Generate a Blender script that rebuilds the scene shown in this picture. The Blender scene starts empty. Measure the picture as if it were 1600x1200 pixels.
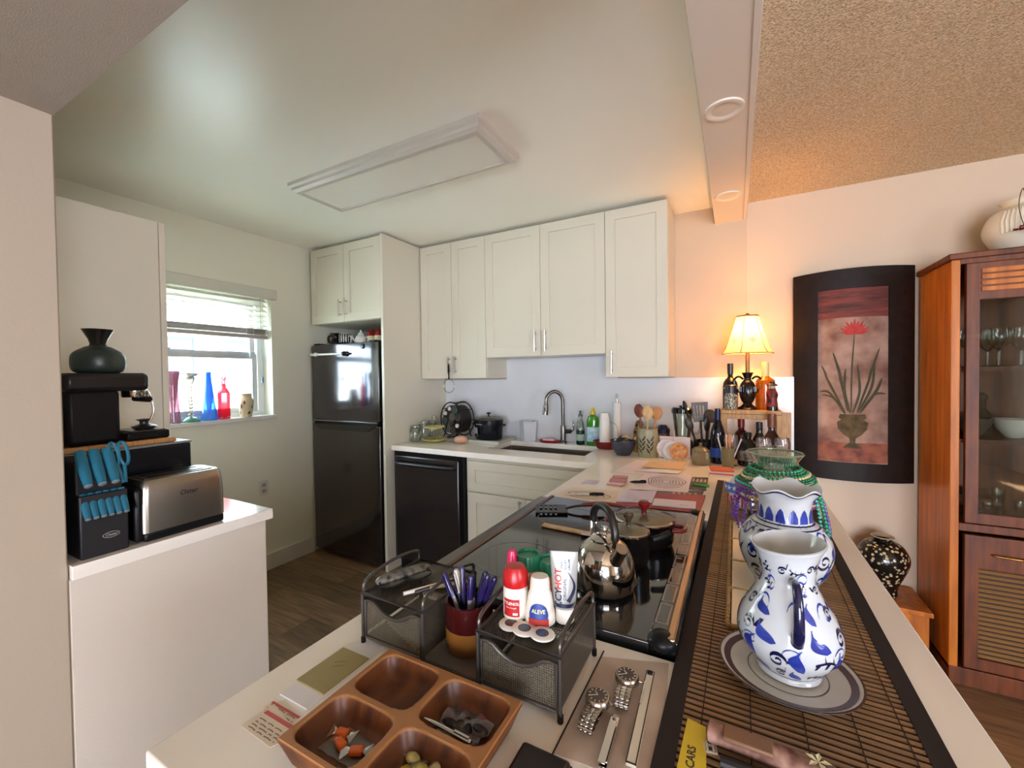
import bpy, bmesh, math, random
from mathutils import Vector, Matrix
rnd = random.Random(11)
S = bpy.context.scene
COL = S.collection
PI = math.pi

# ------------------------------------------------------------------ camera
cam = bpy.data.cameras.new('camera')
cam.sensor_width = 36.0
cam.lens = 650.5 / 1600 * 36.0
cam.clip_start = 0.02
cam_o = bpy.data.objects.new('camera', cam)
COL.objects.link(cam_o)
yaw, pitch, roll = math.radians(28.199), math.radians(-1.085), math.radians(-0.7335)
fw = Vector((-math.sin(yaw) * math.cos(pitch), math.cos(yaw) * math.cos(pitch), math.sin(pitch)))
rt = Vector((math.cos(yaw), math.sin(yaw), 0))
up = rt.cross(fw)
rt2 = rt * math.cos(roll) + up * math.sin(roll)
up2 = -rt * math.sin(roll) + up * math.cos(roll)
m = Matrix((rt2, up2, -fw)).transposed().to_4x4()
m.translation = Vector((0, 0, 1.40))
cam_o.matrix_world = m
S.camera = cam_o

# ------------------------------------------------------------------ world, sun, exposure
S.view_settings.view_transform = 'Standard'
S.view_settings.look = 'None'
S.view_settings.gamma = 1.0
S.view_settings.use_curve_mapping = False
S.view_settings.exposure = 1.12
S.cycles.use_denoising = True
S.cycles.denoiser = 'OPENIMAGEDENOISE'
S.cycles.max_bounces = 10
S.cycles.diffuse_bounces = 6
S.cycles.glossy_bounces = 4
S.cycles.transmission_bounces = 6
S.cycles.transparent_max_bounces = 12
S.cycles.caustics_reflective = False
S.cycles.caustics_refractive = False
S.cycles.sample_clamp_indirect = 6.0

world = bpy.data.worlds.new('world')
S.world = world
world.use_nodes = True
wn = world.node_tree.nodes
wl = world.node_tree.links
bg = wn['Background']
bg.inputs['Color'].default_value = (0.97, 0.965, 1.0, 1)
bg.inputs['Strength'].default_value = 11.0

sun = bpy.data.lights.new('sun', 'SUN')
sun.energy = 85.0
sun.angle = math.radians(0.6)
sun.color = (1.0, 0.95, 0.86)
sun_o = bpy.data.objects.new('sun', sun)
COL.objects.link(sun_o)
sun_o.rotation_euler = Vector((-0.25, -0.45, -0.85)).to_track_quat('-Z', 'Y').to_euler()


def portal(name, loc, direction, sx, sy):
    l = bpy.data.lights.new(name, 'AREA')
    l.shape = 'RECTANGLE'
    l.size, l.size_y = sx, sy
    l.cycles.is_portal = True
    o = bpy.data.objects.new(name, l)
    COL.objects.link(o)
    o.location = loc
    o.rotation_euler = Vector(direction).to_track_quat('-Z', 'Y').to_euler()


portal('kitchen_window_portal', (-3.17, 1.44, 1.565), (1, 0, 0), 0.90, 0.90)
portal('glass_door_portal', (1.0, -3.58, 1.05), (0, 1, 0), 2.8, 2.1)

portal('dining_window_portal', (3.57, -0.9, 1.5), (-1, 0, 0), 1.4, 1.2)


# ------------------------------------------------------------------ helpers
def lin(c):
    if isinstance(c, str):
        c = tuple(int(c[i:i + 2], 16) for i in (0, 2, 4))
    r = []
    for v in c[:3]:
        v = v / 255.0
        r.append(v / 12.92 if v <= 0.04045 else ((v + 0.055) / 1.055) ** 2.4)
    return (r[0], r[1], r[2], 1.0)


MATS = {}


def M(name, col='808080', rough=0.5, metal=0.0, noise=None, bump=None, emit=None, coat=0.0, spec=None, rand=0.0, col2=None, stretch=(1, 1, 1), detail=3.0, trans=0.0):
    """principled material; noise=(scale, amount) mixes col towards col2; bump=(scale, strength, distance); rand = per-object tint"""
    if name in MATS:
        return MATS[name]
    mt = bpy.data.materials.new(name)
    mt.use_nodes = True
    nt = mt.node_tree
    N, L = nt.nodes, nt.links
    b = N['Principled BSDF']
    b.inputs['Base Color'].default_value = lin(col)
    b.inputs['Roughness'].default_value = rough
    b.inputs['Metallic'].default_value = metal
    if coat:
        b.inputs['Coat Weight'].default_value = coat
        b.inputs['Coat Roughness'].default_value = 0.08
    if spec is not None:
        b.inputs['Specular IOR Level'].default_value = spec
    if trans:
        b.inputs['Transmission Weight'].default_value = trans
    if emit:
        b.inputs['Emission Color'].default_value = lin(emit[0])
        b.inputs['Emission Strength'].default_value = emit[1]
    tc = N.new('ShaderNodeTexCoord')
    mp = N.new('ShaderNodeMapping')
    mp.inputs['Scale'].default_value = stretch
    L.new(tc.outputs['Object'], mp.inputs['Vector'])
    last = None
    ns = N.new('ShaderNodeTexNoise')
    ns.inputs['Scale'].default_value = noise[0] if noise else 6.0
    ns.inputs['Detail'].default_value = detail
    L.new(mp.outputs['Vector'], ns.inputs['Vector'])
    rp = N.new('ShaderNodeValToRGB')
    rp.color_ramp.elements[0].position = 0.35
    rp.color_ramp.elements[1].position = 0.68
    c1 = lin(col)
    if col2:
        c2 = lin(col2)
    else:
        c2 = tuple(v * 0.90 for v in c1[:3]) + (1,)
    a = noise[1] if noise else 0.35
    rp.color_ramp.elements[0].color = c1
    rp.color_ramp.elements[1].color = tuple(c1[i] * (1 - a) + c2[i] * a for i in range(3)) + (1,)
    L.new(ns.outputs['Fac'], rp.inputs['Fac'])
    last = rp.outputs['Color']
    if rand:
        oi = N.new('ShaderNodeObjectInfo')
        hs = N.new('ShaderNodeHueSaturation')
        mr = N.new('ShaderNodeMapRange')
        mr.inputs['To Min'].default_value = 1 - rand
        mr.inputs['To Max'].default_value = 1 + rand
        L.new(oi.outputs['Random'], mr.inputs['Value'])
        L.new(mr.outputs['Result'], hs.inputs['Value'])
        L.new(last, hs.inputs['Color'])
        last = hs.outputs['Color']
    L.new(last, b.inputs['Base Color'])
    if bump:
        n2 = N.new('ShaderNodeTexNoise')
        n2.inputs['Scale'].default_value = bump[0]
        n2.inputs['Detail'].default_value = 2.0
        L.new(mp.outputs['Vector'], n2.inputs['Vector'])
        bp = N.new('ShaderNodeBump')
        bp.inputs['Strength'].default_value = bump[1]
        bp.inputs['Distance'].default_value = bump[2] if len(bump) > 2 else 0.002
        L.new(n2.outputs['Fac'], bp.inputs['Height'])
        L.new(bp.outputs['Normal'], b.inputs['Normal'])
    MATS[name] = mt
    return mt


def glass(name, tint='ffffff', refl=0.5, rough=0.03, body=None, amount=0.0):
    """thin glass: tinted see-through with a fresnel reflection; body/amount adds a cloudy diffuse share"""
    if name in MATS:
        return MATS[name]
    mt = bpy.data.materials.new(name)
    mt.use_nodes = True
    nt = mt.node_tree
    N, L = nt.nodes, nt.links
    N.remove(N['Principled BSDF'])
    out = N['Material Output']
    tr = N.new('ShaderNodeBsdfTransparent')
    tr.inputs['Color'].default_value = lin(tint)
    gl = N.new('ShaderNodeBsdfGlossy')
    gl.inputs['Roughness'].default_value = rough
    lw = N.new('ShaderNodeLayerWeight')
    lw.inputs['Blend'].default_value = 0.35
    mu = N.new('ShaderNodeMath')
    mu.operation = 'MULTIPLY_ADD'
    mu.inputs[1].default_value = refl
    mu.inputs[2].default_value = 0.04
    L.new(lw.outputs['Fresnel'], mu.inputs[0])
    mx = N.new('ShaderNodeMixShader')
    L.new(mu.outputs[0], mx.inputs[0])
    src = tr.outputs[0]
    if body:
        df = N.new('ShaderNodeBsdfDiffuse')
        df.inputs['Color'].default_value = lin(body)
        tl = N.new('ShaderNodeBsdfTranslucent')
        tl.inputs['Color'].default_value = lin(body)
        md = N.new('ShaderNodeMixShader')
        md.inputs[0].default_value = 0.5
        L.new(df.outputs[0], md.inputs[1])
        L.new(tl.outputs[0], md.inputs[2])
        m2 = N.new('ShaderNodeMixShader')
        m2.inputs[0].default_value = amount
        L.new(tr.outputs[0], m2.inputs[1])
        L.new(md.outputs[0], m2.inputs[2])
        src = m2.outputs[0]
    L.new(src, mx.inputs[1])
    L.new(gl.outputs[0], mx.inputs[2])
    L.new(mx.outputs[0], out.inputs['Surface'])
    MATS[name] = mt
    return mt


def wire_mesh(name, col='6a6458', pitch=0.0035, fill=0.62):
    """woven wire sheet: a metal grid with see-through holes"""
    if name in MATS:
        return MATS[name]
    mt = bpy.data.materials.new(name)
    mt.use_nodes = True
    nt = mt.node_tree
    N, L = nt.nodes, nt.links
    b = N['Principled BSDF']
    b.inputs['Base Color'].default_value = lin(col)
    b.inputs['Metallic'].default_value = 0.6
    b.inputs['Roughness'].default_value = 0.42
    tc = N.new('ShaderNodeTexCoord')
    sp = N.new('ShaderNodeSeparateXYZ')
    L.new(tc.outputs['Object'], sp.inputs[0])
    vals = []
    for ax in (0, 1, 2):
        d = N.new('ShaderNodeMath'); d.operation = 'DIVIDE'; d.inputs[1].default_value = pitch
        L.new(sp.outputs[ax], d.inputs[0])
        f = N.new('ShaderNodeMath'); f.operation = 'FRACT'
        L.new(d.outputs[0], f.inputs[0])
        g = N.new('ShaderNodeMath'); g.operation = 'GREATER_THAN'; g.inputs[1].default_value = fill
        L.new(f.outputs[0], g.inputs[0])
        vals.append(g)
    a1 = N.new('ShaderNodeMath'); a1.operation = 'ADD'
    L.new(vals[0].outputs[0], a1.inputs[0]); L.new(vals[1].outputs[0], a1.inputs[1])
    a2 = N.new('ShaderNodeMath'); a2.operation = 'ADD'
    L.new(a1.outputs[0], a2.inputs[0]); L.new(vals[2].outputs[0], a2.inputs[1])
    g2 = N.new('ShaderNodeMath'); g2.operation = 'LESS_THAN'; g2.inputs[1].default_value = 1.5
    L.new(a2.outputs[0], g2.inputs[0])
    L.new(g2.outputs[0], b.inputs['Alpha'])
    MATS[name] = mt
    return mt


def wood(name, c1, c2, rough=0.45, scale=8.0, stretch=(1, 12, 1), coat=0.0, rand=0.0, bump=0.0):
    return M(name, c1, rough, noise=(scale, 1.0), col2=c2, stretch=stretch, coat=coat, rand=rand, detail=6.0, bump=(scale * 3, bump, 0.001) if bump else None)


class G:
    def __init__(s):
        s.bm = bmesh.new()

    def face(s, pts):
        return s.bm.faces.new([s.bm.verts.new(p) for p in pts])

    def box(s, x0, x1, y0, y1, z0, z1, rot=None, at=None):
        v = [Vector(p) for p in ((x0, y0, z0), (x1, y0, z0), (x1, y1, z0), (x0, y1, z0), (x0, y0, z1), (x1, y0, z1), (x1, y1, z1), (x0, y1, z1))]
        if rot:
            v = [rot @ p for p in v]
        if at:
            v = [p + Vector(at) for p in v]
        q = [s.bm.verts.new(p) for p in v]
        for f in ((3, 2, 1, 0), (4, 5, 6, 7), (0, 1, 5, 4), (1, 2, 6, 5), (2, 3, 7, 6), (3, 0, 4, 7)):
            s.bm.faces.new([q[i] for i in f])
        return s

    def rings(s, rings, closed=False, cap0=True, cap1=True):
        R = [[s.bm.verts.new(p) for p in r] for r in rings]
        n = len(R[0])
        k = len(R)
        for i in range(k if closed else k - 1):
            a, b = R[i], R[(i + 1) % k]
            for j in range(n):
                s.bm.faces.new((a[j], a[(j + 1) % n], b[(j + 1) % n], b[j]))
        if not closed:
            if cap0:
                s.bm.faces.new(list(reversed(R[0])))
            if cap1:
                s.bm.faces.new(R[-1])
        return s

    def lathe(s, prof, seg=24, c=(0, 0, 0), cap0=True, cap1=True, ruffle=None, sx=1.0, sy=1.0):
        rr = []
        for (r, z) in prof:
            r = max(r, 1e-4)
            ring = []
            for j in range(seg):
                a = 2 * PI * j / seg
                dz = ruffle(a, r, z) if ruffle else 0.0
                ring.append((c[0] + r * math.cos(a) * sx, c[1] + r * math.sin(a) * sy, c[2] + z + dz))
            rr.append(ring)
        return s.rings(rr, cap0=cap0, cap1=cap1)

    def tube(s, pts, r, seg=8, closed=False, cap=True, flat=1.0):
        pts = [Vector(p) for p in pts]
        n = len(pts)
        rr = []
        prev = None
        for i, p in enumerate(pts):
            if closed:
                t = pts[(i + 1) % n] - pts[i - 1]
            else:
                t = pts[min(i + 1, n - 1)] - pts[max(i - 1, 0)]
            if t.length < 1e-9:
                t = Vector((0, 0, 1))
            t.normalize()
            if prev is None:
                a = Vector((0, 0, 1)) if abs(t.z) < 0.9 else Vector((1, 0, 0))
                u = t.cross(a).normalized()
            else:
                u = (prev - t * prev.dot(t))
                u = u.normalized() if u.length > 1e-6 else t.cross(Vector((0, 0, 1))).normalized()
            prev = u
            w = t.cross(u)
            ri = r[i] if isinstance(r, (list, tuple)) else r
            rr.append([p + (u * math.cos(2 * PI * j / seg) + w * math.sin(2 * PI * j / seg) * flat) * ri for j in range(seg)])
        return s.rings(rr, closed=closed, cap0=cap, cap1=cap)

    def cyl(s, p0, p1, r0, r1=None, seg=16):
        return s.tube([p0, p1], [r0, r0 if r1 is None else r1], seg)

    def prism(s, poly, z0, z1, f=None):
        """poly (x, y) extruded z0..z1; f maps a point"""
        f = f or (lambda p: p)
        a = [s.bm.verts.new(f(Vector((x, y, z0)))) for x, y in poly]
        b = [s.bm.verts.new(f(Vector((x, y, z1)))) for x, y in poly]
        n = len(poly)
        s.bm.faces.new(list(reversed(a)))
        s.bm.faces.new(b)
        for i in range(n):
            s.bm.faces.new((a[i], a[(i + 1) % n], b[(i + 1) % n], b[i]))
        return s

    def ball(s, c, r, sx=1, sy=1, sz=1, seg=12, rings=8):
        prof = []
        for i in range(rings + 1):
            a = -PI / 2 + PI * i / rings
            prof.append((r * math.cos(a), r * math.sin(a) * sz))
        return s.lathe(prof, seg, c, sx=sx, sy=sy)

    def frame(s, w, h, b, t, bt=None, bb=None):
        """picture-frame ring in XZ, 0..w x 0..h, front at y=0, back at y=t"""
        bt = b if bt is None else bt
        bb = b if bb is None else bb
        o = [(0, 0), (w, 0), (w, h), (0, h)]
        i = [(b, bb), (w - b, bb), (w - b, h - bt), (b, h - bt)]
        V = lambda L, y: [s.bm.verts.new((x, y, z)) for x, z in L]
        of, inf, ob, ib = V(o, 0), V(i, 0), V(o, t), V(i, t)
        for k in range(4):
            j = (k + 1) % 4
            s.bm.faces.new((of[k], of[j], inf[j], inf[k]))
            s.bm.faces.new((ob[j], ob[k], ib[k], ib[j]))
            s.bm.faces.new((of[j], of[k], ob[k], ob[j]))
            s.bm.faces.new((inf[k], inf[j], ib[j], ib[k]))
        return s

    def xf(s, mat):
        bmesh.ops.transform(s.bm, matrix=mat, verts=s.bm.verts)
        return s

    def map(s, fn):
        for v in s.bm.verts:
            v.co = fn(v.co)
        return s

    def mesh(s, name, smooth=35):
        bmesh.ops.recalc_face_normals(s.bm, faces=s.bm.faces)
        me = bpy.data.meshes.new(name)
        s.bm.to_mesh(me)
        s.bm.free()
        if smooth:
            me.shade_smooth()
            me.set_sharp_from_angle(angle=math.radians(smooth))
        return me

    def build(s, name, mat, parent=None, bevel=0.0, smooth=35, loc=None, rot=None, kind=None, label=None, seg=2):
        me = s.mesh(name, smooth)
        return mesh_obj(name, me, mat, parent, bevel, loc, rot, kind, label, seg)


def mesh_obj(name, me, mat, parent=None, bevel=0.0, loc=None, rot=None, kind=None, label=None, seg=2):
    o = bpy.data.objects.new(name, me)
    COL.objects.link(o)
    if mat is not None and not me.materials:
        me.materials.append(mat)
    if parent:
        o.parent = parent
    if loc:
        o.location = loc
    if rot:
        o.rotation_euler = rot
    if bevel:
        bv = o.modifiers.new('bevel', 'BEVEL')
        bv.width = bevel
        bv.segments = seg
        bv.limit_method = 'ANGLE'
        bv.angle_limit = math.radians(50)
    if kind:
        o['kind'] = kind
    if label:
        o['label'] = label
    return o


def thing(name, label, cat, loc=(0, 0, 0), rz=0.0, group=None, rot=None):
    o = bpy.data.objects.new(name, None)
    o.empty_display_size = 0.05
    COL.objects.link(o)
    o.location = loc
    o.rotation_euler = rot if rot else (0, 0, rz)
    o['label'] = label
    o['category'] = cat
    if group:
        o['group'] = group
    return o


def tag(o, label, cat, group=None, kind=None):
    o['label'] = label
    o['category'] = cat
    if group:
        o['group'] = group
    if kind:
        o['kind'] = kind
    return o


def struct(o):
    o['kind'] = 'structure'
    return o


def lettering(text, size, mat, parent, fn=None, bold=False, name='lettering', spacing=1.0, shear=0.0, xscale=1.0, fine=0):
    """flat lettering centred on 0,0 in XY; fn maps each (x, y) to a place on a surface"""
    cu = bpy.data.curves.new(name, 'FONT')
    cu.body = text
    cu.size = size
    cu.align_x = 'CENTER'
    cu.align_y = 'CENTER'
    cu.space_character = spacing
    cu.shear = shear
    cu.resolution_u = 2
    cu.fill_mode = 'BOTH'
    if bold:
        cu.offset = size * 0.02
    t = bpy.data.objects.new('tmp', cu)
    COL.objects.link(t)
    dg = bpy.context.evaluated_depsgraph_get()
    me = bpy.data.meshes.new_from_object(t.evaluated_get(dg))
    bpy.data.objects.remove(t)
    bpy.data.curves.remove(cu)
    for v in me.vertices:
        x, y = v.co.x * xscale, v.co.y
        v.co = Vector(fn(x, y)) if fn else Vector((x, y, 0))
    me.materials.clear()
    return mesh_obj(name, me, mat, parent)


def stroke(g, pts, ws, fn, n=None):
    """ribbon with widths ws along 2-D pts, each corner mapped by fn onto a surface"""
    P = [Vector((p[0], p[1])) for p in pts]
    L, Rr = [], []
    for i, p in enumerate(P):
        t = P[min(i + 1, len(P) - 1)] - P[max(i - 1, 0)]
        if t.length < 1e-9:
            t = Vector((1, 0))
        t.normalize()
        nn = Vector((-t.y, t.x))
        w = ws[i] if isinstance(ws, (list, tuple)) else ws
        a, b = p + nn * w / 2, p - nn * w / 2
        L.append(g.bm.verts.new(fn(a.x, a.y)))
        Rr.append(g.bm.verts.new(fn(b.x, b.y)))
    for i in range(len(P) - 1):
        g.bm.faces.new((L[i], L[i + 1], Rr[i + 1], Rr[i]))


def curl(cx, cy, r0, turns, a0, sgn=1, n=16):
    out = []
    for i in range(n + 1):
        t = i / n
        a = a0 + sgn * turns * 2 * PI * t
        r = r0 * (1 - 0.85 * t)
        out.append((cx + r * math.cos(a), cy + r * math.sin(a)))
    return out


def prof_r(prof, z):
    for (r0, z0), (r1, z1) in zip(prof, prof[1:]):
        if min(z0, z1) <= z <= max(z0, z1) and abs(z1 - z0) > 1e-7:
            return r0 + (r1 - r0) * (z - z0) / (z1 - z0)
    return prof[-1][0] if z > prof[-1][1] else prof[0][0]


def smooth_prof(prof, sub=4):
    """catmull-rom through profile points"""
    out = []
    n = len(prof)
    for i in range(n - 1):
        p0, p1, p2, p3 = prof[max(i - 1, 0)], prof[i], prof[i + 1], prof[min(i + 2, n - 1)]
        for k in range(sub):
            t = k / sub
            q = []
            for d in (0, 1):
                q.append(0.5 * (2 * p1[d] + (p2[d] - p0[d]) * t + (2 * p0[d] - 5 * p1[d] + 4 * p2[d] - p3[d]) * t * t + (3 * p1[d] - p0[d] - 3 * p2[d] + p3[d]) * t ** 3))
            out.append((max(q[0], 0.0005), q[1]))
    out.append(prof[-1])
    return out


def bez(pts, n=20):
    """catmull-rom through 3-D points"""
    P = [Vector(p) for p in pts]
    out = []
    k = len(P)
    per = max(2, n // (k - 1))
    for i in range(k - 1):
        p0, p1, p2, p3 = P[max(i - 1, 0)], P[i], P[i + 1], P[min(i + 2, k - 1)]
        for j in range(per):
            t = j / per
            out.append(0.5 * (2 * p1 + (p2 - p0) * t + (2 * p0 - 5 * p1 + 4 * p2 - p3) * t * t + (3 * p1 - p0 - 3 * p2 + p3) * t ** 3))
    out.append(P[-1])
    return out


# ------------------------------------------------------------------ shared materials
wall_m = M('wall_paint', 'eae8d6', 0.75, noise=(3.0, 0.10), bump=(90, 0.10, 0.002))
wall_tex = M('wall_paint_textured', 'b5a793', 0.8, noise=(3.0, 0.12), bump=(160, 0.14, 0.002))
ceil_m = M('ceiling_paint', 'f7f6ec', 0.33, noise=(1.5, 0.05), bump=(9, 0.06, 0.006), stretch=(0.5, 2.5, 1))
white_cab = M('white_cabinet_lacquer', 'cfc9b6', 0.22, noise=(2, 0.05))
trim_m = M('trim_paint', 'dad6cc', 0.4)
quartz = M('white_quartz', 'f4eee2', 0.14, noise=(2.2, 0.30), col2='c9bfb4', detail=8, stretch=(1, 0.6, 1))
chrome = M('brushed_nickel', 'b9b3aa', 0.28, 1.0, noise=(40, 0.2))
bright_chrome = M('chrome', 'd0ccc6', 0.10, 1.0, noise=(20, 0.1))
black_plastic = M('black_plastic', '0f0e0f', 0.4, noise=(30, 0.3), spec=0.25)
black_gloss = M('black_gloss', '0b0b0d', 0.10, noise=(10, 0.3), coat=0.5)
black_steel = M('black_stainless', '5a5658', 0.2, 0.9, noise=(60, 0.3), stretch=(1, 1, 12))
clear = glass('clear_glass', 'f2f7f4', 0.8)
pane_m = glass('window_pane', 'f6f9ff', 0.3)
# ================================================================== STRUCTURE
WY = 2.91          # kitchen back wall plane
CZ = 2.437          # kitchen ceiling


def slab(xs, ys, keep, z0, z1, f=None):
    """flat plate of grid cells; keep(xc, yc) tells which cells are filled"""
    g = G()
    f = f or (lambda p: p)
    nx, ny = len(xs) - 1, len(ys) - 1
    K = [[keep((xs[i] + xs[i + 1]) / 2, (ys[j] + ys[j + 1]) / 2) for j in range(ny)] for i in range(nx)]
    vt, vb = {}, {}

    def V(d, i, j, z):
        if (i, j) not in d:
            d[(i, j)] = g.bm.verts.new(f(Vector((xs[i], ys[j], z))))
        return d[(i, j)]
    for i in range(nx):
        for j in range(ny):
            if not K[i][j]:
                continue
            c = ((i, j), (i + 1, j), (i + 1, j + 1), (i, j + 1))
            g.bm.faces.new([V(vt, a, b, z1) for a, b in c])
            g.bm.faces.new([V(vb, a, b, z0) for a, b in reversed(c)])
            for (di, dj, e) in ((0, -1, (0, 1)), (1, 0, (1, 2)), (0, 1, (2, 3)), (-1, 0, (3, 0))):
                ii, jj = i + di, j + dj
                if 0 <= ii < nx and 0 <= jj < ny and K[ii][jj]:
                    continue
                a, b = c[e[0]], c[e[1]]
                g.bm.faces.new((V(vb, *a, z0), V(vb, *b, z0), V(vt, *b, z1), V(vt, *a, z1)))
    return g


floor_m = M('vinyl_plank', '8d7050', 0.42, noise=(5, 1.0), col2='604a34', stretch=(0.8, 9, 1), detail=7, rand=0.30, bump=(30, 0.06, 0.001))
floor = struct(G().box(-3.2, 3.5, -3.7, 3.0, -0.1, -0.006).build('floor', floor_m))
plank_mesh = G().box(0, 1.218, 0, 0.178, -0.006, 0.0).mesh('plank', 0)
half_mesh = G().box(0, 0.618, 0, 0.178, -0.006, 0.0).mesh('plank', 0)
for r in range(15):
    y = 0.30 + r * 0.18
    if y > 2.85:
        break
    off = (r * 0.47) % 1.22
    x = -3.03 - off
    while x < 3.4:
        if x + 1.22 > -3.03 and not (-0.6 < x and x + 1.22 < 0.25):
            mesh_obj('plank', plank_mesh, floor_m, floor, loc=(x if x > -3.1 else x, y, 0))
        x += 1.22

# left wall with the window opening
wl_o = struct(slab([-3.7, 1.0, 1.887, 3.06], [0, 1.125, 2.0, 2.6], lambda a, b: not (1.0 < a < 1.887 and 1.125 < b < 2.0), 0, 0.15,
                   lambda p: Vector((-3.03 - p.z, p.x, p.y))).build('wall_left', wall_m))
wall_back = struct(G().box(-3.18, 0.065, WY, WY + 0.15, 0, 2.6).build('wall_back', M('wall_paint_kitchen', 'c6b297', 0.6, noise=(3, 0.1), bump=(90, 0.08, 0.002))))
wall_back_dining = struct(G().box(0.065, 3.5, WY + 0.018, WY + 0.17, 0, 2.6).build('wall_back_dining', M('wall_paint_dining', 'd3bfa6', 0.8, noise=(3, 0.12), bump=(160, 0.14, 0.002))))
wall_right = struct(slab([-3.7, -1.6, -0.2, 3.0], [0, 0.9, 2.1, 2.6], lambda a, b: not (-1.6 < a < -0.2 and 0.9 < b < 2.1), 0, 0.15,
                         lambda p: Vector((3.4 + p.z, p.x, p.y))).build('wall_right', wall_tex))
w2 = struct(G().frame(1.4, 1.2, 0.05, 0.05).xf(Matrix.Rotation(PI / 2, 4, 'Z')).build('window_2', trim_m, loc=(3.50, -1.6, 0.9)))
for k in range(2):
    G().box(-0.03, -0.026, 0.05 + k * 0.66, 0.69 + k * 0.66, 0.05, 1.15).build('pane', pane_m, w2)
G().box(-0.045, -0.01, 0.685, 0.715, 0.05, 1.15).build('mullion', trim_m, w2)
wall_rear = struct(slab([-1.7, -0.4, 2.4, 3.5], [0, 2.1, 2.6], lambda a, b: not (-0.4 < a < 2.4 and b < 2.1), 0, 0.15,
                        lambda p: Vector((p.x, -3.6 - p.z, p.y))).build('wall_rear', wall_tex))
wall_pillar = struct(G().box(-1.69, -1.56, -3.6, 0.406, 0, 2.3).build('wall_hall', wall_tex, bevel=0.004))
wall_nook = struct(G().box(-3.1, -1.69, 0.25, 0.405, 0, 2.5).build('wall_nook', wall_m))
wall_half = struct(G().box(-1.69, -1.562, 0.406, 0.935, 0, 0.872).build('wall_half', M('half_wall_paint', 'd6ccbd', 0.8, noise=(3, 0.12), bump=(160, 0.14, 0.002)), bevel=0.004))

struct(G().box(-3.18, -0.11, 0.35, 3.06, CZ, CZ + 0.1).build('ceiling', ceil_m))
popcorn = M('popcorn_ceiling', 'f0dab6', 0.95, noise=(150, 0.8), col2='b89468', bump=(210, 1.0, 0.010))  # darker speckle in the colour paints the shade of the ceiling's pits
struct(G().box(0.05, 3.5, -3.7, 3.06, CZ - 0.006, CZ + 0.1).build('ceiling_dining', popcorn))
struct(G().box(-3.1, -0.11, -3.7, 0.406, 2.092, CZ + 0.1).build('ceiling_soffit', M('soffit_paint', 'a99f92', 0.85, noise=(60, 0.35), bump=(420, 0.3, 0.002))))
beam = struct(G().box(-0.11, 0.065, -3.6, WY + 0.01, 2.33, CZ + 0.05).build('beam', M('beam_paint', 'd9cfc2', 0.55, noise=(2, 0.1)), bevel=0.003))
struct(G().box(0.0, 0.0025, -1.0, 2.9, -0.0015, 0.0015).build('seam', M('beam_seam', 'a89c8c', 0.8), beam, loc=(0.043, 0, 2.3295)))

# baseboards
struct(G().box(-3.03, -3.014, 0.41, 2.2, 0, 0.12).build('baseboard_left', trim_m, bevel=0.003))
struct(G().box(0.32, 0.84, WY + 0.004, WY + 0.018, 0, 0.11).build('baseboard_back', trim_m, bevel=0.003))
# trim round the opening of the glass doors
gd = struct(G().frame(2.8, 2.1, 0.06, 0.08).build('door_1', trim_m, loc=(-0.4, -3.69, 0)))
for k in range(3):
    G().frame(0.93, 2.02, 0.05, 0.04).build('sash', M('door_aluminium', 'c9c7c2', 0.4, 0.5), gd, loc=(0.03 + k * 0.91, 0.02 + 0.0 * k, 0.04))
    G().box(0.05, 0.88, 0.018, 0.022, 0.05, 1.97).build('pane', pane_m, gd, loc=(0.03 + k * 0.91, 0.02, 0.04))

# ------------------------------------------------------------------ window
win = struct(G().frame(0.887, 0.875, 0.05, 0.05).xf(Matrix.Rotation(PI / 2, 4, 'Z')).build('window_1', M('window_aluminium', 'd6d9dc', 0.4, 0.2, noise=(10, 0.1)), loc=(-3.13, 1.0, 1.125)))
# local axes of window_1: frame runs along +y, depth towards -x
kp_m = glass('kitchen_pane', 'dfeef4', 0.3)  # blue tint added to the glass to cool the incoming daylight
alu = M('sash_aluminium', 'b9bbc0', 0.38, 0.35, noise=(10, 0.1))
G().frame(0.80, 0.42, 0.035, 0.024).xf(Matrix.Rotation(PI / 2, 4, 'Z')).build('lower_sash', alu, win, loc=(0.004, 0.03, 0.04))
G().frame(0.80, 0.40, 0.035, 0.024).xf(Matrix.Rotation(PI / 2, 4, 'Z')).build('upper_sash', alu, win, loc=(-0.022, 0.03, 0.44))
G().box(-0.012, -0.008, 0.06, 0.80, 0.07, 0.43).build('pane', kp_m, win)
G().box(-0.038, -0.034, 0.06, 0.80, 0.47, 0.81).build('pane', kp_m, win)
G().box(0.002, 0.018, 0.25, 0.29, 0.465, 0.485).build('latch', alu, win, bevel=0.002)
G().box(0.002, 0.022, 0.775, 0.81, 0.435, 0.475).build('latch', alu, win, bevel=0.002)
struct(G().box(-3.15, -3.005, 0.99, 1.90, 1.108, 1.136).build('window_sill', M('marble_sill', 'e4e1dc', 0.25, noise=(8, 0.25)), bevel=0.003))

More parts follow.
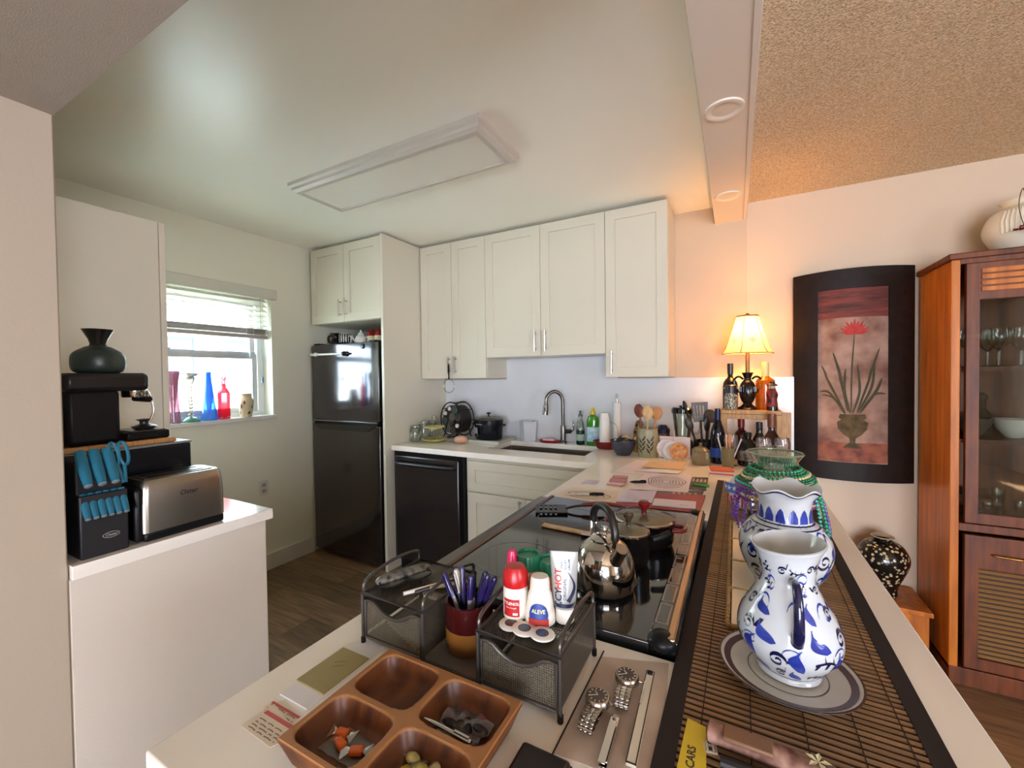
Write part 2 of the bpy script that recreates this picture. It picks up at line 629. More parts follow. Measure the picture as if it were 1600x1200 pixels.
blind_m = M('blind_white', 'f1eee4', 0.5, noise=(3, 0.05))
bl = thing('window_blind', 'white slatted blind half raised over the kitchen window', 'blind', (-3.03, 1.0, 1.70))
G().box(-0.004, 0.03, -0.02, 0.918, 0.285, 0.358).build('valance', M('valance_white', 'd8d5c8', 0.5), bl, bevel=0.004)
slat_me = G().box(-0.024, 0.024, 0.012, 0.872, -0.0015, 0.0015).mesh('slat', 0)
for k in range(6):
    mesh_obj('slat', slat_me, blind_m, bl, loc=(-0.045, 0, 0.098 + k * 0.036), rot=(0, math.radians(32), 0))
stack_m = M('stacked_slat', 'a89a90', 0.5)  # darker copy of the white slats; shade within the stack is painted in
for k in range(7):
    sm_ = slat_me.copy(); sm_.materials.clear()
    mesh_obj('stacked_slat', sm_, stack_m, bl, loc=(-0.045, 0, 0.028 + k * 0.0062), rot=(0, math.radians(2 - k % 3), 0))
G().box(-0.07, -0.018, 0.012, 0.872, -0.005, 0.022).build('bottom_rail', M('blind_rail', 'b8aca4', 0.5), bl, bevel=0.003)
for yy in (0.14, 0.72, 0.77):
    G().tube([(-0.02, yy, 0.0), (-0.02, yy, 0.30)], 0.0012, 6).build('ladder_cord', blind_m, bl)
G().tube([(-0.015, 0.815, 0.29), (-0.012, 0.818, 0.0), (-0.012, 0.82, -0.28)], 0.0014, 6).build('lift_cord', M('cord_grey', '8d9aa0', 0.7), bl)
G().lathe([(0.003, 0), (0.008, 0.01), (0.008, 0.035), (0.003, 0.05)], 10).build('tassel', M('tassel_blue', '5b7f95', 0.5), bl, loc=(-0.012, 0.82, -0.33))

# outdoors beyond the window
struct(G().box(-30, -3.2, -25, 25, -0.25, -0.15).build('ground_outside', M('pale_paving', 'e8e6dc', 0.9, noise=(2, 0.2))))
bd = thing('neighbour_building', 'sunlit pale building seen through the kitchen window', 'building', (-10.0, 4.2, -0.15))
G().box(-3, 0, -6, 8, 0, 3.6).build('facade', M('pale_stucco', 'c2beb4', 0.9, noise=(2, 0.1)), bd)
for (yy, zz) in ((-1.6, 1.5), (-0.4, 1.5), (0.9, 1.5), (2.4, 1.5)):
    w_ = G().frame(0.8, 1.0, 0.06, 0.05).xf(Matrix.Rotation(PI / 2, 4, 'Z')).build('window', M('far_window_frame', '7d858c', 0.6), bd, loc=(0.05, yy, zz))
    G().box(-0.03, -0.02, 0.05, 0.75, 0.05, 0.95).build('pane', M('far_window_glass', '2c343e', 0.2), w_)

# wall outlet under the window
ol = thing('wall_outlet', 'small white outlet plate low on the window wall', 'outlet', (-3.03, 1.80, 0.61))
G().box(0, 0.006, -0.035, 0.035, -0.055, 0.055).build('plate', trim_m, ol, bevel=0.002)
for zz in (-0.022, 0.022):
    G().box(0.005, 0.012, -0.014, 0.014, zz - 0.013, zz + 0.013).build('socket', M('socket_grey', 'a8a39a', 0.5), ol, bevel=0.003)

# ------------------------------------------------------------------ ceiling fittings
cl = thing('ceiling_light', 'long white framed ceiling light fixture over the kitchen', 'ceiling light', (-1.485, 1.578, CZ))
fr = G()
prev = None
steps = [(0.60, 0.175, 0.0), (0.60, 0.175, -0.018), (0.588, 0.163, -0.026), (0.588, 0.163, -0.040), (0.572, 0.147, -0.050), (0.552, 0.127, -0.050), (0.548, 0.123, -0.040)]
fr.rings([[(-a, -b, z), (a, -b, z), (a, b, z), (-a, b, z)] for a, b, z in steps], cap0=True, cap1=True)
fr.build('frame', M('fixture_white', 'c6c1b6', 0.4, noise=(4, 0.1)), cl, smooth=0)
G().box(-0.548, 0.548, -0.123, 0.123, -0.045, -0.041).build('diffuser', M('diffuser_acrylic', 'e6e3d8', 0.35), cl)
for n_, (yy, lab) in enumerate(((1.665, 'round recessed downlight in the beam, the one closer to the camera'), (2.48, 'round recessed downlight in the beam close to the back wall'))):
    dl = thing('recessed_downlight', lab, 'downlight', (-0.032, yy, 2.33), group='downlights in the beam')
    G().lathe([(0.064, 0.0), (0.063, -0.006), (0.050, -0.007), (0.040, -0.002)], 32, cap0=False, cap1=False).build('trim_ring', M('downlight_white', 'e0d8cb', 0.4), dl)
    G().lathe([(0.0005, -0.0035), (0.041, -0.0025)], 32, cap0=False, cap1=False).build('lens', M('downlight_lens', 'd9cfc0', 0.5), dl)

# ================================================================== CABINETS
def bar_pull(parent, x, z, yf, length=0.13, vertical=True):
    g = G()
    if vertical:
        g.tube([(0, -0.028, -length / 2), (0, -0.028, length / 2)], 0.0055, 10)
        posts = [(0, -length * 0.36), (0, length * 0.36)]
    else:
        g.tube([(-length / 2, -0.028, 0), (length / 2, -0.028, 0)], 0.0055, 10)
        posts = [(-length * 0.36, 0), (length * 0.36, 0)]
    for px, pz in posts:
        g.tube([(px, 0.0, pz), (px, -0.028, pz)], 0.0042, 8)
    return g.build('handle', chrome, parent, loc=(x, yf, z))


def shaker(parent, x0, x1, z0, z1, yf, handle=None, t=0.02, b=0.062, name='door'):
    """door with recessed panel, front at yf, local coordinates of parent"""
    gap = 0.0015
    w, h = x1 - x0 - 2 * gap, z1 - z0 - 2 * gap
    d = G().frame(w, h, b, t).build(name, white_cab, parent, bevel=0.0012, loc=(x0 + gap, yf, z0 + gap), smooth=0)
    G().box(b - 0.004, w - b + 0.004, 0.009, t - 0.002, b - 0.004, h - b + 0.004).build('panel', white_cab, d, smooth=0)
    if handle:
        bar_pull(d, handle[0] - x0 - gap, handle[1] - z0 - gap, 0.0, handle[2], handle[3])
    return d


def carcass(parent, x0, x1, y0, y1, z0, z1):
    return G().box(x0, x1, y0, y1, z0, z1).build('body', white_cab, parent, bevel=0.001, smooth=0)


dark_gap = M('cabinet_gap', '3b362f', 0.8)
# over the refrigerator
c1 = thing('wall_cabinet', 'short white two-door cabinet above the refrigerator', 'cabinet', (-2.985, 2.19, 1.828))
carcass(c1, 0, 0.755, 0.021, 0.70, 0, 0.588)
shaker(c1, 0, 0.3775, 0, 0.588, 0, (0.345, 0.105, 0.13, True))
shaker(c1, 0.3775, 0.755, 0, 0.588, 0, (0.41, 0.105, 0.13, True))
sp = tag(G().box(-2.226, -2.203, 2.185, 2.905, 0, 2.425).build('side_panel', white_cab, None, bevel=0.0015, smooth=0), 'tall white side panel between refrigerator and dishwasher', 'cabinet panel')

c2 = thing('wall_cabinet', 'tall white two-door wall cabinet in the corner by the side panel', 'cabinet', (-2.195, 2.58, 1.387))
carcass(c2, 0, 0.60, 0.021, 0.325, 0, 1.032)
shaker(c2, 0, 0.30, 0, 1.032, 0, (0.275, 0.10, 0.13, True))
shaker(c2, 0.30, 0.60, 0, 1.032, 0, (0.335, 0.10, 0.13, True))
c3 = thing('wall_cabinet', 'shorter white two-door wall cabinet above the sink', 'cabinet', (-1.595, 2.58, 1.535))
carcass(c3, 0.001, 0.879, 0.021, 0.325, 0, 0.884)
shaker(c3, 0, 0.437, 0, 0.884, 0, (0.402, 0.10, 0.14, True))
shaker(c3, 0.437, 0.88, 0, 0.884, 0, (0.478, 0.10, 0.14, True))
c4 = thing('wall_cabinet', 'tall white single-door wall cabinet lit warm on its right end', 'cabinet', (-0.715, 2.58, 1.385))
carcass(c4, 0.001, 0.37, 0.021, 0.325, 0, 1.034)
shaker(c4, 0, 0.37, 0, 1.034, 0, (0.042, 0.095, 0.14, True))

# pantry on the window wall and the ledge in front of it
pant_m = M('pantry_melamine', 'f6f0e0', 0.4, noise=(2, 0.05))
pn = thing('pantry_cabinet', 'tall plain white pantry cabinet beside the window', 'cabinet', (-2.385, 0.41, 0))
G().box(-0.64, -0.021, 0.0, 0.57, 0.0, 2.145).build('body', pant_m, pn, bevel=0.001, smooth=0)
G().box(-0.02, 0.0, 0.004, 0.542, 0.1, 2.143).build('door', pant_m, pn, bevel=0.0015, smooth=0)
G().box(-0.02, -0.002, 0.546, 0.57, 0.1, 2.143).build('filler', pant_m, pn, bevel=0.0015, smooth=0)
lb = thing('base_cabinet', 'white base unit carrying the ledge by the hall wall', 'cabinet', (-2.36, 0.41, 0))
G().box(0, 0.665, 0.0, 0.525, 0.0, 0.872).build('body', white_cab, lb, bevel=0.002, smooth=0)
lt = tag(G().box(-2.38, -1.545, 0.409, 0.952, 0.873, 0.910).build('ledge_worktop', quartz, None, bevel=0.002), 'white quartz ledge top carrying the toaster', 'worktop')

# ------------------------------------------------------------------ sink run and peninsula
CT = 0.91
xs = [-2.20, -1.50, -0.81, -0.69, -0.075, 0.30]
ys = [0.245, 0.745, 1.52, 2.235, 2.43, 2.775, 2.888]


def keep(x, y):
    if y < 2.235 and x < -0.69:
        return False
    if -1.50 < x < -0.81 and 2.43 < y < 2.775:
        return False
    if x < -0.075 and 0.745 < y < 1.52:
        return False
    return True


ct = tag(slab(xs, ys, keep, CT - 0.036, CT).build('worktop', quartz, None, bevel=0.003), 'white L-shaped quartz worktop of sink run and peninsula', 'worktop')
bs = tag(slab([-2.20, -1.595, -0.715, 0.30], [CT, 1.376, 1.534], lambda a, b: b < 1.376 or -1.595 < a < -0.715, 0.0, 0.020, lambda p: Vector((p.x, WY - 0.001 - p.z, p.y))).build('backsplash', M('backsplash_quartz', 'd2d6da', 0.30, noise=(2.5, 0.35), col2='bfbab4', detail=8), None, bevel=0.001), 'pale marbled quartz backsplash behind the sink', 'backsplash', kind='structure')

dw = thing('dishwasher', 'black stainless dishwasher under the worktop beside the side panel', 'dishwasher', (-2.185, 2.255, 0))
G().box(0.004, 0.606, 0.03, 0.62, 0.10, 0.868).build('body', black_plastic, dw)
G().box(0.0, 0.61, -0.004, 0.03, 0.09, 0.872).build('surround', black_plastic, dw, bevel=0.002)
G().box(0.028, 0.585, -0.03, -0.003, 0.11, 0.845).build('door', black_steel, dw, bevel=0.008)
G().tube(bez([(0.06, -0.028, 0.795), (0.075, -0.060, 0.797), (0.20, -0.066, 0.797), (0.42, -0.066, 0.797), (0.535, -0.060, 0.797), (0.55, -0.028, 0.795)], 30), 0.013, 10).build('handle', M('dark_steel_handle', '4a494c', 0.25, 0.9), dw)
G().box(0.01, 0.60, 0.04, 0.06, 0.0, 0.10).build('toe_kick', black_plastic, dw)

sb = thing('base_cabinet', 'white sink base cabinet with false drawer front and two doors', 'cabinet', (-1.572, 2.26, 0))
carcass(sb, 0.002, 0.90, 0.021, 0.62, 0.10, 0.62)
for (a, b_, c_, d_, e_, f_) in ((0.002, 0.90, 0.021, 0.10, 0.62, 0.872), (0.002, 0.05, 0.10, 0.62, 0.62, 0.872), (0.84, 0.90, 0.10, 0.62, 0.62, 0.872)):
    G().box(a, b_, c_, d_, e_, f_).build('rail', white_cab, sb, smooth=0)
G().box(0.01, 0.90, 0.05, 0.07, 0.0, 0.10).build('toe_kick', white_cab, sb)
shaker(sb, 0.02, 0.865, 0.655, 0.85, 0, None, b=0.055, name='drawer')
shaker(sb, 0.02, 0.443, 0.12, 0.645, 0, (0.41, 0.58, 0.11, True))
shaker(sb, 0.443, 0.865, 0.12, 0.645, 0, (0.478, 0.58, 0.11, True))

pb = thing('base_cabinet', 'white peninsula base cabinet between the range and the sink run', 'cabinet', (-0.665, 1.525, 0))
carcass(pb, 0.0, 0.60, 0.0, 0.715, 0.0, 0.872)
pb2 = thing('base_cabinet', 'white base cabinet under the near end of the peninsula', 'cabinet', (-0.655, 0.27, 0))
carcass(pb2, 0.0, 0.60, 0.0, 0.47, 0.0, 0.872)
kw = struct(G().box(-0.045, 0.03, 0.27, 2.905, 0.0, 0.872).build('wall_knee', wall_tex))

sk = thing('undermount_sink', 'stainless undermount sink in front of the tap', 'sink', (-1.155, 2.6025, CT - 0.036))
gs = G()
gs.rings([[(-a, -b, z), (a, -b, z), (a, b, z), (-a, b, z)] for a, b, z in ((0.355, 0.185, -0.001), (0.345, 0.1725, -0.001), (0.335, 0.165, -0.20), (0.03, 0.03, -0.208))], cap0=False, cap1=True)
gs.build('basin', M('sink_steel', '8d857a', 0.30, 0.9, noise=(30, 0.2)), sk, bevel=0.006)
G().lathe([(0.045, 0.0), (0.045, 0.006), (0.03, 0.004), (0.0005, 0.002)], 20).build('drain', bright_chrome, sk, loc=(0.0, 0.0, -0.208))
tap_m = M('gunmetal_steel', '6f6963', 0.25, 1.0, noise=(40, 0.2))
fc = thing('kitchen_tap', 'tall brushed gooseneck tap with pull-down spray head', 'tap', (-1.10, 2.825, CT))
G().lathe([(0.027, 0), (0.027, 0.012), (0.021, 0.02), (0.019, 0.12), (0.017, 0.13)], 20).build('base', tap_m, fc)
nd = Vector((-0.80, -0.60, 0))
pts = [Vector((0, 0, 0.12)), Vector((0, 0, 0.26))]
for k in range(13):
    a = PI - PI * k / 12 * 1.03
    pts.append(Vector((0, 0, 0.30)) + nd * (0.062 + 0.062 * math.cos(a)) + Vector((0, 0, 0.075 * math.sin(a))))
G().tube(pts, 0.0125, 12).build('spout', tap_m, fc)
e0 = pts[-1]
G().tube([e0, e0 + Vector((0, 0, -0.03)) + nd * 0.002, e0 + Vector((0, 0, -0.085)) + nd * 0.008], [0.014, 0.018, 0.021], 14).build('spray_head', tap_m, fc)
G().box(-0.004, 0.004, -0.0215, -0.018, -0.03, 0.0).build('button', black_plastic, fc, loc=(e0.x, e0.y, e0.z - 0.03))
G().tube([(0.015, 0, 0.085), (0.062, 0, 0.088)], 0.016, 14).build('lever_hub', tap_m, fc)
G().tube(bez([(0.058, 0, 0.088), (0.078, 0, 0.105), (0.080, 0, 0.14), (0.070, 0, 0.165)], 12), [0.008] * 5 + [0.007] * 4 + [0.005] * 4, 8).build('lever', tap_m, fc)

# ================================================================== REFRIGERATOR
fg = thing('refrigerator', 'dark stainless top-freezer refrigerator beside the window wall', 'refrigerator', (-2.985, 2.18, 0))
G().box(0.01, 0.725, 0.065, 0.68, 0.03, 1.655).build('body', M('fridge_side', '1b191a', 0.4), fg, bevel=0.004)
fridge_m = M('fridge_door_steel', '666264', 0.12, 0.95, noise=(50, 0.25), stretch=(1, 1, 14))


def fdoor(z0, z1, name):
    g = G()
    n = 14
    rr = []
    for i in range(n + 1):
        x = 0.0 + 0.73 * i / n
        e = 1 - abs(2 * i / n - 1) ** 6
        yb = 0.004 - 0.012 * e
        rr.append([(x, yb, z0), (x, yb, z1), (x, 0.06, z1), (x, 0.06, z0)])
    g.rings(rr)
    return g.build(name, fridge_m, fg, bevel=0.004)


fdoor(1.078, 1.662, 'freezer_door')
fdoor(0.045, 1.046, 'fridge_door')
G().prism([(0.03, 1.047), (0.70, 1.047), (0.62, 1.005), (0.11, 1.005)], 0.0, 0.012).xf(Matrix(((1, 0, 0, 0), (0, 0, -1, 0), (0, 1, 0, 0), (0, 0, 0, 1)))).build('handle_recess', black_gloss, fg, loc=(0, -0.004, 0))
G().box(0.02, 0.71, 0.0, 0.05, 1.047, 1.077).build('gap_strip', black_plastic, fg)
G().box(0.02, 0.715, -0.010, 0.012, 1.066, 1.078).build('handle_lip', M('fridge_lip', '8d8a8c', 0.25, 0.9), fg, bevel=0.003)
for xx in (0.06, 0.67):
    G().box(xx - 0.03, xx + 0.03, 0.0, 0.08, 1.662, 1.675).build('hinge_cap', black_plastic, fg, bevel=0.004)
for xx in (0.05, 0.68):
    for yy in (0.10, 0.62):
        G().cyl((xx, yy, 0), (xx, yy, 0.032), 0.018).build('foot', black_plastic, fg)
rd = thing('magnetic_rod', 'slim white rod held across the freezer door', 'rod', (-2.96, 2.158, 1.588))
G().tube([(0.0, 0, 0.0), (0.03, 0, 0), (0.37, 0, -0.004)], [0.011, 0.009, 0.007], 10).build('rod', M('rod_white', 'e8e6e0', 0.4), rd)
G().lathe([(0.010, 0), (0.016, 0.004), (0.016, 0.02), (0.010, 0.024)], 12).xf(Matrix.Rotation(PI / 2, 4, 'Y')).build('clip', M('rod_white', 'e8e6e0', 0.4), rd, loc=(0.045, 0, 0))
G().tube([(0.36, 0, -0.004), (0.372, 0, -0.004), (0.385, 0, -0.004), (0.40, 0, -0.004), (0.425, 0, -0.004)], [0.010, 0.019, 0.019, 0.008, 0.006], 12).build('finial', M('finial_bronze', '1c1712', 0.4, 0.5), rd)
for xx in (0.045, 0.37):
    G().cyl((xx, 0.004, 0), (xx, 0.016, 0), 0.012).build('magnet', black_plastic, rd)
mgt = tag(G().lathe([(0.018, 0), (0.018, 0.007), (0.014, 0.010)], 16).xf(Matrix.Rotation(PI / 2, 4, 'X')).build('fridge_magnet', black_gloss, None, loc=(-2.40, 2.172, 1.632)), 'small round black magnet near the top of the freezer door', 'magnet')
# ================================================================== RANGE
rg = thing('electric_range', 'black slide-in range with glass cooktop set into the peninsula', 'range', (-0.70, 0.75, 0))
# local: x 0 (front, towards the kitchen) .. 0.61 (back, towards the bar), y 0 .. 0.765
G().box(0.03, 0.61, 0.003, 0.762, 0.05, 0.895).build('body', black_plastic, rg, bevel=0.002)
G().box(-0.01, 0.03, 0.01, 0.755, 0.16, 0.74).build('oven_door', black_steel, rg, bevel=0.006)
G().tube([(-0.012, 0.06, 0.69), (-0.06, 0.08, 0.69), (-0.06, 0.685, 0.69), (-0.012, 0.705, 0.69)], 0.011, 10).build('oven_handle', chrome, rg)
G().prism([(-0.02, 0.76), (0.03, 0.76), (0.10, 0.922), (0.012, 0.918), (-0.012, 0.90)], 0.003, 0.762, lambda p: Vector((p.x, p.z, p.y))).build('control_panel', M('range_bronze_steel', '74695c', 0.30, 0.75, noise=(40, 0.2)), rg, bevel=0.003)
for yy in (0.10, 0.20, 0.56, 0.66):
    k_ = G().tube([(-0.014, yy, 0.86), (-0.040, yy, 0.868)], [0.019, 0.016], 16).build('knob', chrome, rg)
G().box(0.062, 0.565, 0.004, 0.760, 0.896, 0.926).build('glass_top', M('ceramic_glass', '17191a', 0.06, noise=(3, 0.3), coat=0.4), rg, bevel=0.003)
G().box(0.058, 0.072, 0.003, 0.762, 0.90, 0.929).build('front_trim', M('range_trim', '5a3f38', 0.3, 0.7), rg, bevel=0.002)
ring_m = M('burner_print', '6f6f6c', 0.3)
for (bx, by, br) in ((0.20, 0.20, 0.105), (0.20, 0.56, 0.095), (0.42, 0.20, 0.08), (0.42, 0.56, 0.105)):
    G().lathe([(br, 0), (br + 0.0025, 0)], 48, cap0=False, cap1=False).build('burner_ring', ring_m, rg, loc=(bx, by, 0.9264))
# rear vent rail with slots and bright bar
G().box(0.563, 0.612, 0.003, 0.764, 0.896, 0.938).build('vent_rail', black_gloss, rg, bevel=0.004)
G().box(0.593, 0.608, 0.0, 0.764, 0.936, 0.944).build('vent_bar', M('vent_bar_gold', 'b79a78', 0.22, 0.9), rg, bevel=0.003)
slot = G().frame(0.024, 0.074, 0.0035, 0.003).xf(Matrix.Rotation(-PI / 2, 4, 'X')).mesh('vent_slot', 0)
for k in range(8):
    mesh_obj('vent_slot', slot, M('slot_edge', '8a8580', 0.3, 0.8), rg, loc=(0.566, 0.05 + k * 0.084, 0.9385))
for yy in (0.012, 0.752):
    G().ball((0, 0, 0), 0.026, sz=0.65, seg=14, rings=8).build('end_cap', black_plastic, rg, loc=(0.586, yy, 0.930))

GZ = 0.9268   # glass surface
# ------------------------------------------------------------------ kettle
steel_polish = M('polished_steel', 'c8c2ba', 0.09, 1.0, noise=(6, 0.15))
kt = thing('kettle', 'polished steel whistling kettle with black arched handle on the range', 'kettle', (-0.258, 0.908, GZ), math.radians(-48))
kt.scale = (0.86, 0.86, 0.86)
kp = smooth_prof([(0.060, 0.0), (0.072, 0.004), (0.077, 0.03), (0.074, 0.07), (0.060, 0.105), (0.040, 0.122), (0.034, 0.124)], 4)
G().lathe(kp, 40).build('body', steel_polish, kt)
G().lathe([(0.036, 0.0), (0.036, 0.004), (0.025, 0.011), (0.008, 0.014), (0.006, 0.02), (0.010, 0.027), (0.009, 0.033), (0.0005, 0.035)], 28).build('lid', steel_polish, kt, loc=(0, 0, 0.124))
G().tube(bez([(0.050, 0, 0.085), (0.075, 0, 0.112), (0.092, 0, 0.135)], 8), [0.020, 0.0185, 0.017, 0.016, 0.015, 0.0145, 0.014, 0.014, 0.014][:9], 14).build('spout', steel_polish, kt)
hp = bez([(0.050, 0, 0.118), (0.058, 0, 0.160), (0.030, 0, 0.205), (-0.025, 0, 0.205), (-0.060, 0, 0.180), (-0.066, 0, 0.150)], 30)
G().tube(hp, [0.005] * 4 + [0.010] * (len(hp) - 4), 12).build('handle', M('handle_black', '1a1512', 0.35), kt)
for s_ in (-1, 1):
    G().tube([(-0.058, s_ * 0.010, 0.098), (-0.064, s_ * 0.006, 0.152)], 0.0045, 8).build('handle_bracket', steel_polish, kt)
G().tube([(0.044, 0, 0.112), (0.050, 0, 0.125)], 0.009, 10).build('handle_socket', steel_polish, kt)

# ------------------------------------------------------------------ pots
pot_m = M('dark_pot_enamel', '15110f', 0.22, 0.3, noise=(12, 0.3))


def pot(name, label, loc, r, h, knob_m, knob_s=1.0, hang=0.0):
    t = thing(name, label, 'pot', loc, hang)
    G().lathe([(r * 0.86, 0), (r * 0.94, 0.006), (r, 0.02), (r * 1.01, h - 0.004), (r * 1.04, h), (r * 1.0, h), (r * 0.97, h - 0.004), (r * 0.93, 0.01), (0.001, 0.008)], 40, cap0=True, cap1=False).build('body', pot_m, t)
    G().lathe([(r * 1.035, 0.0), (r * 1.04, 0.004), (r * 0.98, 0.007)], 40, cap0=False, cap1=False).build('lid_rim', bright_chrome, t, loc=(0, 0, h))
    G().lathe([(r * 0.99, 0.006), (r * 0.7, 0.011), (r * 0.35, 0.014), (0.001, 0.015)], 40, cap0=False, cap1=False).build('lid_glass', glass('pot_lid_glass', 'f0e4c8', 0.7, body='d8c49a', amount=0.4), t, loc=(0, 0, h))
    k_ = knob_s
    G().lathe([(0.010 * k_, 0), (0.008 * k_, 0.008), (0.012 * k_, 0.016), (0.020 * k_, 0.024), (0.021 * k_, 0.030), (0.014 * k_, 0.036), (0.001, 0.038)], 20).build('lid_knob', knob_m, t, loc=(0, 0, h + 0.014))
    return t


maroon = M('maroon_plastic', '6d1216', 0.30, noise=(20, 0.2))
p1 = pot('saucepan', 'wide dark pot with glass lid and maroon knob on the rear burner', (-0.228, 1.205, GZ), 0.080, 0.066, maroon, 0.8)
for s_ in (-1, 1):
    G().tube(bez([(s_ * 0.078, -0.02, 0.050), (s_ * 0.104, -0.015, 0.052), (s_ * 0.104, 0.015, 0.052), (s_ * 0.078, 0.02, 0.050)], 12), 0.006, 8).build('side_handle', maroon, p1)
p2 = pot('saucepan', 'small dark saucepan with beige glass lid behind the kettle', (-0.238, 1.055, GZ), 0.050, 0.078, M('bronze_knob', '6a5a48', 0.25, 0.7), 0.6)
G().tube([(0.055, 0.012, 0.062), (0.075, 0.03, 0.066), (0.09, 0.055, 0.070)], 0.008, 8).build('pan_handle', black_plastic, p2)

# spatula and spoon on the cooktop
st = thing('slotted_turner', 'black slotted turner with maroon handle lying on the cooktop', 'utensil', (-0.565, 1.345, GZ), math.radians(24))
gt = slab([-0.06, -0.045, -0.037, -0.028, -0.020, -0.011, -0.003, 0.006, 0.014, 0.023, 0.05], [-0.045, -0.030, 0.030, 0.045],
          lambda x, y: not (abs(y) < 0.03 and any(a < x < b for a, b in ((-0.045, -0.037), (-0.028, -0.020), (-0.011, -0.003), (0.006, 0.014)))), 0.004, 0.008)
gt.build('head', M('nylon_black', '1d1a1a', 0.35), st, bevel=0.001)
G().tube(bez([(0.045, 0, 0.008), (0.075, 0, 0.016), (0.11, 0, 0.020)], 8), [0.008] * 9, 8, flat=0.5).build('neck', M('nylon_black', '1d1a1a', 0.35), st)
G().tube(bez([(0.10, 0, 0.020), (0.17, 0, 0.026), (0.25, 0, 0.016)], 12), [0.008, 0.010, 0.011, 0.011, 0.011, 0.011, 0.011, 0.010, 0.010, 0.010, 0.009, 0.008, 0.006], 10, flat=0.7).build('grip', maroon, st)
ks = tag(G().prism([(-0.10, -0.012), (0.07, -0.010), (0.11, -0.004), (0.11, 0.006), (0.07, 0.012), (-0.10, 0.012)], 0.0, 0.007).build('wooden_paddle', wood('pale_wood', 'd9bd95', 'b98f66', 0.5, 14, (2, 14, 1)), None, bevel=0.002, loc=(-0.435, 1.185, GZ + 0.0005), rot=(0, 0, math.radians(-4))), 'flat pale wooden paddle lying across the cooktop', 'utensil')
ks2 = tag(G().tube([(0, 0, 0.006), (0.09, 0.01, 0.006)], [0.005, 0.006], 8).build('cutlery_handle', bright_chrome, None, loc=(-0.40, 1.165, GZ)), 'thin steel cutlery handle beside the wooden paddle', 'cutlery')

# ================================================================== DINING SIDE
# framed flower picture, bowed towards the room
pic = thing('wall_picture', 'dark bowed-frame painting of a potted red flower', 'picture', (0.560, WY + 0.015, 1.38))
HW, HH = 0.262, 0.568


def bow(p):
    t = p.x / HW
    return Vector((p.x, p.y - 0.050 * (1 - t * t), p.z + (0.010 * (1 - t * t)) * (1 if p.z > 0 else -0.6)))


xsf = [-HW + 2 * HW * i / 24 for i in range(25)]
frame_m = M('espresso_frame', '140a06', 0.5, noise=(25, 0.4), col2='2a180a', spec=0.2)
ix = 0.152
xcut = sorted(set([round(x, 5) for x in xsf] + [-ix, ix]))
fg_ = slab(xcut, [-HH, -0.47, 0.462, HH], lambda x, y: not (abs(x) < ix and -0.47 < y < 0.462), 0.0, 0.026, lambda p: bow(Vector((p.x, -0.004 - p.z, p.y))))
fg_.build('frame', frame_m, pic, smooth=30)
cx = [-ix + 2 * ix * i / 12 for i in range(13)]
canvas_m = M('aged_canvas', 'a88a78', 0.8, noise=(9, 1.0), col2='6d4a3c', detail=8)
slab(cx, [-0.47, 0.305], lambda x, y: True, 0.0, 0.008, lambda p: bow(Vector((p.x, -0.010 - p.z, p.y)))).build('canvas', canvas_m, pic)
slab(cx, [0.305, 0.462], lambda x, y: True, 0.0, 0.009, lambda p: bow(Vector((p.x, -0.010 - p.z, p.y)))).build('red_band', M('oxblood_band', '7a352a', 0.7, noise=(7, 1.0), col2='3c1612', stretch=(1, 1, 6), detail=8), pic)
slab(cx, [-0.465, -0.36], lambda x, y: True, 0.0, 0.0092, lambda p: bow(Vector((p.x, -0.010 - p.z, p.y)))).build('lower_band', M('rust_band', '9a5a40', 0.7, noise=(14, 1.0), col2='5a2418', detail=8), pic)
pmap = lambda x, z: bow(Vector((x, -0.0205, z)))
pl = G()
leafs = [((-0.005, -0.20), (-0.004, 0.0), (0.008, 0.222), 0.010), ((-0.02, -0.19), (-0.05, -0.02), (-0.085, 0.12), 0.018), ((-0.03, -0.20), (-0.09, -0.06), (-0.135, 0.05), 0.016),
         ((0.02, -0.19), (0.07, -0.02), (0.115, 0.14), 0.016), ((0.02, -0.2), (0.08, -0.06), (0.095, 0.07), 0.018), ((0.03, -0.2), (0.10, -0.08), (0.125, -0.01), 0.02),
         ((0.03, -0.2), (0.09, -0.10), (0.142, -0.095), 0.018), ((-0.03, -0.2), (-0.10, -0.09), (-0.142, -0.085), 0.016), ((-0.03, -0.21), (-0.08, -0.12), (-0.135, -0.10), 0.014), ((-0.01, -0.2), (-0.035, -0.08), (-0.03, 0.03), 0.02), ((0.0, -0.2), (0.03, -0.08), (0.02, 0.05), 0.016)]
for a, b_, c_, w_ in leafs:
    P_ = bez([(a[0], a[1], 0), (b_[0], b_[1], 0), (c_[0], c_[1], 0)], 14)
    n = len(P_)
    stroke(pl, [(p.x, p.y) for p in P_], [w_ * (0.35 + 1.3 * math.sin(PI * i / (n - 1)) ** 0.7) * 0.42 if i < n - 1 else 0.001 for i in range(n)], pmap)
pl.build('painted_leaves', M('painted_leaf', '4a4426', 0.8, noise=(30, 0.6), col2='2c2a18'), pic, smooth=0)
fl = G()
for k in range(11):
    a = math.radians(8 + k * 16.4)
    L_ = 0.068 + 0.012 * (k % 2)
    stroke(fl, [(0.008, 0.215), (0.008 + L_ * 0.5 * math.cos(a), 0.215 + L_ * 0.5 * math.sin(a)), (0.008 + L_ * 0.85 * math.cos(a), 0.218 + L_ * 0.95 * math.sin(a))], [0.010, 0.018, 0.003], lambda x, z: bow(Vector((x, -0.0212, z))))
fl.build('painted_flower', M('painted_red', 'b3322a', 0.7, noise=(40, 0.5), col2='7a1814'), pic, smooth=0)
ur = G()
urn = [(0.055, -0.205), (0.060, -0.225), (0.048, -0.235), (0.068, -0.25), (0.062, -0.285), (0.040, -0.315), (0.014, -0.335), (0.012, -0.36), (0.035, -0.378), (0.042, -0.39)]
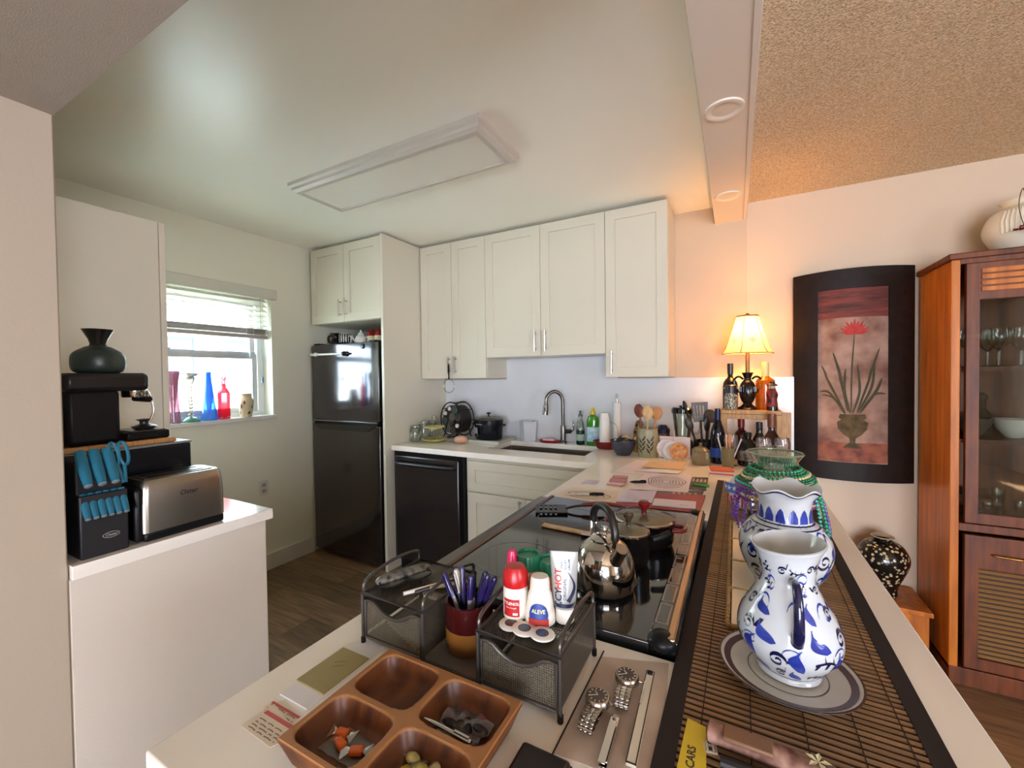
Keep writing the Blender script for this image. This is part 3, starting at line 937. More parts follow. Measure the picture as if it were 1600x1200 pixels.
P_ = [(-x, z) for x, z in urn] + [(x, z) for x, z in reversed(urn)]
cen = [0.0, 0.0]
for (x0, z0), (x1, z1) in zip(urn, urn[1:]):
    for c_ in range(8):
        a_, b_ = -1 + 2 * c_ / 8, -1 + 2 * (c_ + 1) / 8
        ur.bm.faces.new([ur.bm.verts.new(pmap(*q)) for q in ((a_ * x0, z0), (b_ * x0, z0), (b_ * x1, z1), (a_ * x1, z1))])
ur.build('painted_urn', M('painted_urn_ochre', '5a4a2a', 0.8, noise=(30, 0.8), col2='33280f'), pic, smooth=0)

# hutch
hw_m = wood('cherry_wood_lamplit', 'c8741f', '9c520d', 0.42, 5.0, (6, 6, 0.6))  # lamp glow on the hutch side is painted into this brighter orange
hw_d = wood('cherry_wood_dark', '74390f', '4a2006', 0.5, 6.0, (6, 6, 0.7))
ht = thing('china_hutch', 'tall cherry wood china hutch with glass and louvred doors', 'hutch', (0.842, 2.545, 0))
HWD = 1.05
G().box(0, 0.03, 0.0, 0.36, 0.06, 1.885).build('side', hw_m, ht, bevel=0.003, smooth=0)
G().box(HWD - 0.03, HWD, 0.0, 0.36, 0.06, 1.885).build('side', hw_m, ht, bevel=0.003, smooth=0)
G().box(-0.012, HWD + 0.012, -0.012, 0.362, 1.885, 1.912).build('top', hw_d, ht, bevel=0.005)
G().box(0.03, HWD - 0.03, 0.34, 0.355, 0.08, 1.885).build('back', hw_d, ht)
G().box(0.0, HWD, -0.002, 0.36, 0.0, 0.08).build('plinth', hw_d, ht, bevel=0.003)
G().box(0.03, HWD - 0.03, 0.004, 0.34, 0.69, 0.725).build('waist_rail', hw_d, ht, bevel=0.003)
for z in (1.085, 1.405):
    G().box(0.03, HWD - 0.03, 0.035, 0.34, z - 0.009, z + 0.009).build('shelf', hw_d, ht)
G().box(0.03, HWD - 0.03, 0.0, 0.02, 1.865, 1.885).build('top_rail', hw_d, ht)
louver = G().box(0, 1, -0.006, 0.006, -0.0018, 0.0018).mesh('louver', 0)
for side in (0, 1):
    x0 = 0.045 if side == 0 else HWD / 2 + 0.003
    wd = HWD / 2 - 0.048
    # upper glazed door with a slatted head panel
    d = G().frame(wd, 1.13, 0.042, 0.022, bt=0.16, bb=0.045).build('glazed_door', hw_d, ht, bevel=0.003, loc=(x0, -0.010, 0.733), smooth=0)
    G().box(0.04, wd - 0.04, 0.008, 0.011, 0.04, 0.975).build('pane', glass('hutch_glass', 'e8ece8', 0.8), d)
    for k in range(4):
        G().box(0.045, wd - 0.045, -0.005, 0.0, -0.010, 0.010).build('moulding_slat', hw_m, d, bevel=0.002, loc=(0, 0, 1.015 + k * 0.026))
    # lower louvred door
    e = G().frame(wd, 0.59, 0.045, 0.022, bt=0.145, bb=0.05).build('louvred_door', hw_d, ht, bevel=0.003, loc=(x0, -0.010, 0.09), smooth=0)
    G().box(0.04, wd - 0.04, 0.014, 0.020, 0.045, 0.45).build('door_backing', M('louver_backing', '3a1c0a', 0.6), e)  # dark brown board behind the louvers
    for k in range(19):
        o = mesh_obj('louver', louver, M('louver_gold', '8f6a3c', 0.4, noise=(10, 0.3)), e, loc=(0.042, 0.006, 0.062 + k * 0.0207), rot=(math.radians(35), 0, 0))
        o.scale = (wd - 0.084, 1, 1)
    hx = wd - 0.12 if side == 0 else 0.02
    hx = 0.085 if side == 0 else 0.10
    G().tube(bez([(hx, 0.0, 0.515), (hx + 0.01, -0.018, 0.515), (hx + 0.085, -0.018, 0.513), (hx + 0.095, 0.0, 0.513)], 14), 0.0045, 8).build('handle', M('brass_handle', 'b98a4a', 0.25, 0.9), e)

# glassware in the hutch
gob = [(0.028, 0.0), (0.026, 0.003), (0.005, 0.008), (0.004, 0.070), (0.012, 0.080), (0.034, 0.105), (0.038, 0.135), (0.033, 0.175)]
k = 0
labs = ['clear stemmed glass on the top hutch shelf', 'clear stemmed glass on the top hutch shelf', 'clear stemmed glass on the top hutch shelf', 'clear stemmed glass on the top hutch shelf']
gob_me = G().lathe(gob, 24, cap1=False).mesh('wine_glass')
for (x, y) in ((0.955, 2.70), (1.035, 2.66), (1.045, 2.78), (1.125, 2.71)):
    o = mesh_obj('wine_glass', gob_me, clear, None, loc=(x, y, 1.4145))
    tag(o, 'stemmed wine glass on the top hutch shelf, ' + {0.955: 'closest to the door stile', 1.035: 'second from the door stile', 1.045: 'standing behind the others', 1.125: 'farthest from the door stile'}[x], 'glass', 'wine glasses in the hutch')
for (x, y, lab, col) in ((0.975, 2.72, 'dark pewter bowl on the middle shelf of the hutch, by the door stile', '4a4a44'), (1.10, 2.70, 'white scalloped bowl on the middle shelf of the hutch', 'e6e2da')):
    tag(G().lathe([(0.025, 0), (0.03, 0.004), (0.055, 0.04), (0.068, 0.085), (0.064, 0.085), (0.050, 0.04), (0.001, 0.01)], 28, cap1=False).build('bowl', M('hutch_bowl_' + col, col, 0.2), None, loc=(x, y, 1.0945)), lab, 'bowl')
for i, (x, y, r, h) in enumerate(((0.95, 2.68, 0.022, 0.11), (1.01, 2.65, 0.03, 0.075), (1.06, 2.72, 0.024, 0.13), (1.11, 2.66, 0.028, 0.09))):
    tag(G().lathe([(r * 0.8, 0), (r, 0.004), (r * 0.85, h * 0.5), (r, h), (r * 0.9, h), (r * 0.75, h * 0.5), (0.001, 0.008)], 20, cap1=False).build('tumbler', clear, None, loc=(x, y, 0.7255)),
        ['narrow clear tumbler on the lowest hutch shelf by the door stile', 'squat clear tumbler on the lowest hutch shelf', 'tallest clear tumbler on the lowest hutch shelf', 'wide clear tumbler at the end of the lowest hutch shelf'][i], 'glass')

dv = thing('decanter', 'dark cut-glass decanter at the back of the middle hutch shelf', 'decanter', (1.035, 2.80, 1.0945))
G().lathe(smooth_prof([(0.045, 0), (0.052, 0.006), (0.050, 0.06), (0.030, 0.10), (0.014, 0.125), (0.016, 0.16)], 3), 10).build('body', M('smoked_crystal', '3a3a36', 0.1), dv, smooth=20)
G().ball((0, 0, 0.178), 0.022, seg=10, rings=6).build('stopper', M('smoked_crystal', '3a3a36', 0.1), dv)
cd_ = thing('cake_stand', 'clear footed dish on the lowest hutch shelf', 'dish', (1.02, 2.79, 0.7255))
G().lathe([(0.040, 0), (0.036, 0.006), (0.010, 0.02), (0.010, 0.06), (0.075, 0.08), (0.085, 0.10), (0.080, 0.10), (0.070, 0.084), (0.001, 0.078)], 24, cap1=False).build('body', clear, cd_)
# vase on top of the hutch
hv = thing('flower_vase', 'cream ribbed vase with dark red sprigs on top of the hutch', 'vase', (1.14, 2.70, 1.912))
G().lathe(smooth_prof([(0.075, 0.0), (0.10, 0.02), (0.135, 0.08), (0.14, 0.13), (0.12, 0.18), (0.085, 0.205), (0.080, 0.225), (0.092, 0.235), (0.082, 0.232), (0.07, 0.20), (0.001, 0.18)], 4), 36, cap1=False, ruffle=None).build('body', M('cream_ceramic', 'e3dac4', 0.25, noise=(5, 0.1)), hv)
for k in range(10):
    a = math.radians(215 + k * 6)
    G().tube([(0.139 * math.cos(a), 0.139 * math.sin(a), 0.08), (0.143 * math.cos(a), 0.143 * math.sin(a), 0.13), (0.124 * math.cos(a), 0.124 * math.sin(a), 0.178)], 0.004, 6).build('rib', M('cream_ceramic', 'e3dac4', 0.25), hv)
for k in range(5):
    a = math.radians(238 + k * 14)
    P_ = bez([(0.03 * math.cos(a), 0.03 * math.sin(a), 0.19), (0.11 * math.cos(a), 0.11 * math.sin(a), 0.26), (0.175 * math.cos(a), 0.175 * math.sin(a), 0.17), (0.165 * math.cos(a + .1), 0.165 * math.sin(a + .1), 0.07 + 0.01 * k)], 16)
    s_ = G().tube(P_, 0.0014, 5).build('stem', M('dark_stem', '2a1a12', 0.7), hv)
    fgx = G()
    for q in range(5):
        p = P_[-1] + Vector((rnd.uniform(-.02, .02), rnd.uniform(-.02, .02), rnd.uniform(-.02, .02)))
        for w in range(4):
            aa = w * PI / 2
            fgx.face([p, p + Vector((math.cos(aa) * .012, math.sin(aa) * .012, .006)), p + Vector((math.cos(aa + .5) * .02, math.sin(aa + .5) * .02, .0)), p + Vector((math.cos(aa + 1) * .012, math.sin(aa + 1) * .012, .004))])
    fgx.build('blossom', M('dark_red_petal', '6d141c', 0.7), s_, smooth=0, kind='stuff')

# floor vase on a low stand
ls = thing('low_stand', 'low reddish wooden stand against the dining wall', 'stand', (0.46, 2.63, 0))
G().box(0, 0.36, 0.0, 0.27, 0.235, 0.258).build('top', hw_m, ls, bevel=0.003, smooth=0)
G().box(0.012, 0.348, 0.012, 0.26, 0.0, 0.235).build('body', hw_m, ls, bevel=0.003, smooth=0)
spot = bpy.data.materials.new('mottled_glaze')
spot.use_nodes = True
N_, L_ = spot.node_tree.nodes, spot.node_tree.links
vo = N_.new('ShaderNodeTexVoronoi'); vo.inputs['Scale'].default_value = 52; vo.feature = 'F1'
tcn = N_.new('ShaderNodeTexCoord'); L_.new(tcn.outputs['Object'], vo.inputs['Vector'])
rp_ = N_.new('ShaderNodeValToRGB'); rp_.color_ramp.elements[0].position = 0.28; rp_.color_ramp.elements[0].color = lin('b9ab85'); rp_.color_ramp.elements[1].position = 0.40; rp_.color_ramp.elements[1].color = lin('171310')
L_.new(vo.outputs['Distance'], rp_.inputs['Fac']); L_.new(rp_.outputs['Color'], N_['Principled BSDF'].inputs['Base Color'])
N_['Principled BSDF'].inputs['Roughness'].default_value = 0.15
fv = thing('floor_vase', 'dark mottled glazed vase standing low beside the hutch', 'vase', (0.665, 2.765, 0.258))
G().lathe(smooth_prof([(0.050, 0.0), (0.060, 0.01), (0.062, 0.05), (0.085, 0.11), (0.105, 0.17), (0.104, 0.21), (0.080, 0.255), (0.045, 0.275), (0.036, 0.282), (0.048, 0.295)], 4), 40, cap1=False).build('body', spot, fv)
G().lathe([(0.048, 0.0), (0.046, 0.004), (0.034, -0.012)], 32, cap0=False, cap1=False).build('rim', M('worn_rim', 'a89c86', 0.3), fv, loc=(0, 0, 0.295))

# ================================================================== LEDGE: toaster and friends
LZ = 0.910
ts = thing('toaster', 'long brushed steel toaster on the ledge', 'toaster', (-1.645, 0.682, LZ), 0)
# local: x thickness (front at +x), y length
W2, L2, HT = 0.080, 0.116, 0.185
g = G()
rr = []
for (k_, z) in ((1.0, 0.028), (1.0, 0.06), (0.985, 0.11), (0.95, 0.155), (0.90, 0.176), (0.82, 0.185)):
    ring = []
    for (sx, sy, a0) in ((1, 1, 0), (-1, 1, 90), (-1, -1, 180), (1, -1, 270)):
        for q in range(5):
            a = math.radians(a0 + 90 * q / 4)
            r_ = 0.018
            ring.append((sx * (W2 * k_ - r_) + r_ * math.cos(a), sy * (L2 * (0.5 + 0.5 * k_) - r_) + r_ * math.sin(a), z))
    rr.append(ring)
g.rings(rr)
g.build('shell', M('brushed_toaster_steel', 'b0aaa0', 0.30, 1.0, noise=(80, 0.3), stretch=(1, 1, 14)), ts)
G().box(-W2 + 0.004, W2 - 0.004, -L2 + 0.006, L2 - 0.003, 0.0, 0.030).build('base', black_plastic, ts, bevel=0.008)
G().box(-W2 + 0.006, W2 - 0.008, -L2 - 0.014, -L2 + 0.012, 0.004, 0.165).build('end_cap', black_plastic, ts, bevel=0.010)
G().box(-0.05, 0.05, -L2 + 0.02, L2 - 0.025, 0.1852, 0.1875).build('top_plate', M('toaster_top', '8d877d', 0.3, 1.0), ts, bevel=0.001)
for xx in (-0.025, 0.025):
    G().box(xx - 0.012, xx + 0.012, -L2 + 0.035, L2 - 0.045, 0.1876, 0.189).build('slot', black_plastic, ts)
G().box(-0.02, 0.02, L2 - 0.004, L2 + 0.016, 0.10, 0.115).build('lever', black_plastic, ts, bevel=0.003)
lettering('Oster', 0.021, M('logo_dark', '2c2a28', 0.5), ts, lambda x, y: (W2 * 0.976 + 0.0016, x + 0.006, 0.130 + y), bold=True, shear=0.2)

kb = thing('knife_block', 'black knife block full of teal-handled knives on the ledge', 'knife block', (-1.615, 0.486, LZ), 0)
G().box(-0.10, 0.042, -0.052, 0.052, 0.0, 0.175).build('lower_block', M('block_black', '17161a', 0.5, noise=(12, 0.3)), kb, bevel=0.004)
G().box(-0.13, 0.010, -0.050, 0.050, 0.001, 0.27).build('upper_block', M('block_black', '17161a', 0.5), kb, bevel=0.004)
tk = M('teal_handle', '17667e', 0.4, noise=(15, 0.4), col2='0d4256')
knob_e = M('knife_butt', '9aa8ac', 0.3, 0.6)


def knife(parent, x, y, z, ln, w, lean, group=None):
    t = thing('kitchen_knife', parent[1], 'knife', (x, y, z), 0, 'teal knives in the block', rot=(0, math.radians(lean), 0))
    n = 8
    G().tube([(0, 0, ln * i / n) for i in range(n + 1)], [w * (0.80 + 0.25 * math.sin(PI * i / n) + (0.12 if i > 5 else 0)) for i in range(n + 1)], 10, flat=0.75).build('handle', tk, t)
    G().ball((0, 0, 0), w * 0.8, sz=0.5, seg=10, rings=5).build('bolster', knob_e, t, loc=(0, 0, -0.002))
    return t


for k in range(6):
    y = -0.040 + k * 0.0163
    knife((None, ['steak knife nearest the hall wall in the lower row of the block', 'second steak knife from the hall wall in the lower row', 'third steak knife from the hall wall in the lower row', 'third steak knife from the toaster in the lower row', 'second steak knife from the toaster in the lower row', 'steak knife nearest the toaster in the lower row'][k]), -1.555, 0.486 + y, LZ + 0.115, 0.072, 0.0088, -30)
for k in range(3):
    knife((None, ['large teal-handled knife in the upper row, nearest the hall wall', 'large teal-handled knife in the middle of the upper row', 'large teal-handled knife in the upper row beside the scissors'][k]), -1.560, 0.450 + k * 0.0285, LZ + 0.205, 0.105, 0.0125, -32)
sc = thing('kitchen_scissors', 'teal-handled scissors standing in the knife block', 'scissors', (-1.568, 0.528, LZ + 0.205), 0, rot=(0, math.radians(-24), 0))
for s_ in (-1, 1):
    G().tube([(0.0, s_ * (0.011 + 0.0105 * math.sin(2 * PI * i / 16)), 0.078 + 0.036 * math.cos(2 * PI * i / 16)) for i in range(16)], 0.0045, 8, closed=True).build('grip', tk, sc)
    G().tube([(0, s_ * 0.008, 0.045), (0, s_ * 0.002, -0.01)], 0.005, 8).build('shank', tk, sc)
# oval badge with lettering on the block
ov = G()
ov.lathe([(0.0005, 0.0), (1.0, 0.0)], 28, cap0=False, cap1=False).xf(Matrix.Diagonal((0.019, 0.0085, 1, 1)))
bo = ov.map(lambda p: Vector((0.0428, p.x + 0.012, 0.053 + p.y))).build('badge', M('badge_silver', 'c9c6c0', 0.3, 0.6), kb, smooth=0)
ov2 = G()
ov2.lathe([(0.0005, 0.0), (1.0, 0.0)], 28, cap0=False, cap1=False).xf(Matrix.Diagonal((0.0172, 0.007, 1, 1)))
ov2.map(lambda p: Vector((0.0431, p.x + 0.012, 0.053 + p.y))).build('badge_field', M('block_black', '17161a', 0.5), kb, smooth=0)
lettering('Oster', 0.011, M('badge_silver', 'c9c6c0', 0.3), kb, lambda x, y: (0.0434, x + 0.012, 0.053 + y), bold=True, shear=0.25)

bb = thing('bread_box', 'plain glossy black box behind the toaster', 'box', (-1.90, 0.64, LZ))
G().box(-0.10, 0.13, -0.22, 0.150, 0.0, 0.262).build('body', M('navy_black', '10131a', 0.25, noise=(6, 0.3)), bb, bevel=0.006)
G().box(-0.10, 0.132, -0.22, 0.152, 0.262, 0.270).build('lid', M('box_lid_grey', '8d9092', 0.4), bb, bevel=0.003)
cb = tag(G().box(-0.12, 0.10, -0.20, 0.105, 0, 0.018).build('cutting_board', wood('bamboo_board', 'c99a63', 'a8743f', 0.5, 10, (1, 14, 1)), None, bevel=0.005, loc=(-1.87, 0.64, LZ + 0.2705)), 'wooden cutting board lying on the black box', 'cutting board')
CBZ = LZ + 0.2705 + 0.018
em = thing('espresso_machine', 'black espresso machine standing on the cutting board', 'coffee machine', (-1.86, 0.58, CBZ + 0.0005))
G().box(-0.08, 0.08, -0.112, 0.018, 0.0, 0.175).build('body', black_plastic, em, bevel=0.015)
G().box(-0.085, 0.085, -0.115, 0.095, 0.168, 0.228).build('brew_head', M('espresso_top', '1c1b1c', 0.3), em, bevel=0.015)
G().box(-0.08, 0.08, 0.03, 0.15, 0.0, 0.028).build('drip_tray', black_plastic, em, bevel=0.006)
G().box(-0.07, 0.07, 0.045, 0.14, 0.028, 0.031).build('tray_grid', M('tray_metal', '6a6866', 0.3, 0.8), em)
G().lathe([(0.034, 0), (0.036, 0.004), (0.036, 0.024), (0.030, 0.028)], 24).build('brew_group', bright_chrome, em, loc=(0.02, 0.075, 0.145))
G().tube([(0.02, 0.075, 0.140), (0.10, 0.085, 0.138)], 0.010, 10).build('portafilter_handle', black_plastic, em)
G().tube(bez([(0.06, 0.10, 0.165), (0.065, 0.11, 0.10), (0.06, 0.10, 0.06)], 10), 0.004, 8).build('steam_wand', bright_chrome, em)
cu_ = tag(G().lathe([(0.022, 0), (0.030, 0.004), (0.036, 0.012), (0.012, 0.02), (0.012, 0.028), (0.024, 0.036), (0.020, 0.036), (0.001, 0.026)], 24, cap1=False).build('tamper_cup', M('pewter', '4a4644', 0.3, 0.6), None, loc=(-1.83, 0.675, CBZ + 0.0315)), 'small dark metal cup on the drip tray of the espresso machine', 'cup')
jv = thing('pottery_jar', 'dark green pottery jar with flared black neck on the espresso machine', 'jar', (-1.865, 0.572, CBZ + 0.2285))
jv.scale = (1.0, 1.0, 1.25)
pg = M('green_glaze', '33403b', 0.35, noise=(14, 0.5), col2='1d2523')
G().lathe(smooth_prof([(0.048, 0), (0.064, 0.008), (0.068, 0.03), (0.062, 0.052), (0.036, 0.068), (0.024, 0.072)], 4), 32).build('body', pg, jv)
G().lathe([(0.023, 0.0), (0.020, 0.008), (0.024, 0.02), (0.040, 0.046), (0.038, 0.046), (0.020, 0.018), (0.001, 0.01)], 32, cap1=False).build('neck', M('black_glaze', '171212', 0.25), jv, loc=(0, 0, 0.070))

# ================================================================== WINDOW SILL
SZ = 1.136


def sill(name, label, cat, y, x=-3.045):
    return thing(name, label, cat, (x, y, SZ))


s1 = sill('sill_vase', 'tall mauve glass vase on the sill beside the pantry', 'vase', 1.268)
G().lathe(smooth_prof([(0.036, 0), (0.038, 0.01), (0.031, 0.12), (0.028, 0.24), (0.036, 0.31), (0.033, 0.31), (0.024, 0.2), (0.001, 0.02)], 3), 24, cap1=False).build('body', glass('mauve_glass', 'c9a0b0', 0.5, body='c098a8', amount=0.45), s1)
s2 = sill('candlestick', 'crystal candlestick with green foot on the window sill', 'candlestick', 1.362)
cg = glass('crystal', 'e8e0d8', 0.9, body='a89888', amount=0.5)
G().lathe([(0.050, 0), (0.050, 0.005), (0.040, 0.018), (0.024, 0.028), (0.014, 0.032)], 24).build('foot', glass('green_foot_glass', 'a8d8c0', 0.6, body='7fbfa4', amount=0.7), s2)
pr = [(0.012, 0.03)]
for k in range(9):
    z = 0.045 + k * 0.022
    pr += [(0.008, z - 0.008), (0.017 - 0.0006 * k, z), (0.009, z + 0.009)]
G().lathe(pr, 10).build('stem', cg, s2)
G().lathe([(0.010, 0.235), (0.022, 0.255), (0.028, 0.285), (0.052, 0.305), (0.050, 0.308), (0.020, 0.275), (0.001, 0.262)], 20, cap1=False).build('cup', cg, s2)
s3 = sill('blue_bottle', 'cobalt blue cone-shaped glass bottle on the window sill', 'bottle', 1.466)
G().lathe([(0.046, 0), (0.048, 0.006), (0.045, 0.03), (0.030, 0.15), (0.017, 0.27), (0.015, 0.318), (0.012, 0.318), (0.014, 0.27), (0.026, 0.15), (0.001, 0.02)], 28, cap1=False).build('body', glass('cobalt_glass', '8cc4f4', 0.6, body='4a98e0', amount=0.5), s3)
s4 = sill('red_bottle', 'bright red square-shouldered glass bottle on the window sill', 'bottle', 1.556)
G().lathe([(0.036, 0), (0.038, 0.005), (0.034, 0.012), (0.038, 0.02), (0.038, 0.175), (0.028, 0.195), (0.014, 0.215), (0.018, 0.225), (0.012, 0.235), (0.012, 0.262), (0.017, 0.267), (0.017, 0.282), (0.011, 0.285)], 8).build('body', glass('red_glass', 'ff8a98', 0.6, body='e02844', amount=0.6), s4, smooth=20)
s5 = sill('flower_pot', 'small cream pot with brown leaf pattern at the end of the sill', 'pot', 1.700)
fpp = smooth_prof([(0.030, 0), (0.036, 0.01), (0.046, 0.07), (0.047, 0.11), (0.036, 0.145), (0.040, 0.165)], 4)
G().lathe(fpp, 28, cap1=False).build('body', M('cream_pot', 'd6c8a4', 0.4), s5)
lg = G()
for k in range(16):
    a0, z0 = 0.4 * k * 0.045, (0.02, 0.06, 0.09)[k % 3]
    dx, dz = rnd.uniform(-0.018, 0.018), rnd.uniform(0.02, 0.035)
    stroke(lg, [(a0 + dx * t, z0 + dz * t) for t in (0, .33, .66, 1)], [0.001, 0.010, 0.009, 0.001], lambda u, v: Vector(((prof_r(fpp, v) + 0.0008) * math.cos(u / 0.045), (prof_r(fpp, v) + 0.0008) * math.sin(u / 0.045), v)))
lg.build('leaf_print', M('brown_leaf_print', '5a4028', 0.5), s5, smooth=0, kind='stuff')

# ================================================================== ON THE REFRIGERATOR
FZ = 1.656
t1 = thing('pitcher', 'dark brown glazed pitcher at the left end of the refrigerator top', 'pitcher', (-2.93, 2.37, FZ))
dk = M('dark_brown_glaze', '1f110c', 0.12, noise=(10, 0.3))
G().lathe(smooth_prof([(0.030, 0), (0.042, 0.02), (0.040, 0.05), (0.030, 0.08), (0.040, 0.115), (0.037, 0.115), (0.026, 0.08), (0.001, 0.02)], 3), 24, cap1=False).build('body', dk, t1)
G().tube(bez([(-0.03, -0.01, 0.10), (-0.065, -0.02, 0.09), (-0.06, -0.02, 0.05), (-0.036, -0.01, 0.03)], 12), 0.006, 8).build('handle', dk, t1)
t2 = thing('teacup', 'black and white patterned cup on the refrigerator', 'cup', (-2.80, 2.36, FZ))
G().lathe(smooth_prof([(0.028, 0), (0.04, 0.015), (0.052, 0.05), (0.052, 0.095), (0.049, 0.095), (0.045, 0.05), (0.001, 0.015)], 3), 24, cap1=False).build('body', M('cup_black', '15151a', 0.15), t2)
zz = G()
for k in range(18):
    a = k * 2 * PI / 18
    stroke(zz, [(a, 0.055), (a + 0.1, 0.075), (a + 0.05, 0.09)], [0.05, 0.10, 0.03], lambda u, v: Vector((0.0532 * math.cos(u), 0.0532 * math.sin(u), v)))
zz.build('white_print', M('print_white', 'd8d4cc', 0.3), t2, smooth=0, kind='stuff')
G().tube(bez([(0.05, -0.01, 0.085), (0.085, -0.02, 0.08), (0.085, -0.02, 0.035), (0.045, -0.01, 0.02)], 12), 0.005, 8).build('handle', M('print_white', 'd8d4cc', 0.3), t2)
t3 = thing('teapot', 'small white teapot on the refrigerator', 'teapot', (-2.612, 2.35, FZ))
wc = M('white_ceramic', 'dcdad4', 0.2)
G().lathe(smooth_prof([(0.030, 0), (0.045, 0.012), (0.050, 0.04), (0.038, 0.072), (0.024, 0.082)], 4), 28).build('body', wc, t3)
G().lathe([(0.026, 0.082), (0.024, 0.092), (0.010, 0.108), (0.006, 0.112), (0.009, 0.120), (0.001, 0.126)], 20).build('lid', wc, t3)
G().tube(bez([(-0.04, -0.01, 0.03), (-0.065, -0.015, 0.05), (-0.08, -0.02, 0.085)], 8), [0.010, 0.009, 0.008, 0.008, 0.007, 0.007, 0.006, 0.006, 0.006], 8).build('spout', wc, t3)
G().tube(bez([(0.04, 0, 0.06), (0.075, 0, 0.06), (0.075, 0, 0.025), (0.044, 0, 0.02)], 12), 0.005, 8).build('handle', wc, t3)
for i, xx in enumerate((-2.505, -2.425)):
    t4 = thing('spice_jar', ['cream-labelled jar with red lid beside the white teapot', 'cream-labelled jar with red lid at the side panel end'][i], 'jar', (xx, 2.36, FZ), group='red-lidded jars')
    G().lathe([(0.034, 0), (0.036, 0.004), (0.036, 0.066), (0.034, 0.07)], 24).build('body', M('cream_label', 'd6c9a4', 0.4, noise=(40, 0.5), col2='9a8458'), t4)
    G().lathe([(0.0355, 0.07), (0.0355, 0.078), (0.028, 0.098), (0.016, 0.108), (0.012, 0.125), (0.008, 0.128)], 24).build('lid', M('red_jar_lid', '8a1a18', 0.2), t4)
# ================================================================== BACK WORKTOP (left of sink)
jar_m = glass('jar_glass', 'f2f6ee', 0.7, body='d6dacb', amount=0.22)
for i, (x, y, h, lab) in enumerate(((-2.155, 2.445, 0.125, 'clear storage jar with wire clip at the worktop corner'), (-2.15, 2.54, 0.15, 'taller clear storage jar behind the clip jar'), (-2.15, 2.64, 0.14, 'clear storage jar farthest back beside the side panel'))):
    t = thing('storage_jar', lab, 'jar', (x, y, CT), group='clear jars in the corner')
    G().lathe([(0.032, 0), (0.036, 0.006), (0.036, h * 0.7), (0.028, h * 0.82), (0.030, h * 0.86), (0.026, h * 0.86), (0.032, h * 0.68), (0.001, 0.01)], 24, cap1=False).build('body', jar_m, t)
    G().lathe([(0.031, h * 0.86), (0.031, h * 0.95), (0.020, h), (0.001, h)], 24).build('lid', jar_m, t)
    G().tube([(0.033 * math.cos(a), 0.033 * math.sin(a), h * 0.84) for a in [k * PI / 8 for k in range(16)]], 0.0018, 6, closed=True).build('clip_wire', M('clip_steel', '5d7a74', 0.3, 0.8), t)
td = thing('tiered_plate_stand', 'two-tier yellow plate stand with painted vegetables', 'plate stand', (-2.015, 2.50, CT))
yp = M('yellow_plate', 'ddd08e', 0.3, noise=(30, 1.0), col2='8f9a4a')
for z, r, nm in ((0.014, 0.098, 'lower_plate'), (0.105, 0.078, 'upper_plate')):
    G().lathe([(r * 0.55, -0.010), (r * 0.6, -0.006), (r * 0.98, 0.006), (r, 0.012), (r * 0.95, 0.011), (r * 0.6, 0.0), (0.001, 0.0)], 36, cap1=False).build(nm, yp, td, loc=(0, 0, z))
G().tube([(0, 0, 0.01), (0, 0, 0.165)], 0.0035, 8).build('rod', bright_chrome, td)
G().tube([(0.020 * math.cos(2 * PI * k / 16), 0, 0.182 + 0.020 * math.sin(2 * PI * k / 16)) for k in range(16)], 0.003, 8, closed=True).build('ring_handle', bright_chrome, td)

PCA = math.radians(-16)
pc = thing('pod_carousel', 'round black wire carousel packed with dark coffee pods', 'pod holder', (-1.955, 2.715, CT), PCA)
bw = M('black_wire', '161210', 0.4, 0.3)
for yy in (-0.06, 0.06):
    G().tube([(0.135 * math.cos(2 * PI * k / 40), yy, 0.155 + 0.135 * math.sin(2 * PI * k / 40)) for k in range(40)], 0.005, 8, closed=True).build('hoop', bw, pc)
for k in range(10):
    a = 2 * PI * k / 10
    G().tube([(0.135 * math.cos(a), -0.06, 0.155 + 0.135 * math.sin(a)), (0.135 * math.cos(a), 0.06, 0.155 + 0.135 * math.sin(a))], 0.003, 6).build('cross_wire', bw, pc)
for s_ in (-1, 1):
    G().tube([(s_ * 0.09, -0.07, 0.0), (s_ * 0.03, -0.065, 0.155)], 0.005, 8).build('leg', bw, pc)
    G().tube([(s_ * 0.09, 0.07, 0.0), (s_ * 0.03, 0.065, 0.155)], 0.005, 8).build('leg', bw, pc)
    G().tube([(s_ * 0.09, -0.08, 0.005), (s_ * 0.09, 0.08, 0.005)], 0.005, 8).build('foot_bar', bw, pc)
G().lathe([(0.11, -0.055), (0.11, 0.055)], 32).xf(Matrix.Rotation(PI / 2, 4, 'X')).build('drum', M('carousel_dark', '1d1917', 0.5), pc, loc=(0, 0, 0.155))
pod_me = G().lathe([(0.031, 0), (0.033, 0.002), (0.033, 0.008), (0.027, 0.012), (0.024, 0.010), (0.001, 0.010)], 18, cap1=False).xf(Matrix.Rotation(PI / 2, 4, 'X')).mesh('pod')
k = 0
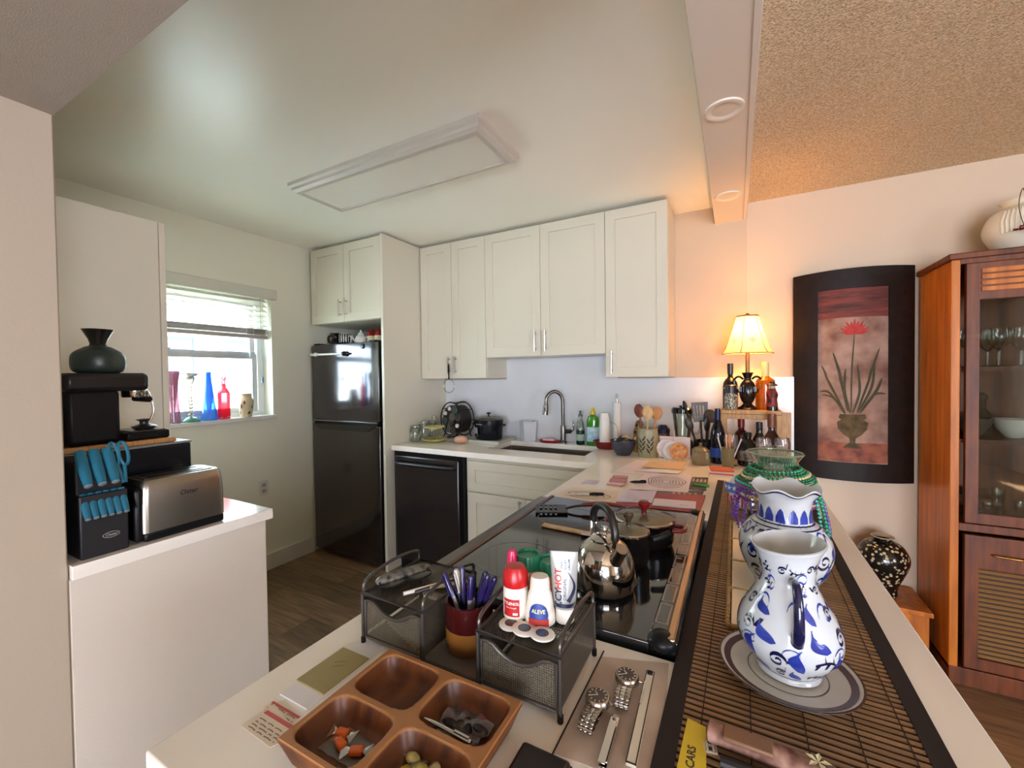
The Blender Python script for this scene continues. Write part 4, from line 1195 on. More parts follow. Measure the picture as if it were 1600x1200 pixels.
for ring, cnt in ((0.086, 8), (0.022, 2)):
    for q in range(cnt):
        a = 2 * PI * (q + 0.3) / cnt
        mm = [M('pod_dark', '3c3a34', 0.35, noise=(20, 0.4)), M('pod_green', '3a4a40', 0.35), M('pod_grey', '5a5650', 0.35)][k % 3]
        if k in (2, 3, 7):
            mm = M('pod_white', 'd8d2c6', 0.4)
        me_ = pod_me.copy()
        o = mesh_obj('coffee_pod', me_, mm, None, loc=(-1.955 + ring * math.cos(a) * math.cos(PCA) + 0.056 * math.sin(PCA), 2.715 + ring * math.cos(a) * math.sin(PCA) - 0.056 * math.cos(PCA), CT + 0.155 + ring * math.sin(a)), rot=(0, 0, PCA))
        white = k in (2, 3, 7)
        if white:
            o.scale = (0.5, 1.0, 0.5)
        tag(o, ['white-capped coffee pod high on the left of the wire carousel', 'white-capped coffee pod low on the wire carousel', 'white-capped coffee pod nearest the hub of the wire carousel'][(2, 3, 7).index(k)] if white else 'dark coffee pod at %s of the round wire carousel' % ('the right', 'the upper right', 'the top', 'the upper left', 'the left', 'the lower left', 'the bottom', 'the lower right', 'the hub', 'the hub centre')[k], 'coffee pod', 'coffee pods')
        k += 1
hs = thing('ring_strap', 'black strap with wire ring hanging from a cabinet handle', 'strap', (-1.905, 2.545, 1.40))
G().box(-0.005, 0.005, -0.0025, 0.0025, -0.02, 0.10).build('strap', black_plastic, hs, bevel=0.001)
G().tube([(0.05 * math.cos(2 * PI * k / 28), 0.0, -0.068 + 0.05 * math.sin(2 * PI * k / 28)) for k in range(28)], 0.0025, 6, closed=True).build('ring', M('ring_brass', '8a7a55', 0.3, 0.8), hs)

tr_ = tag(slab([-0.17, -0.15, 0.15, 0.17], [-0.13, -0.115, 0.115, 0.13], lambda a, b: True, 0, 0.012, lambda p: Vector((p.x, p.y, p.z + (0.010 if (abs(p.x) > 0.16 or abs(p.y) > 0.12) and p.z > 0.005 else 0)))).build('serving_tray', M('pale_tray', 'b9bcae', 0.35, noise=(5, 0.2)), None, bevel=0.002, loc=(-1.665, 2.70, CT)), 'pale shallow tray under the slow cooker', 'tray')
sl = thing('slow_cooker', 'small black slow cooker on the pale tray', 'slow cooker', (-1.665, 2.72, CT + 0.0125))
G().lathe([(0.095, 0), (0.102, 0.008), (0.112, 0.13), (0.114, 0.148), (0.106, 0.15), (0.095, 0.13), (0.001, 0.02)], 36, cap1=False, sx=1.05, sy=0.85).build('base', M('cooker_navy', '12141b', 0.2, noise=(10, 0.2)), sl)
G().lathe([(0.114, 0.150), (0.116, 0.154), (0.10, 0.164), (0.05, 0.175), (0.001, 0.178)], 36, cap0=False, sx=1.05, sy=0.85).build('lid', glass('cooker_lid_glass', 'd8d0c4', 0.8, body='b0a898', amount=0.4), sl)
G().lathe([(0.006, 0.176), (0.006, 0.188), (0.018, 0.196), (0.016, 0.202), (0.001, 0.203)], 16).build('lid_knob', black_plastic, sl)
for s_ in (-1, 1):
    G().box(-0.014, 0.014, -0.02, 0.02, -0.008, 0.008).build('side_handle', black_plastic, sl, bevel=0.004, loc=(s_ * 0.125, 0, 0.11))
G().box(-0.0145, 0.0145, -0.002, 0.0, 0.02, 0.085).build('control_label', M('control_silver', 'a8aaa8', 0.3, 0.4), sl, loc=(-0.05, -0.092, 0.01), rot=(math.radians(4), 0, math.radians(-22)))
G().cyl((-0.048, -0.094, 0.04), (-0.053, -0.104, 0.04), 0.010).build('dial', black_plastic, sl)
G().box(-0.03, 0.03, -0.0015, 0, 0.118, 0.122).build('trim_line', M('control_silver', 'a8aaa8', 0.3, 0.4), sl, loc=(-0.02, -0.094, 0), rot=(math.radians(4), 0, math.radians(-10)))
pt = tag(G().ball((0, 0, 0.030), 0.036, sx=1.45, sy=1.0, sz=0.83, seg=20, rings=12).build('potato', M('pink_potato', 'c99a80', 0.6, noise=(12, 0.5), col2='a87860', bump=(40, 0.2, 0.002)), None, loc=(-1.77, 2.50, CT), rot=(0, 0, 0.3)), 'pinkish potato lying on the worktop near the sink', 'potato')

# behind the sink
ct_ = thing('plastic_tub', 'frosted clear plastic tub behind the sink', 'container', (-1.375, 2.81, CT))
G().lathe([(0.055, 0), (0.06, 0.004), (0.072, 0.15), (0.075, 0.15), (0.070, 0.148), (0.056, 0.01), (0.001, 0.008)], 4, cap1=False).build('body', M('frosted_plastic', 'dfe3e8', 0.45, trans=0.25), ct_, smooth=20)
sd = thing('sponge_dish', 'red oval dish holding a pink sponge beside the tap', 'dish', (-1.20, 2.805, CT))
G().lathe([(0.05, 0), (0.06, 0.004), (0.068, 0.02), (0.064, 0.02), (0.05, 0.008), (0.001, 0.006)], 28, cap1=False, sx=1.2, sy=0.7).build('dish', M('red_dish', '8a1f22', 0.3), sd)
sp_ = tag(G().box(-0.045, 0.045, -0.028, 0.028, 0, 0.022).build('sponge', M('pink_sponge', 'd8b0ae', 0.9, noise=(60, 0.5), bump=(80, 0.5, 0.003)), None, bevel=0.006, loc=(-1.20, 2.805, CT + 0.0085)), 'pink sponge lying in the red dish', 'sponge')


def bottle(name, label, loc, prof, mat, cap_prof=None, cap_mat=None, liquid=None, band=None, seg=24, sx=1, sy=1, cat='bottle', rz=0):
    t = thing(name, label, cat, loc, rz)
    G().lathe(prof, seg, sx=sx, sy=sy).build('body', mat, t)
    if cap_prof:
        G().lathe(cap_prof, 18).build('cap', cap_mat, t)
    if band:
        z0, z1, m_, r_ = band
        G().lathe([(r_, z0), (r_, z1)], seg, sx=sx, sy=sy, cap0=False, cap1=False).build('label_band', m_, t)
    if liquid:
        G().lathe(liquid[0], seg, sx=sx, sy=sy).build('liquid', liquid[1], t)
    return t


b1 = bottle('soap_dispenser', 'dark green dish soap bottle with clear upper half behind the sink', (-0.965, 2.815, CT), [(0.026, 0), (0.030, 0.004), (0.030, 0.10), (0.022, 0.16), (0.012, 0.185), (0.012, 0.20)], glass('clear_pet', 'e8efe8', 0.6), [(0.014, 0.198), (0.014, 0.212), (0.007, 0.216), (0.007, 0.232), (0.010, 0.238)], M('cap_grey', '55585c', 0.4), ([(0.026, 0.003), (0.029, 0.006), (0.029, 0.105), (0.001, 0.105)], M('dark_green_soap', '0f3a2a', 0.15)), (0.03, 0.075, M('soap_print', '9fb8a8', 0.4), 0.0304))
b2 = bottle('dish_soap_bottle', 'bright green dish soap bottle with yellow cap behind the sink', (-0.875, 2.815, CT), [(0.034, 0), (0.038, 0.005), (0.036, 0.09), (0.038, 0.17), (0.030, 0.20), (0.014, 0.21), (0.014, 0.218)], glass('green_pet', 'c8f0a8', 0.5, body='5ec030', amount=0.75), [(0.018, 0.216), (0.018, 0.235), (0.010, 0.245), (0.008, 0.262), (0.004, 0.264)], M('yellow_cap', 'd8b52a', 0.35), None, (0.03, 0.13, M('soap_label_blue', '7fb8d8', 0.35, noise=(30, 0.8), col2='e8f0e0'), 0.0388), sx=1.15, sy=0.75)
cup_me = G().lathe([(0.026, 0), (0.036, 0.075), (0.0375, 0.077), (0.0345, 0.077), (0.025, 0.002)], 24, cap1=False).mesh('paper_cup')
order = ['lowest', 'second from the bottom', 'third from the bottom', 'fourth from the bottom', 'fifth from the bottom', 'fifth from the top', 'fourth from the top', 'third from the top', 'second from the top', 'topmost']
for k in range(10):
    o = mesh_obj('paper_cup', cup_me, M('paper_white', 'e9e6e0', 0.6, noise=(20, 0.25), col2='c8c4c0'), None, loc=(-0.772, 2.750, CT + 0.009 + 0.077 + 0.0165 * k), rot=(PI, 0, 0))
    tag(o, 'upturned white paper cup in the red basket, %s of the stack' % order[k], 'paper cup', 'paper cups in the red basket')
rb = thing('red_basket', 'shallow red basket with wire handle behind the sink', 'basket', (-0.762, 2.745, CT))
G().lathe([(0.055, 0), (0.062, 0.004), (0.082, 0.04), (0.086, 0.048), (0.080, 0.046), (0.060, 0.010), (0.001, 0.008)], 30, cap1=False).build('bowl', M('red_enamel', '7d2320', 0.3, noise=(10, 0.3)), rb)
G().lathe([(0.086, 0.0), (0.089, 0.003), (0.086, 0.006)], 30, cap0=False, cap1=False).build('rim', M('red_enamel', '7d2320', 0.3), rb, loc=(0, 0, 0.045))
G().tube(bez([(0.085, 0, 0.05), (0.07, 0, 0.15), (0.03, 0, 0.175), (0.0, 0, 0.16)], 16), 0.002, 6).build('wire_handle', chrome, rb)
pr_ = thing('paper_towel_holder', 'slim white paper towel roll on an upright holder', 'towel holder', (-0.715, 2.855, CT))
G().lathe([(0.030, 0), (0.030, 0.01), (0.006, 0.014), (0.006, 0.33), (0.001, 0.332)], 20).build('stand', chrome, pr_)
G().lathe([(0.007, 0.02), (0.026, 0.02), (0.026, 0.30), (0.007, 0.30)], 24).build('roll', M('towel_white', 'e6e3dc', 0.85, bump=(60, 0.2, 0.002)), pr_)
G().tube(bez([(0, 0, 0.33), (0.010, 0, 0.345), (0, 0, 0.358), (-0.010, 0, 0.345), (0, 0, 0.332)], 16), 0.002, 6).build('hook', chrome, pr_)

# ------------------------------------------------------------------ corner clutter
bw_ = thing('dark_bowl', 'dark blue-grey bowl filled with wrapped packets', 'bowl', (-0.605, 2.56, CT))
G().lathe(smooth_prof([(0.040, 0), (0.046, 0.008), (0.066, 0.04), (0.072, 0.085), (0.068, 0.085), (0.060, 0.04), (0.001, 0.02)], 3), 32, cap1=False).build('bowl', M('bowl_slate', '3a3a46', 0.25, noise=(20, 0.5), col2='23222a'), bw_)
for k in range(6):
    o = tag(G().box(-0.028, 0.028, -0.018, 0.018, -0.003, 0.003).build('packet', [M('packet_white', 'd9d4c8', 0.5), M('packet_black', '2a2624', 0.4), M('packet_tan', 'b8a078', 0.5)][k % 3], None, bevel=0.002,
        loc=(-0.605 + 0.026 * math.cos(k * 1.1), 2.56 + 0.024 * math.sin(k * 1.1), CT + 0.070 + 0.0075 * k), rot=(0.5 * math.sin(k), 0.4 * math.cos(k * 1.7), k * 1.1)),
        ['white packet low in the dark bowl', 'black packet low in the dark bowl', 'tan packet low in the dark bowl', 'white packet on top of the dark bowl', 'black packet on top of the dark bowl', 'tan packet topmost in the dark bowl'][k], 'packet', 'packets in the dark bowl')
crk = thing('utensil_crock', 'tall pale green crock with dark leaf sprays', 'crock', (-0.46, 2.56, CT))
cpf = smooth_prof([(0.050, 0), (0.055, 0.006), (0.060, 0.06), (0.060, 0.12), (0.056, 0.16), (0.058, 0.172)], 4)
G().lathe(cpf + [(0.053, 0.172), (0.05, 0.12), (0.05, 0.02), (0.001, 0.015)], 36, cap1=False).build('body', M('celadon_glaze', '9a9678', 0.35, noise=(6, 0.5), col2='6f7058'), crk)
lf = G()
fm = lambda u, v: Vector(((prof_r(cpf, v) + 0.0008) * math.cos(u), (prof_r(cpf, v) + 0.0008) * math.sin(u), v))
for base in (-2.0, -1.2, -2.8):
    stroke(lf, [(base + 0.06 * t, 0.012 + 0.10 * t) for t in (0, .25, .5, .75, 1)], [0.03, 0.03, 0.025, 0.02, 0.01], fm)
    for q in range(6):
        t = 0.2 + q * 0.14
        s_ = 1 if q % 2 else -1
        u0, v0 = base + 0.06 * t, 0.012 + 0.10 * t
        stroke(lf, [(u0, v0), (u0 + s_ * 0.20, v0 + 0.012), (u0 + s_ * 0.38, v0 + 0.030)], [0.004, 0.020, 0.001], fm)
lf.build('leaf_sprays', M('dark_leaf_glaze', '2e2a22', 0.4), crk, smooth=0, kind='stuff')


def spoon(label, loc, lean, az, ln, mat, bw=0.03, bl=0.055, cat='wooden spoon', group=None, kind='spoon'):
    t = thing('wooden_spoon' if cat == 'wooden spoon' else 'cooking_utensil', label, cat, loc, group=group, rot=(0, 0, 0))
    t.rotation_euler = (0, math.radians(lean), math.radians(az))
    G().tube([(0, 0, 0), (0, 0, ln)], [0.005, 0.006], 8).build('handle', mat, t)
    n = 8
    G().tube([(0, 0, ln - 0.01 + bl * i / n) for i in range(n + 1)], [max(0.004, bw * math.sin(PI * (0.08 + 0.86 * i / n)) ** 0.6) for i in range(n + 1)], 12, flat=0.35).xf(Matrix.Rotation(PI / 2, 4, 'Z')).build('bowl', mat, t)
    return t


spoon('dark reddish wooden spoon in the leaf-spray crock', (-0.475, 2.555, CT + 0.02), -8, -10, 0.225, wood('red_wood', '7d3a20', '5a2410', 0.5, 20, (4, 4, 1)), 0.030, 0.080)
spoon('pale wooden spoon in the middle of the crock', (-0.462, 2.55, CT + 0.02), 1, 0, 0.215, wood('beech', 'd8b88a', 'b9925e', 0.55, 20, (4, 4, 1)), 0.033, 0.080)
spoon('tan wooden spoon leaning to the rim of the crock', (-0.445, 2.56, CT + 0.02), 9, 10, 0.215, wood('tan_wood', 'c98f55', 'a06a38', 0.55, 20, (4, 4, 1)), 0.031, 0.075)
for i, (x, y, z) in enumerate(((-0.545, 2.70, 0.0), (-0.555, 2.80, 0.03))):
    t = thing('figurine', ['small gilt owl-shaped figurine behind the dark bowl', 'small brass ornament behind the owl figurine'][i], 'figurine', (x, y, CT))
    gm = M('old_gilt', 'a8854a', 0.35, 0.5, noise=(30, 0.8), col2='5a3a1a')
    G().lathe(smooth_prof([(0.026, 0), (0.034, 0.02), (0.036, 0.06 + z), (0.026, 0.10 + z), (0.030, 0.125 + z), (0.018, 0.155 + z), (0.001, 0.160 + z)], 3), 20).build('body', gm, t)
    for s_ in (-1, 1):
        G().ball((s_ * 0.012, -0.028, 0.128 + z), 0.008, seg=10, rings=6).build('eye', M('owl_eye', '1a120a', 0.2), t)
    G().lathe([(0.034, 0), (0.036, 0.004), (0.030, 0.008)], 20).build('foot', gm, t)
sj = thing('canister', 'small dark-lidded glass canister behind the plate rack', 'jar', (-0.402, 2.76, CT))
G().lathe([(0.038, 0), (0.040, 0.005), (0.040, 0.11), (0.036, 0.12)], 24).build('body', glass('canister_glass', 'c9c0b8', 0.6, body='8d7d74', amount=0.6), sj)
G().lathe([(0.041, 0.12), (0.042, 0.145), (0.030, 0.155), (0.020, 0.170), (0.001, 0.172)], 24).build('lid', M('navy_lid', '1c1a30', 0.3), sj)

bl_ = thing('blender', 'clear blender jug with black lid and base behind the utensils', 'blender', (-0.285, 2.75, CT))
G().lathe([(0.065, 0), (0.065, 0.06), (0.048, 0.085)], 24).build('base', black_plastic, bl_)
G().lathe([(0.042, 0.085), (0.060, 0.25), (0.063, 0.252), (0.056, 0.25), (0.038, 0.088)], 28, cap0=False, cap1=False).build('jug', clear, bl_)
G().lathe([(0.066, 0.25), (0.066, 0.275), (0.058, 0.285), (0.02, 0.287), (0.02, 0.297), (0.001, 0.298)], 28).build('lid', black_gloss, bl_)
G().tube(bez([(0.055, 0, 0.24), (0.10, 0, 0.235), (0.095, 0, 0.14), (0.05, 0, 0.12)], 14), 0.008, 8).build('handle', clear, bl_)

# plate rack with small plates and a pizza-print plate
rk = thing('plate_rack', 'white wire rack standing on a white tile by the crock', 'rack', (-0.312, 2.53, CT))
G().box(-0.085, 0.085, 0.045, 0.055, 0.0, 0.125).build('backing_tile', M('tile_white', 'd9cfd0', 0.3), rk, bevel=0.003)
for k in range(6):
    x = -0.07 + 0.028 * k
    G().tube(bez([(x, -0.035, 0.0), (x, -0.035, 0.05), (x, -0.02, 0.055), (x, 0.04, 0.055)], 9), 0.002, 6).build('wire', M('rack_white', 'e6e2da', 0.4), rk)
G().tube([(-0.075, -0.035, 0.003), (0.075, -0.035, 0.003)], 0.002, 6).build('rail', M('rack_white', 'e6e2da', 0.4), rk)
G().tube([(-0.075, 0.04, 0.056), (0.075, 0.04, 0.056)], 0.002, 6).build('rail', M('rack_white', 'e6e2da', 0.4), rk)
G().tube([(0.0, 0.04, 0.055), (0.0, 0.04, 0.16)], 0.002, 6).build('upright', M('rack_white', 'e6e2da', 0.4), rk)
for i, (dx, r, mt_, lab) in enumerate(((-0.035, 0.055, M('plate_white', 'dcd8d8', 0.2), 'white saucer standing at the left of the rack'), (-0.005, 0.050, M('plate_white', 'dcd8d8', 0.2), 'white saucer standing in the middle of the rack'), (0.032, 0.048, M('pizza_print', 'b86a30', 0.4, noise=(45, 1.0), col2='e0a860', detail=1), 'round orange picture plate at the front of the rack'))):
    o = G().lathe([(r * 0.55, 0), (r * 0.6, 0.002), (r, 0.008), (r * 0.97, 0.009), (r * 0.58, 0.004), (0.001, 0.004)], 32, cap1=False).xf(Matrix.Rotation(PI / 2 - 0.12, 4, 'X')).build('saucer', mt_, None, loc=(-0.312 + dx, 2.53 - 0.008 - 0.016 * i, CT + r + 0.006), rot=(0, 0, 0.15))
    tag(o, lab, 'saucer')

# black utensil holder with nylon tools
uh = thing('utensil_holder', 'black utensil holder crowded with cooking tools', 'utensil holder', (-0.155, 2.66, CT))
G().lathe([(0.055, 0), (0.06, 0.005), (0.062, 0.10), (0.058, 0.10), (0.054, 0.01), (0.001, 0.008)], 28, cap1=False).build('pot', black_plastic, uh)
nyl = M('nylon_grey', '2c2620', 0.4, noise=(20, 0.3))
tu = thing('cooking_utensil', 'large slotted nylon turner standing in the black holder', 'utensil', (-0.165, 2.635, CT + 0.02), rot=(math.radians(-4), math.radians(-3), math.radians(12)))
G().tube([(0, 0, 0), (0, 0, 0.20)], 0.006, 8).build('handle', nyl, tu)
slab([-0.046, -0.036, -0.030, -0.018, -0.012, 0.0, 0.006, 0.018, 0.024, 0.036, 0.046], [0.19, 0.215, 0.285, 0.305],
     lambda a, b: not (0.215 < b < 0.285 and any(p < a < q for p, q in ((-0.036, -0.030), (-0.018, -0.012), (0.0, 0.006), (0.018, 0.024)))), -0.002, 0.002,
     lambda p: Vector((p.x * (0.8 + 1.6 * (p.y - 0.19)), p.z, p.y))).build('head', nyl, tu)
spoon('dark nylon ladle leaning right in the black holder', (-0.150, 2.645, CT + 0.02), 6, -20, 0.20, M('nylon_brown', '4a3a2c', 0.4), 0.038, 0.075, 'utensil')
spoon('black nylon spoon leaning left in the black holder', (-0.175, 2.64, CT + 0.02), -20, 10, 0.16, nyl, 0.022, 0.075, 'utensil')
spoon('black spatula handle sticking out far left of the black holder', (-0.190, 2.68, CT + 0.02), -15, 0, 0.27, black_plastic, 0.012, 0.06, 'utensil')
spoon('dark whisk-like tool in the middle of the black holder', (-0.150, 2.62, CT + 0.02), 3, 40, 0.15, M('nylon_dark', '1c1816', 0.3), 0.022, 0.09, 'utensil')

gj = thing('glass_candy_jar', 'pressed glass jar with domed lid at the papers end', 'jar', (-0.165, 2.46, CT))
pg_ = glass('pressed_glass', 'f4ecd6', 0.8, body='d0c49c', amount=0.4)
G().lathe([(0.042, 0), (0.046, 0.005), (0.046, 0.065), (0.042, 0.070)], 12).build('body', pg_, gj, smooth=20)
G().lathe([(0.047, 0.070), (0.046, 0.078), (0.028, 0.092), (0.008, 0.098), (0.006, 0.106), (0.010, 0.112), (0.001, 0.118)], 12).build('lid', pg_, gj, smooth=20)
wb = bottle('wine_bottle', 'tall dark blue wine bottle with blue label by the bamboo shelf', (-0.085, 2.535, CT), smooth_prof([(0.034, 0), (0.037, 0.006), (0.037, 0.14), (0.030, 0.19), (0.015, 0.235), (0.013, 0.255), (0.013, 0.295)], 3), M('bottle_black_blue', '0b0d1c', 0.06, noise=(8, 0.3)), [(0.0145, 0.235), (0.0145, 0.298), (0.001, 0.300)], M('foil_navy', '1a2140', 0.25, 0.6), None, (0.035, 0.095, M('wine_label_blue', '1d48a0', 0.35, noise=(8, 0.4)), 0.0376))
sc_ = thing('stick_cup', 'small olive cup holding sticks and a tiny wooden spoon', 'cup', (-0.035, 2.42, CT))
G().lathe([(0.024, 0), (0.027, 0.004), (0.032, 0.105), (0.029, 0.105), (0.024, 0.01), (0.001, 0.008)], 24, cap1=False).build('cup', M('olive_glaze', '6f6848', 0.3, noise=(15, 0.4)), sc_)
for i, (dx, dy, ln, lean, az, mm) in enumerate(((-0.010, 0.0, 0.15, -14, 0, 'cfc4b4'), (0.0, 0.01, 0.165, -3, 20, 'd8b89a'), (0.012, 0.0, 0.15, 20, 10, 'c8c4c0'))):
    o = G().tube([(0, 0, 0), (0, 0, ln)], 0.0035, 8).build('stick', M('stick_' + mm, mm, 0.5), None, loc=(-0.035 + dx, 2.42 + dy, CT + 0.012), rot=(0, math.radians(lean), math.radians(az)))
    tag(o, ['cream stick leaning left in the olive cup', 'tan stick upright in the olive cup', 'grey stick leaning right in the olive cup'][i], 'stick')
spoon('tiny orange wooden spoon in the olive cup', (-0.030, 2.415, CT + 0.012), 2, 0, 0.13, wood('orange_wood', 'c98a5a', 'a86a3a', 0.5, 20, (4, 4, 1)), 0.010, 0.045)

# ------------------------------------------------------------------ bamboo shelf with lamp
bmb = wood('bamboo', 'b98a4a', '9a6a2e', 0.45, 8, (14, 2, 2))
sh = thing('bamboo_shelf', 'small bamboo riser shelf against the backsplash', 'shelf', (0.075, 2.72, CT))
G().box(-0.145, 0.145, -0.09, 0.11, 0.262, 0.285).build('shelf_top', bmb, sh, bevel=0.003)
G().box(-0.13, 0.13, -0.085, -0.067, 0.235, 0.262).build('apron', bmb, sh, bevel=0.002)
for sx in (-1, 1):
    for yy in (-0.08, 0.09):
        G().box(sx * 0.132 - 0.012, sx * 0.132 + 0.012, yy - 0.012, yy + 0.012, 0, 0.262).build('leg', bmb, sh, bevel=0.002)
G().box(0.150, 0.195, 0.0, 0.018, 0.0, 0.27).build('side_panel', bmb, sh, bevel=0.002)
SH = CT + 0.2855
lm = thing('table_lamp', 'lit table lamp with cream panelled shade and black urn base', 'lamp', (0.062, 2.715, SH))
urn_m = M('lamp_urn_black', '1a1210', 0.18, noise=(20, 0.3))
G().lathe(smooth_prof([(0.046, 0), (0.050, 0.006), (0.034, 0.018), (0.022, 0.032), (0.030, 0.045), (0.040, 0.075), (0.042, 0.11), (0.034, 0.145), (0.020, 0.165), (0.018, 0.178), (0.030, 0.205), (0.028, 0.206), (0.010, 0.19)], 3), 32).build('urn', urn_m, lm)
gg = G()
for k in range(18):
    a = 2 * PI * k / 18
    gg.tube([(0.043 * math.cos(a), 0.043 * math.sin(a), 0.10), (0.040 * math.cos(a), 0.040 * math.sin(a), 0.128)], 0.003, 5)
gg.build('fluting', urn_m, lm, kind='stuff')
for s_ in (-1, 1):
    G().tube(bez([(s_ * 0.020, 0, 0.170), (s_ * 0.045, 0, 0.185), (s_ * 0.068, 0, 0.165), (s_ * 0.064, 0, 0.125), (s_ * 0.042, 0, 0.095)], 20), 0.0055, 8).build('handle', urn_m, lm)
G().tube([(0, 0, 0.19), (0, 0, 0.325)], 0.011, 12).build('stem', M('lamp_stem_brass', '7a5a30', 0.35, 0.6), lm)
G().ball((0, 0, 0.385), 0.028, seg=16, rings=10, sz=1.3).build('bulb', M('lit_bulb', 'fff0d0', 0.5, emit=('ffd9a0', 8.0)), lm)
shade_m = bpy.data.materials.new('lamp_shade_fabric')
shade_m.use_nodes = True
N_, L_ = shade_m.node_tree.nodes, shade_m.node_tree.links
N_.remove(N_['Principled BSDF'])
dfn = N_.new('ShaderNodeBsdfDiffuse'); dfn.inputs['Color'].default_value = lin('efe0b8')
tln = N_.new('ShaderNodeBsdfTranslucent'); tln.inputs['Color'].default_value = lin('f6dc98')
mxn = N_.new('ShaderNodeMixShader'); mxn.inputs[0].default_value = 0.28
L_.new(dfn.outputs[0], mxn.inputs[1]); L_.new(tln.outputs[0], mxn.inputs[2]); L_.new(mxn.outputs[0], N_['Material Output'].inputs['Surface'])
RS = [(0.132, 0.315), (0.112, 0.345), (0.094, 0.40), (0.075, 0.46), (0.060, 0.515), (0.055, 0.525)]


def hexr(a, r):
    t = (a % (PI / 3)) - PI / 6
    return r * (0.93 + 0.07 * (abs(t) / (PI / 6)))


g = G()
g.rings([[(hexr(2 * PI * j / 48, r) * math.cos(2 * PI * j / 48 + 0.25), hexr(2 * PI * j / 48, r) * math.sin(2 * PI * j / 48 + 0.25), z) for j in range(48)] for r, z in RS], cap0=False, cap1=False)
g.build('shade', shade_m, lm)
tk_ = M('shade_trim', '6a4a2a', 0.6)
for k in range(6):
    a = 2 * PI * k / 6 + 0.25
    G().tube([(r * 1.004 * math.cos(a), r * 1.004 * math.sin(a), z) for r, z in RS], 0.0016, 5).build('shade_rib', tk_, lm)
for (r, z) in (RS[0], RS[-1]):
    G().tube([(hexr(2 * PI * j / 48, r) * 1.003 * math.cos(2 * PI * j / 48 + 0.25), hexr(2 * PI * j / 48, r) * 1.003 * math.sin(2 * PI * j / 48 + 0.25), z) for j in range(48)], 0.002 if r > 0.1 else 0.004, 6, closed=True).build('shade_trim_band', tk_, lm)
for k in range(6):
    a = 2 * PI * (k + 0.5) / 6 + 0.25
    r = 0.0955 * 0.965
    mo = G()
    for (du, dv, w) in ((0, 0.008, 0.016), (-0.01, 0.0, 0.012), (0.01, 0.0, 0.012), (0, -0.008, 0.014)):
        stroke(mo, [(du - w / 2, dv), (du, dv + 0.003), (du + w / 2, dv)], [0.002, 0.007, 0.002], lambda x, y: Vector(((r - 0.36 * y) * math.cos(a) * 1.01 - x * math.sin(a), (r - 0.36 * y) * math.sin(a) * 1.01 + x * math.cos(a), 0.385 + y)))
    mo.build('shade_motif', M('shade_motif_green', '4a5030', 0.7), lm, smooth=0)
G().lathe([(0.014, 0.525), (0.016, 0.530), (0.010, 0.540), (0.001, 0.545)], 16).build('finial', M('lamp_stem_brass', '7a5a30', 0.35, 0.6), lm)
for k in range(3):
    a = 2 * PI * k / 3
    G().tube([(0, 0, 0.524), (0.054 * math.cos(a), 0.054 * math.sin(a), 0.524)], 0.0018, 5).build('spider', tk_, lm)
pl_ = bpy.data.lights.new('lamp_bulb_light', 'POINT')
pl_.energy = 7.0
pl_.color = (1.0, 0.46, 0.13)
pl_.shadow_soft_size = 0.03
po = bpy.data.objects.new('lamp_bulb_light', pl_)
COL.objects.link(po)
po.parent = lm
po.location = (0, 0, 0.445)

# bottles round the lamp
bottle('liquor_bottle', 'black liquor bottle with pale lettering left of the lamp urn', (-0.025, 2.755, SH), smooth_prof([(0.036, 0), (0.040, 0.006), (0.040, 0.13), (0.028, 0.165), (0.014, 0.185), (0.013, 0.235)], 3), M('black_bottle', '120d0c', 0.08), [(0.016, 0.200), (0.016, 0.262), (0.001, 0.264)], M('black_foil', '1c1816', 0.3), None, (0.105, 0.125, M('bottle_band_cream', 'c8bfa8', 0.5, noise=(60, 1.0), col2='1c1816'), 0.0404))
bottle('spice_shaker', 'speckled black and white jar on the near left of the shelf', (-0.022, 2.665, SH), [(0.030, 0), (0.033, 0.005), (0.033, 0.075), (0.026, 0.090), (0.026, 0.094)], M('peppercorn_mix', '2a241c', 0.4, noise=(160, 1.0), col2='c8bfa8', detail=0), [(0.029, 0.092), (0.030, 0.135), (0.024, 0.140), (0.001, 0.141)], M('shaker_top', '231d1a', 0.35), cat='jar')
bottle('liquor_bottle', 'amber orange bottle with pale capsule right of the lamp urn', (0.150, 2.745, SH), smooth_prof([(0.044, 0), (0.048, 0.006), (0.048, 0.145), (0.038, 0.17), (0.016, 0.19), (0.015, 0.24)], 3), glass('amber_glass', 'f0a030', 0.6, body='e08a10', amount=0.55), [(0.0185, 0.185), (0.0185, 0.265), (0.001, 0.267)], M('pale_capsule', 'd0bd84', 0.4), None, (0.045, 0.055, M('amber_label', 'b87820', 0.4), 0.0485))
fg2 = thing('figurine', 'small red and black clothed figurine at the front right of the shelf', 'figurine', (0.178, 2.665, SH))
G().lathe(smooth_prof([(0.024, 0), (0.026, 0.03), (0.022, 0.06), (0.027, 0.085), (0.018, 0.11), (0.016, 0.118)], 3), 18).build('robe', M('figurine_red', '8a2018', 0.5, noise=(40, 1.0), col2='1a1214', detail=0), fg2)
G().ball((0, 0, 0.128), 0.014, seg=14, rings=8).build('head', M('figurine_face', 'b9a890', 0.5), fg2)
G().lathe([(0.026, 0), (0.024, 0.006), (0.012, 0.012), (0.010, 0.022), (0.001, 0.024)], 16).build('hat', M('figurine_hat', '1c100e', 0.5), fg2, loc=(0, 0, 0.134))
G().lathe([(0.027, 0), (0.027, 0.02)], 18).build('plinth', black_gloss, fg2)

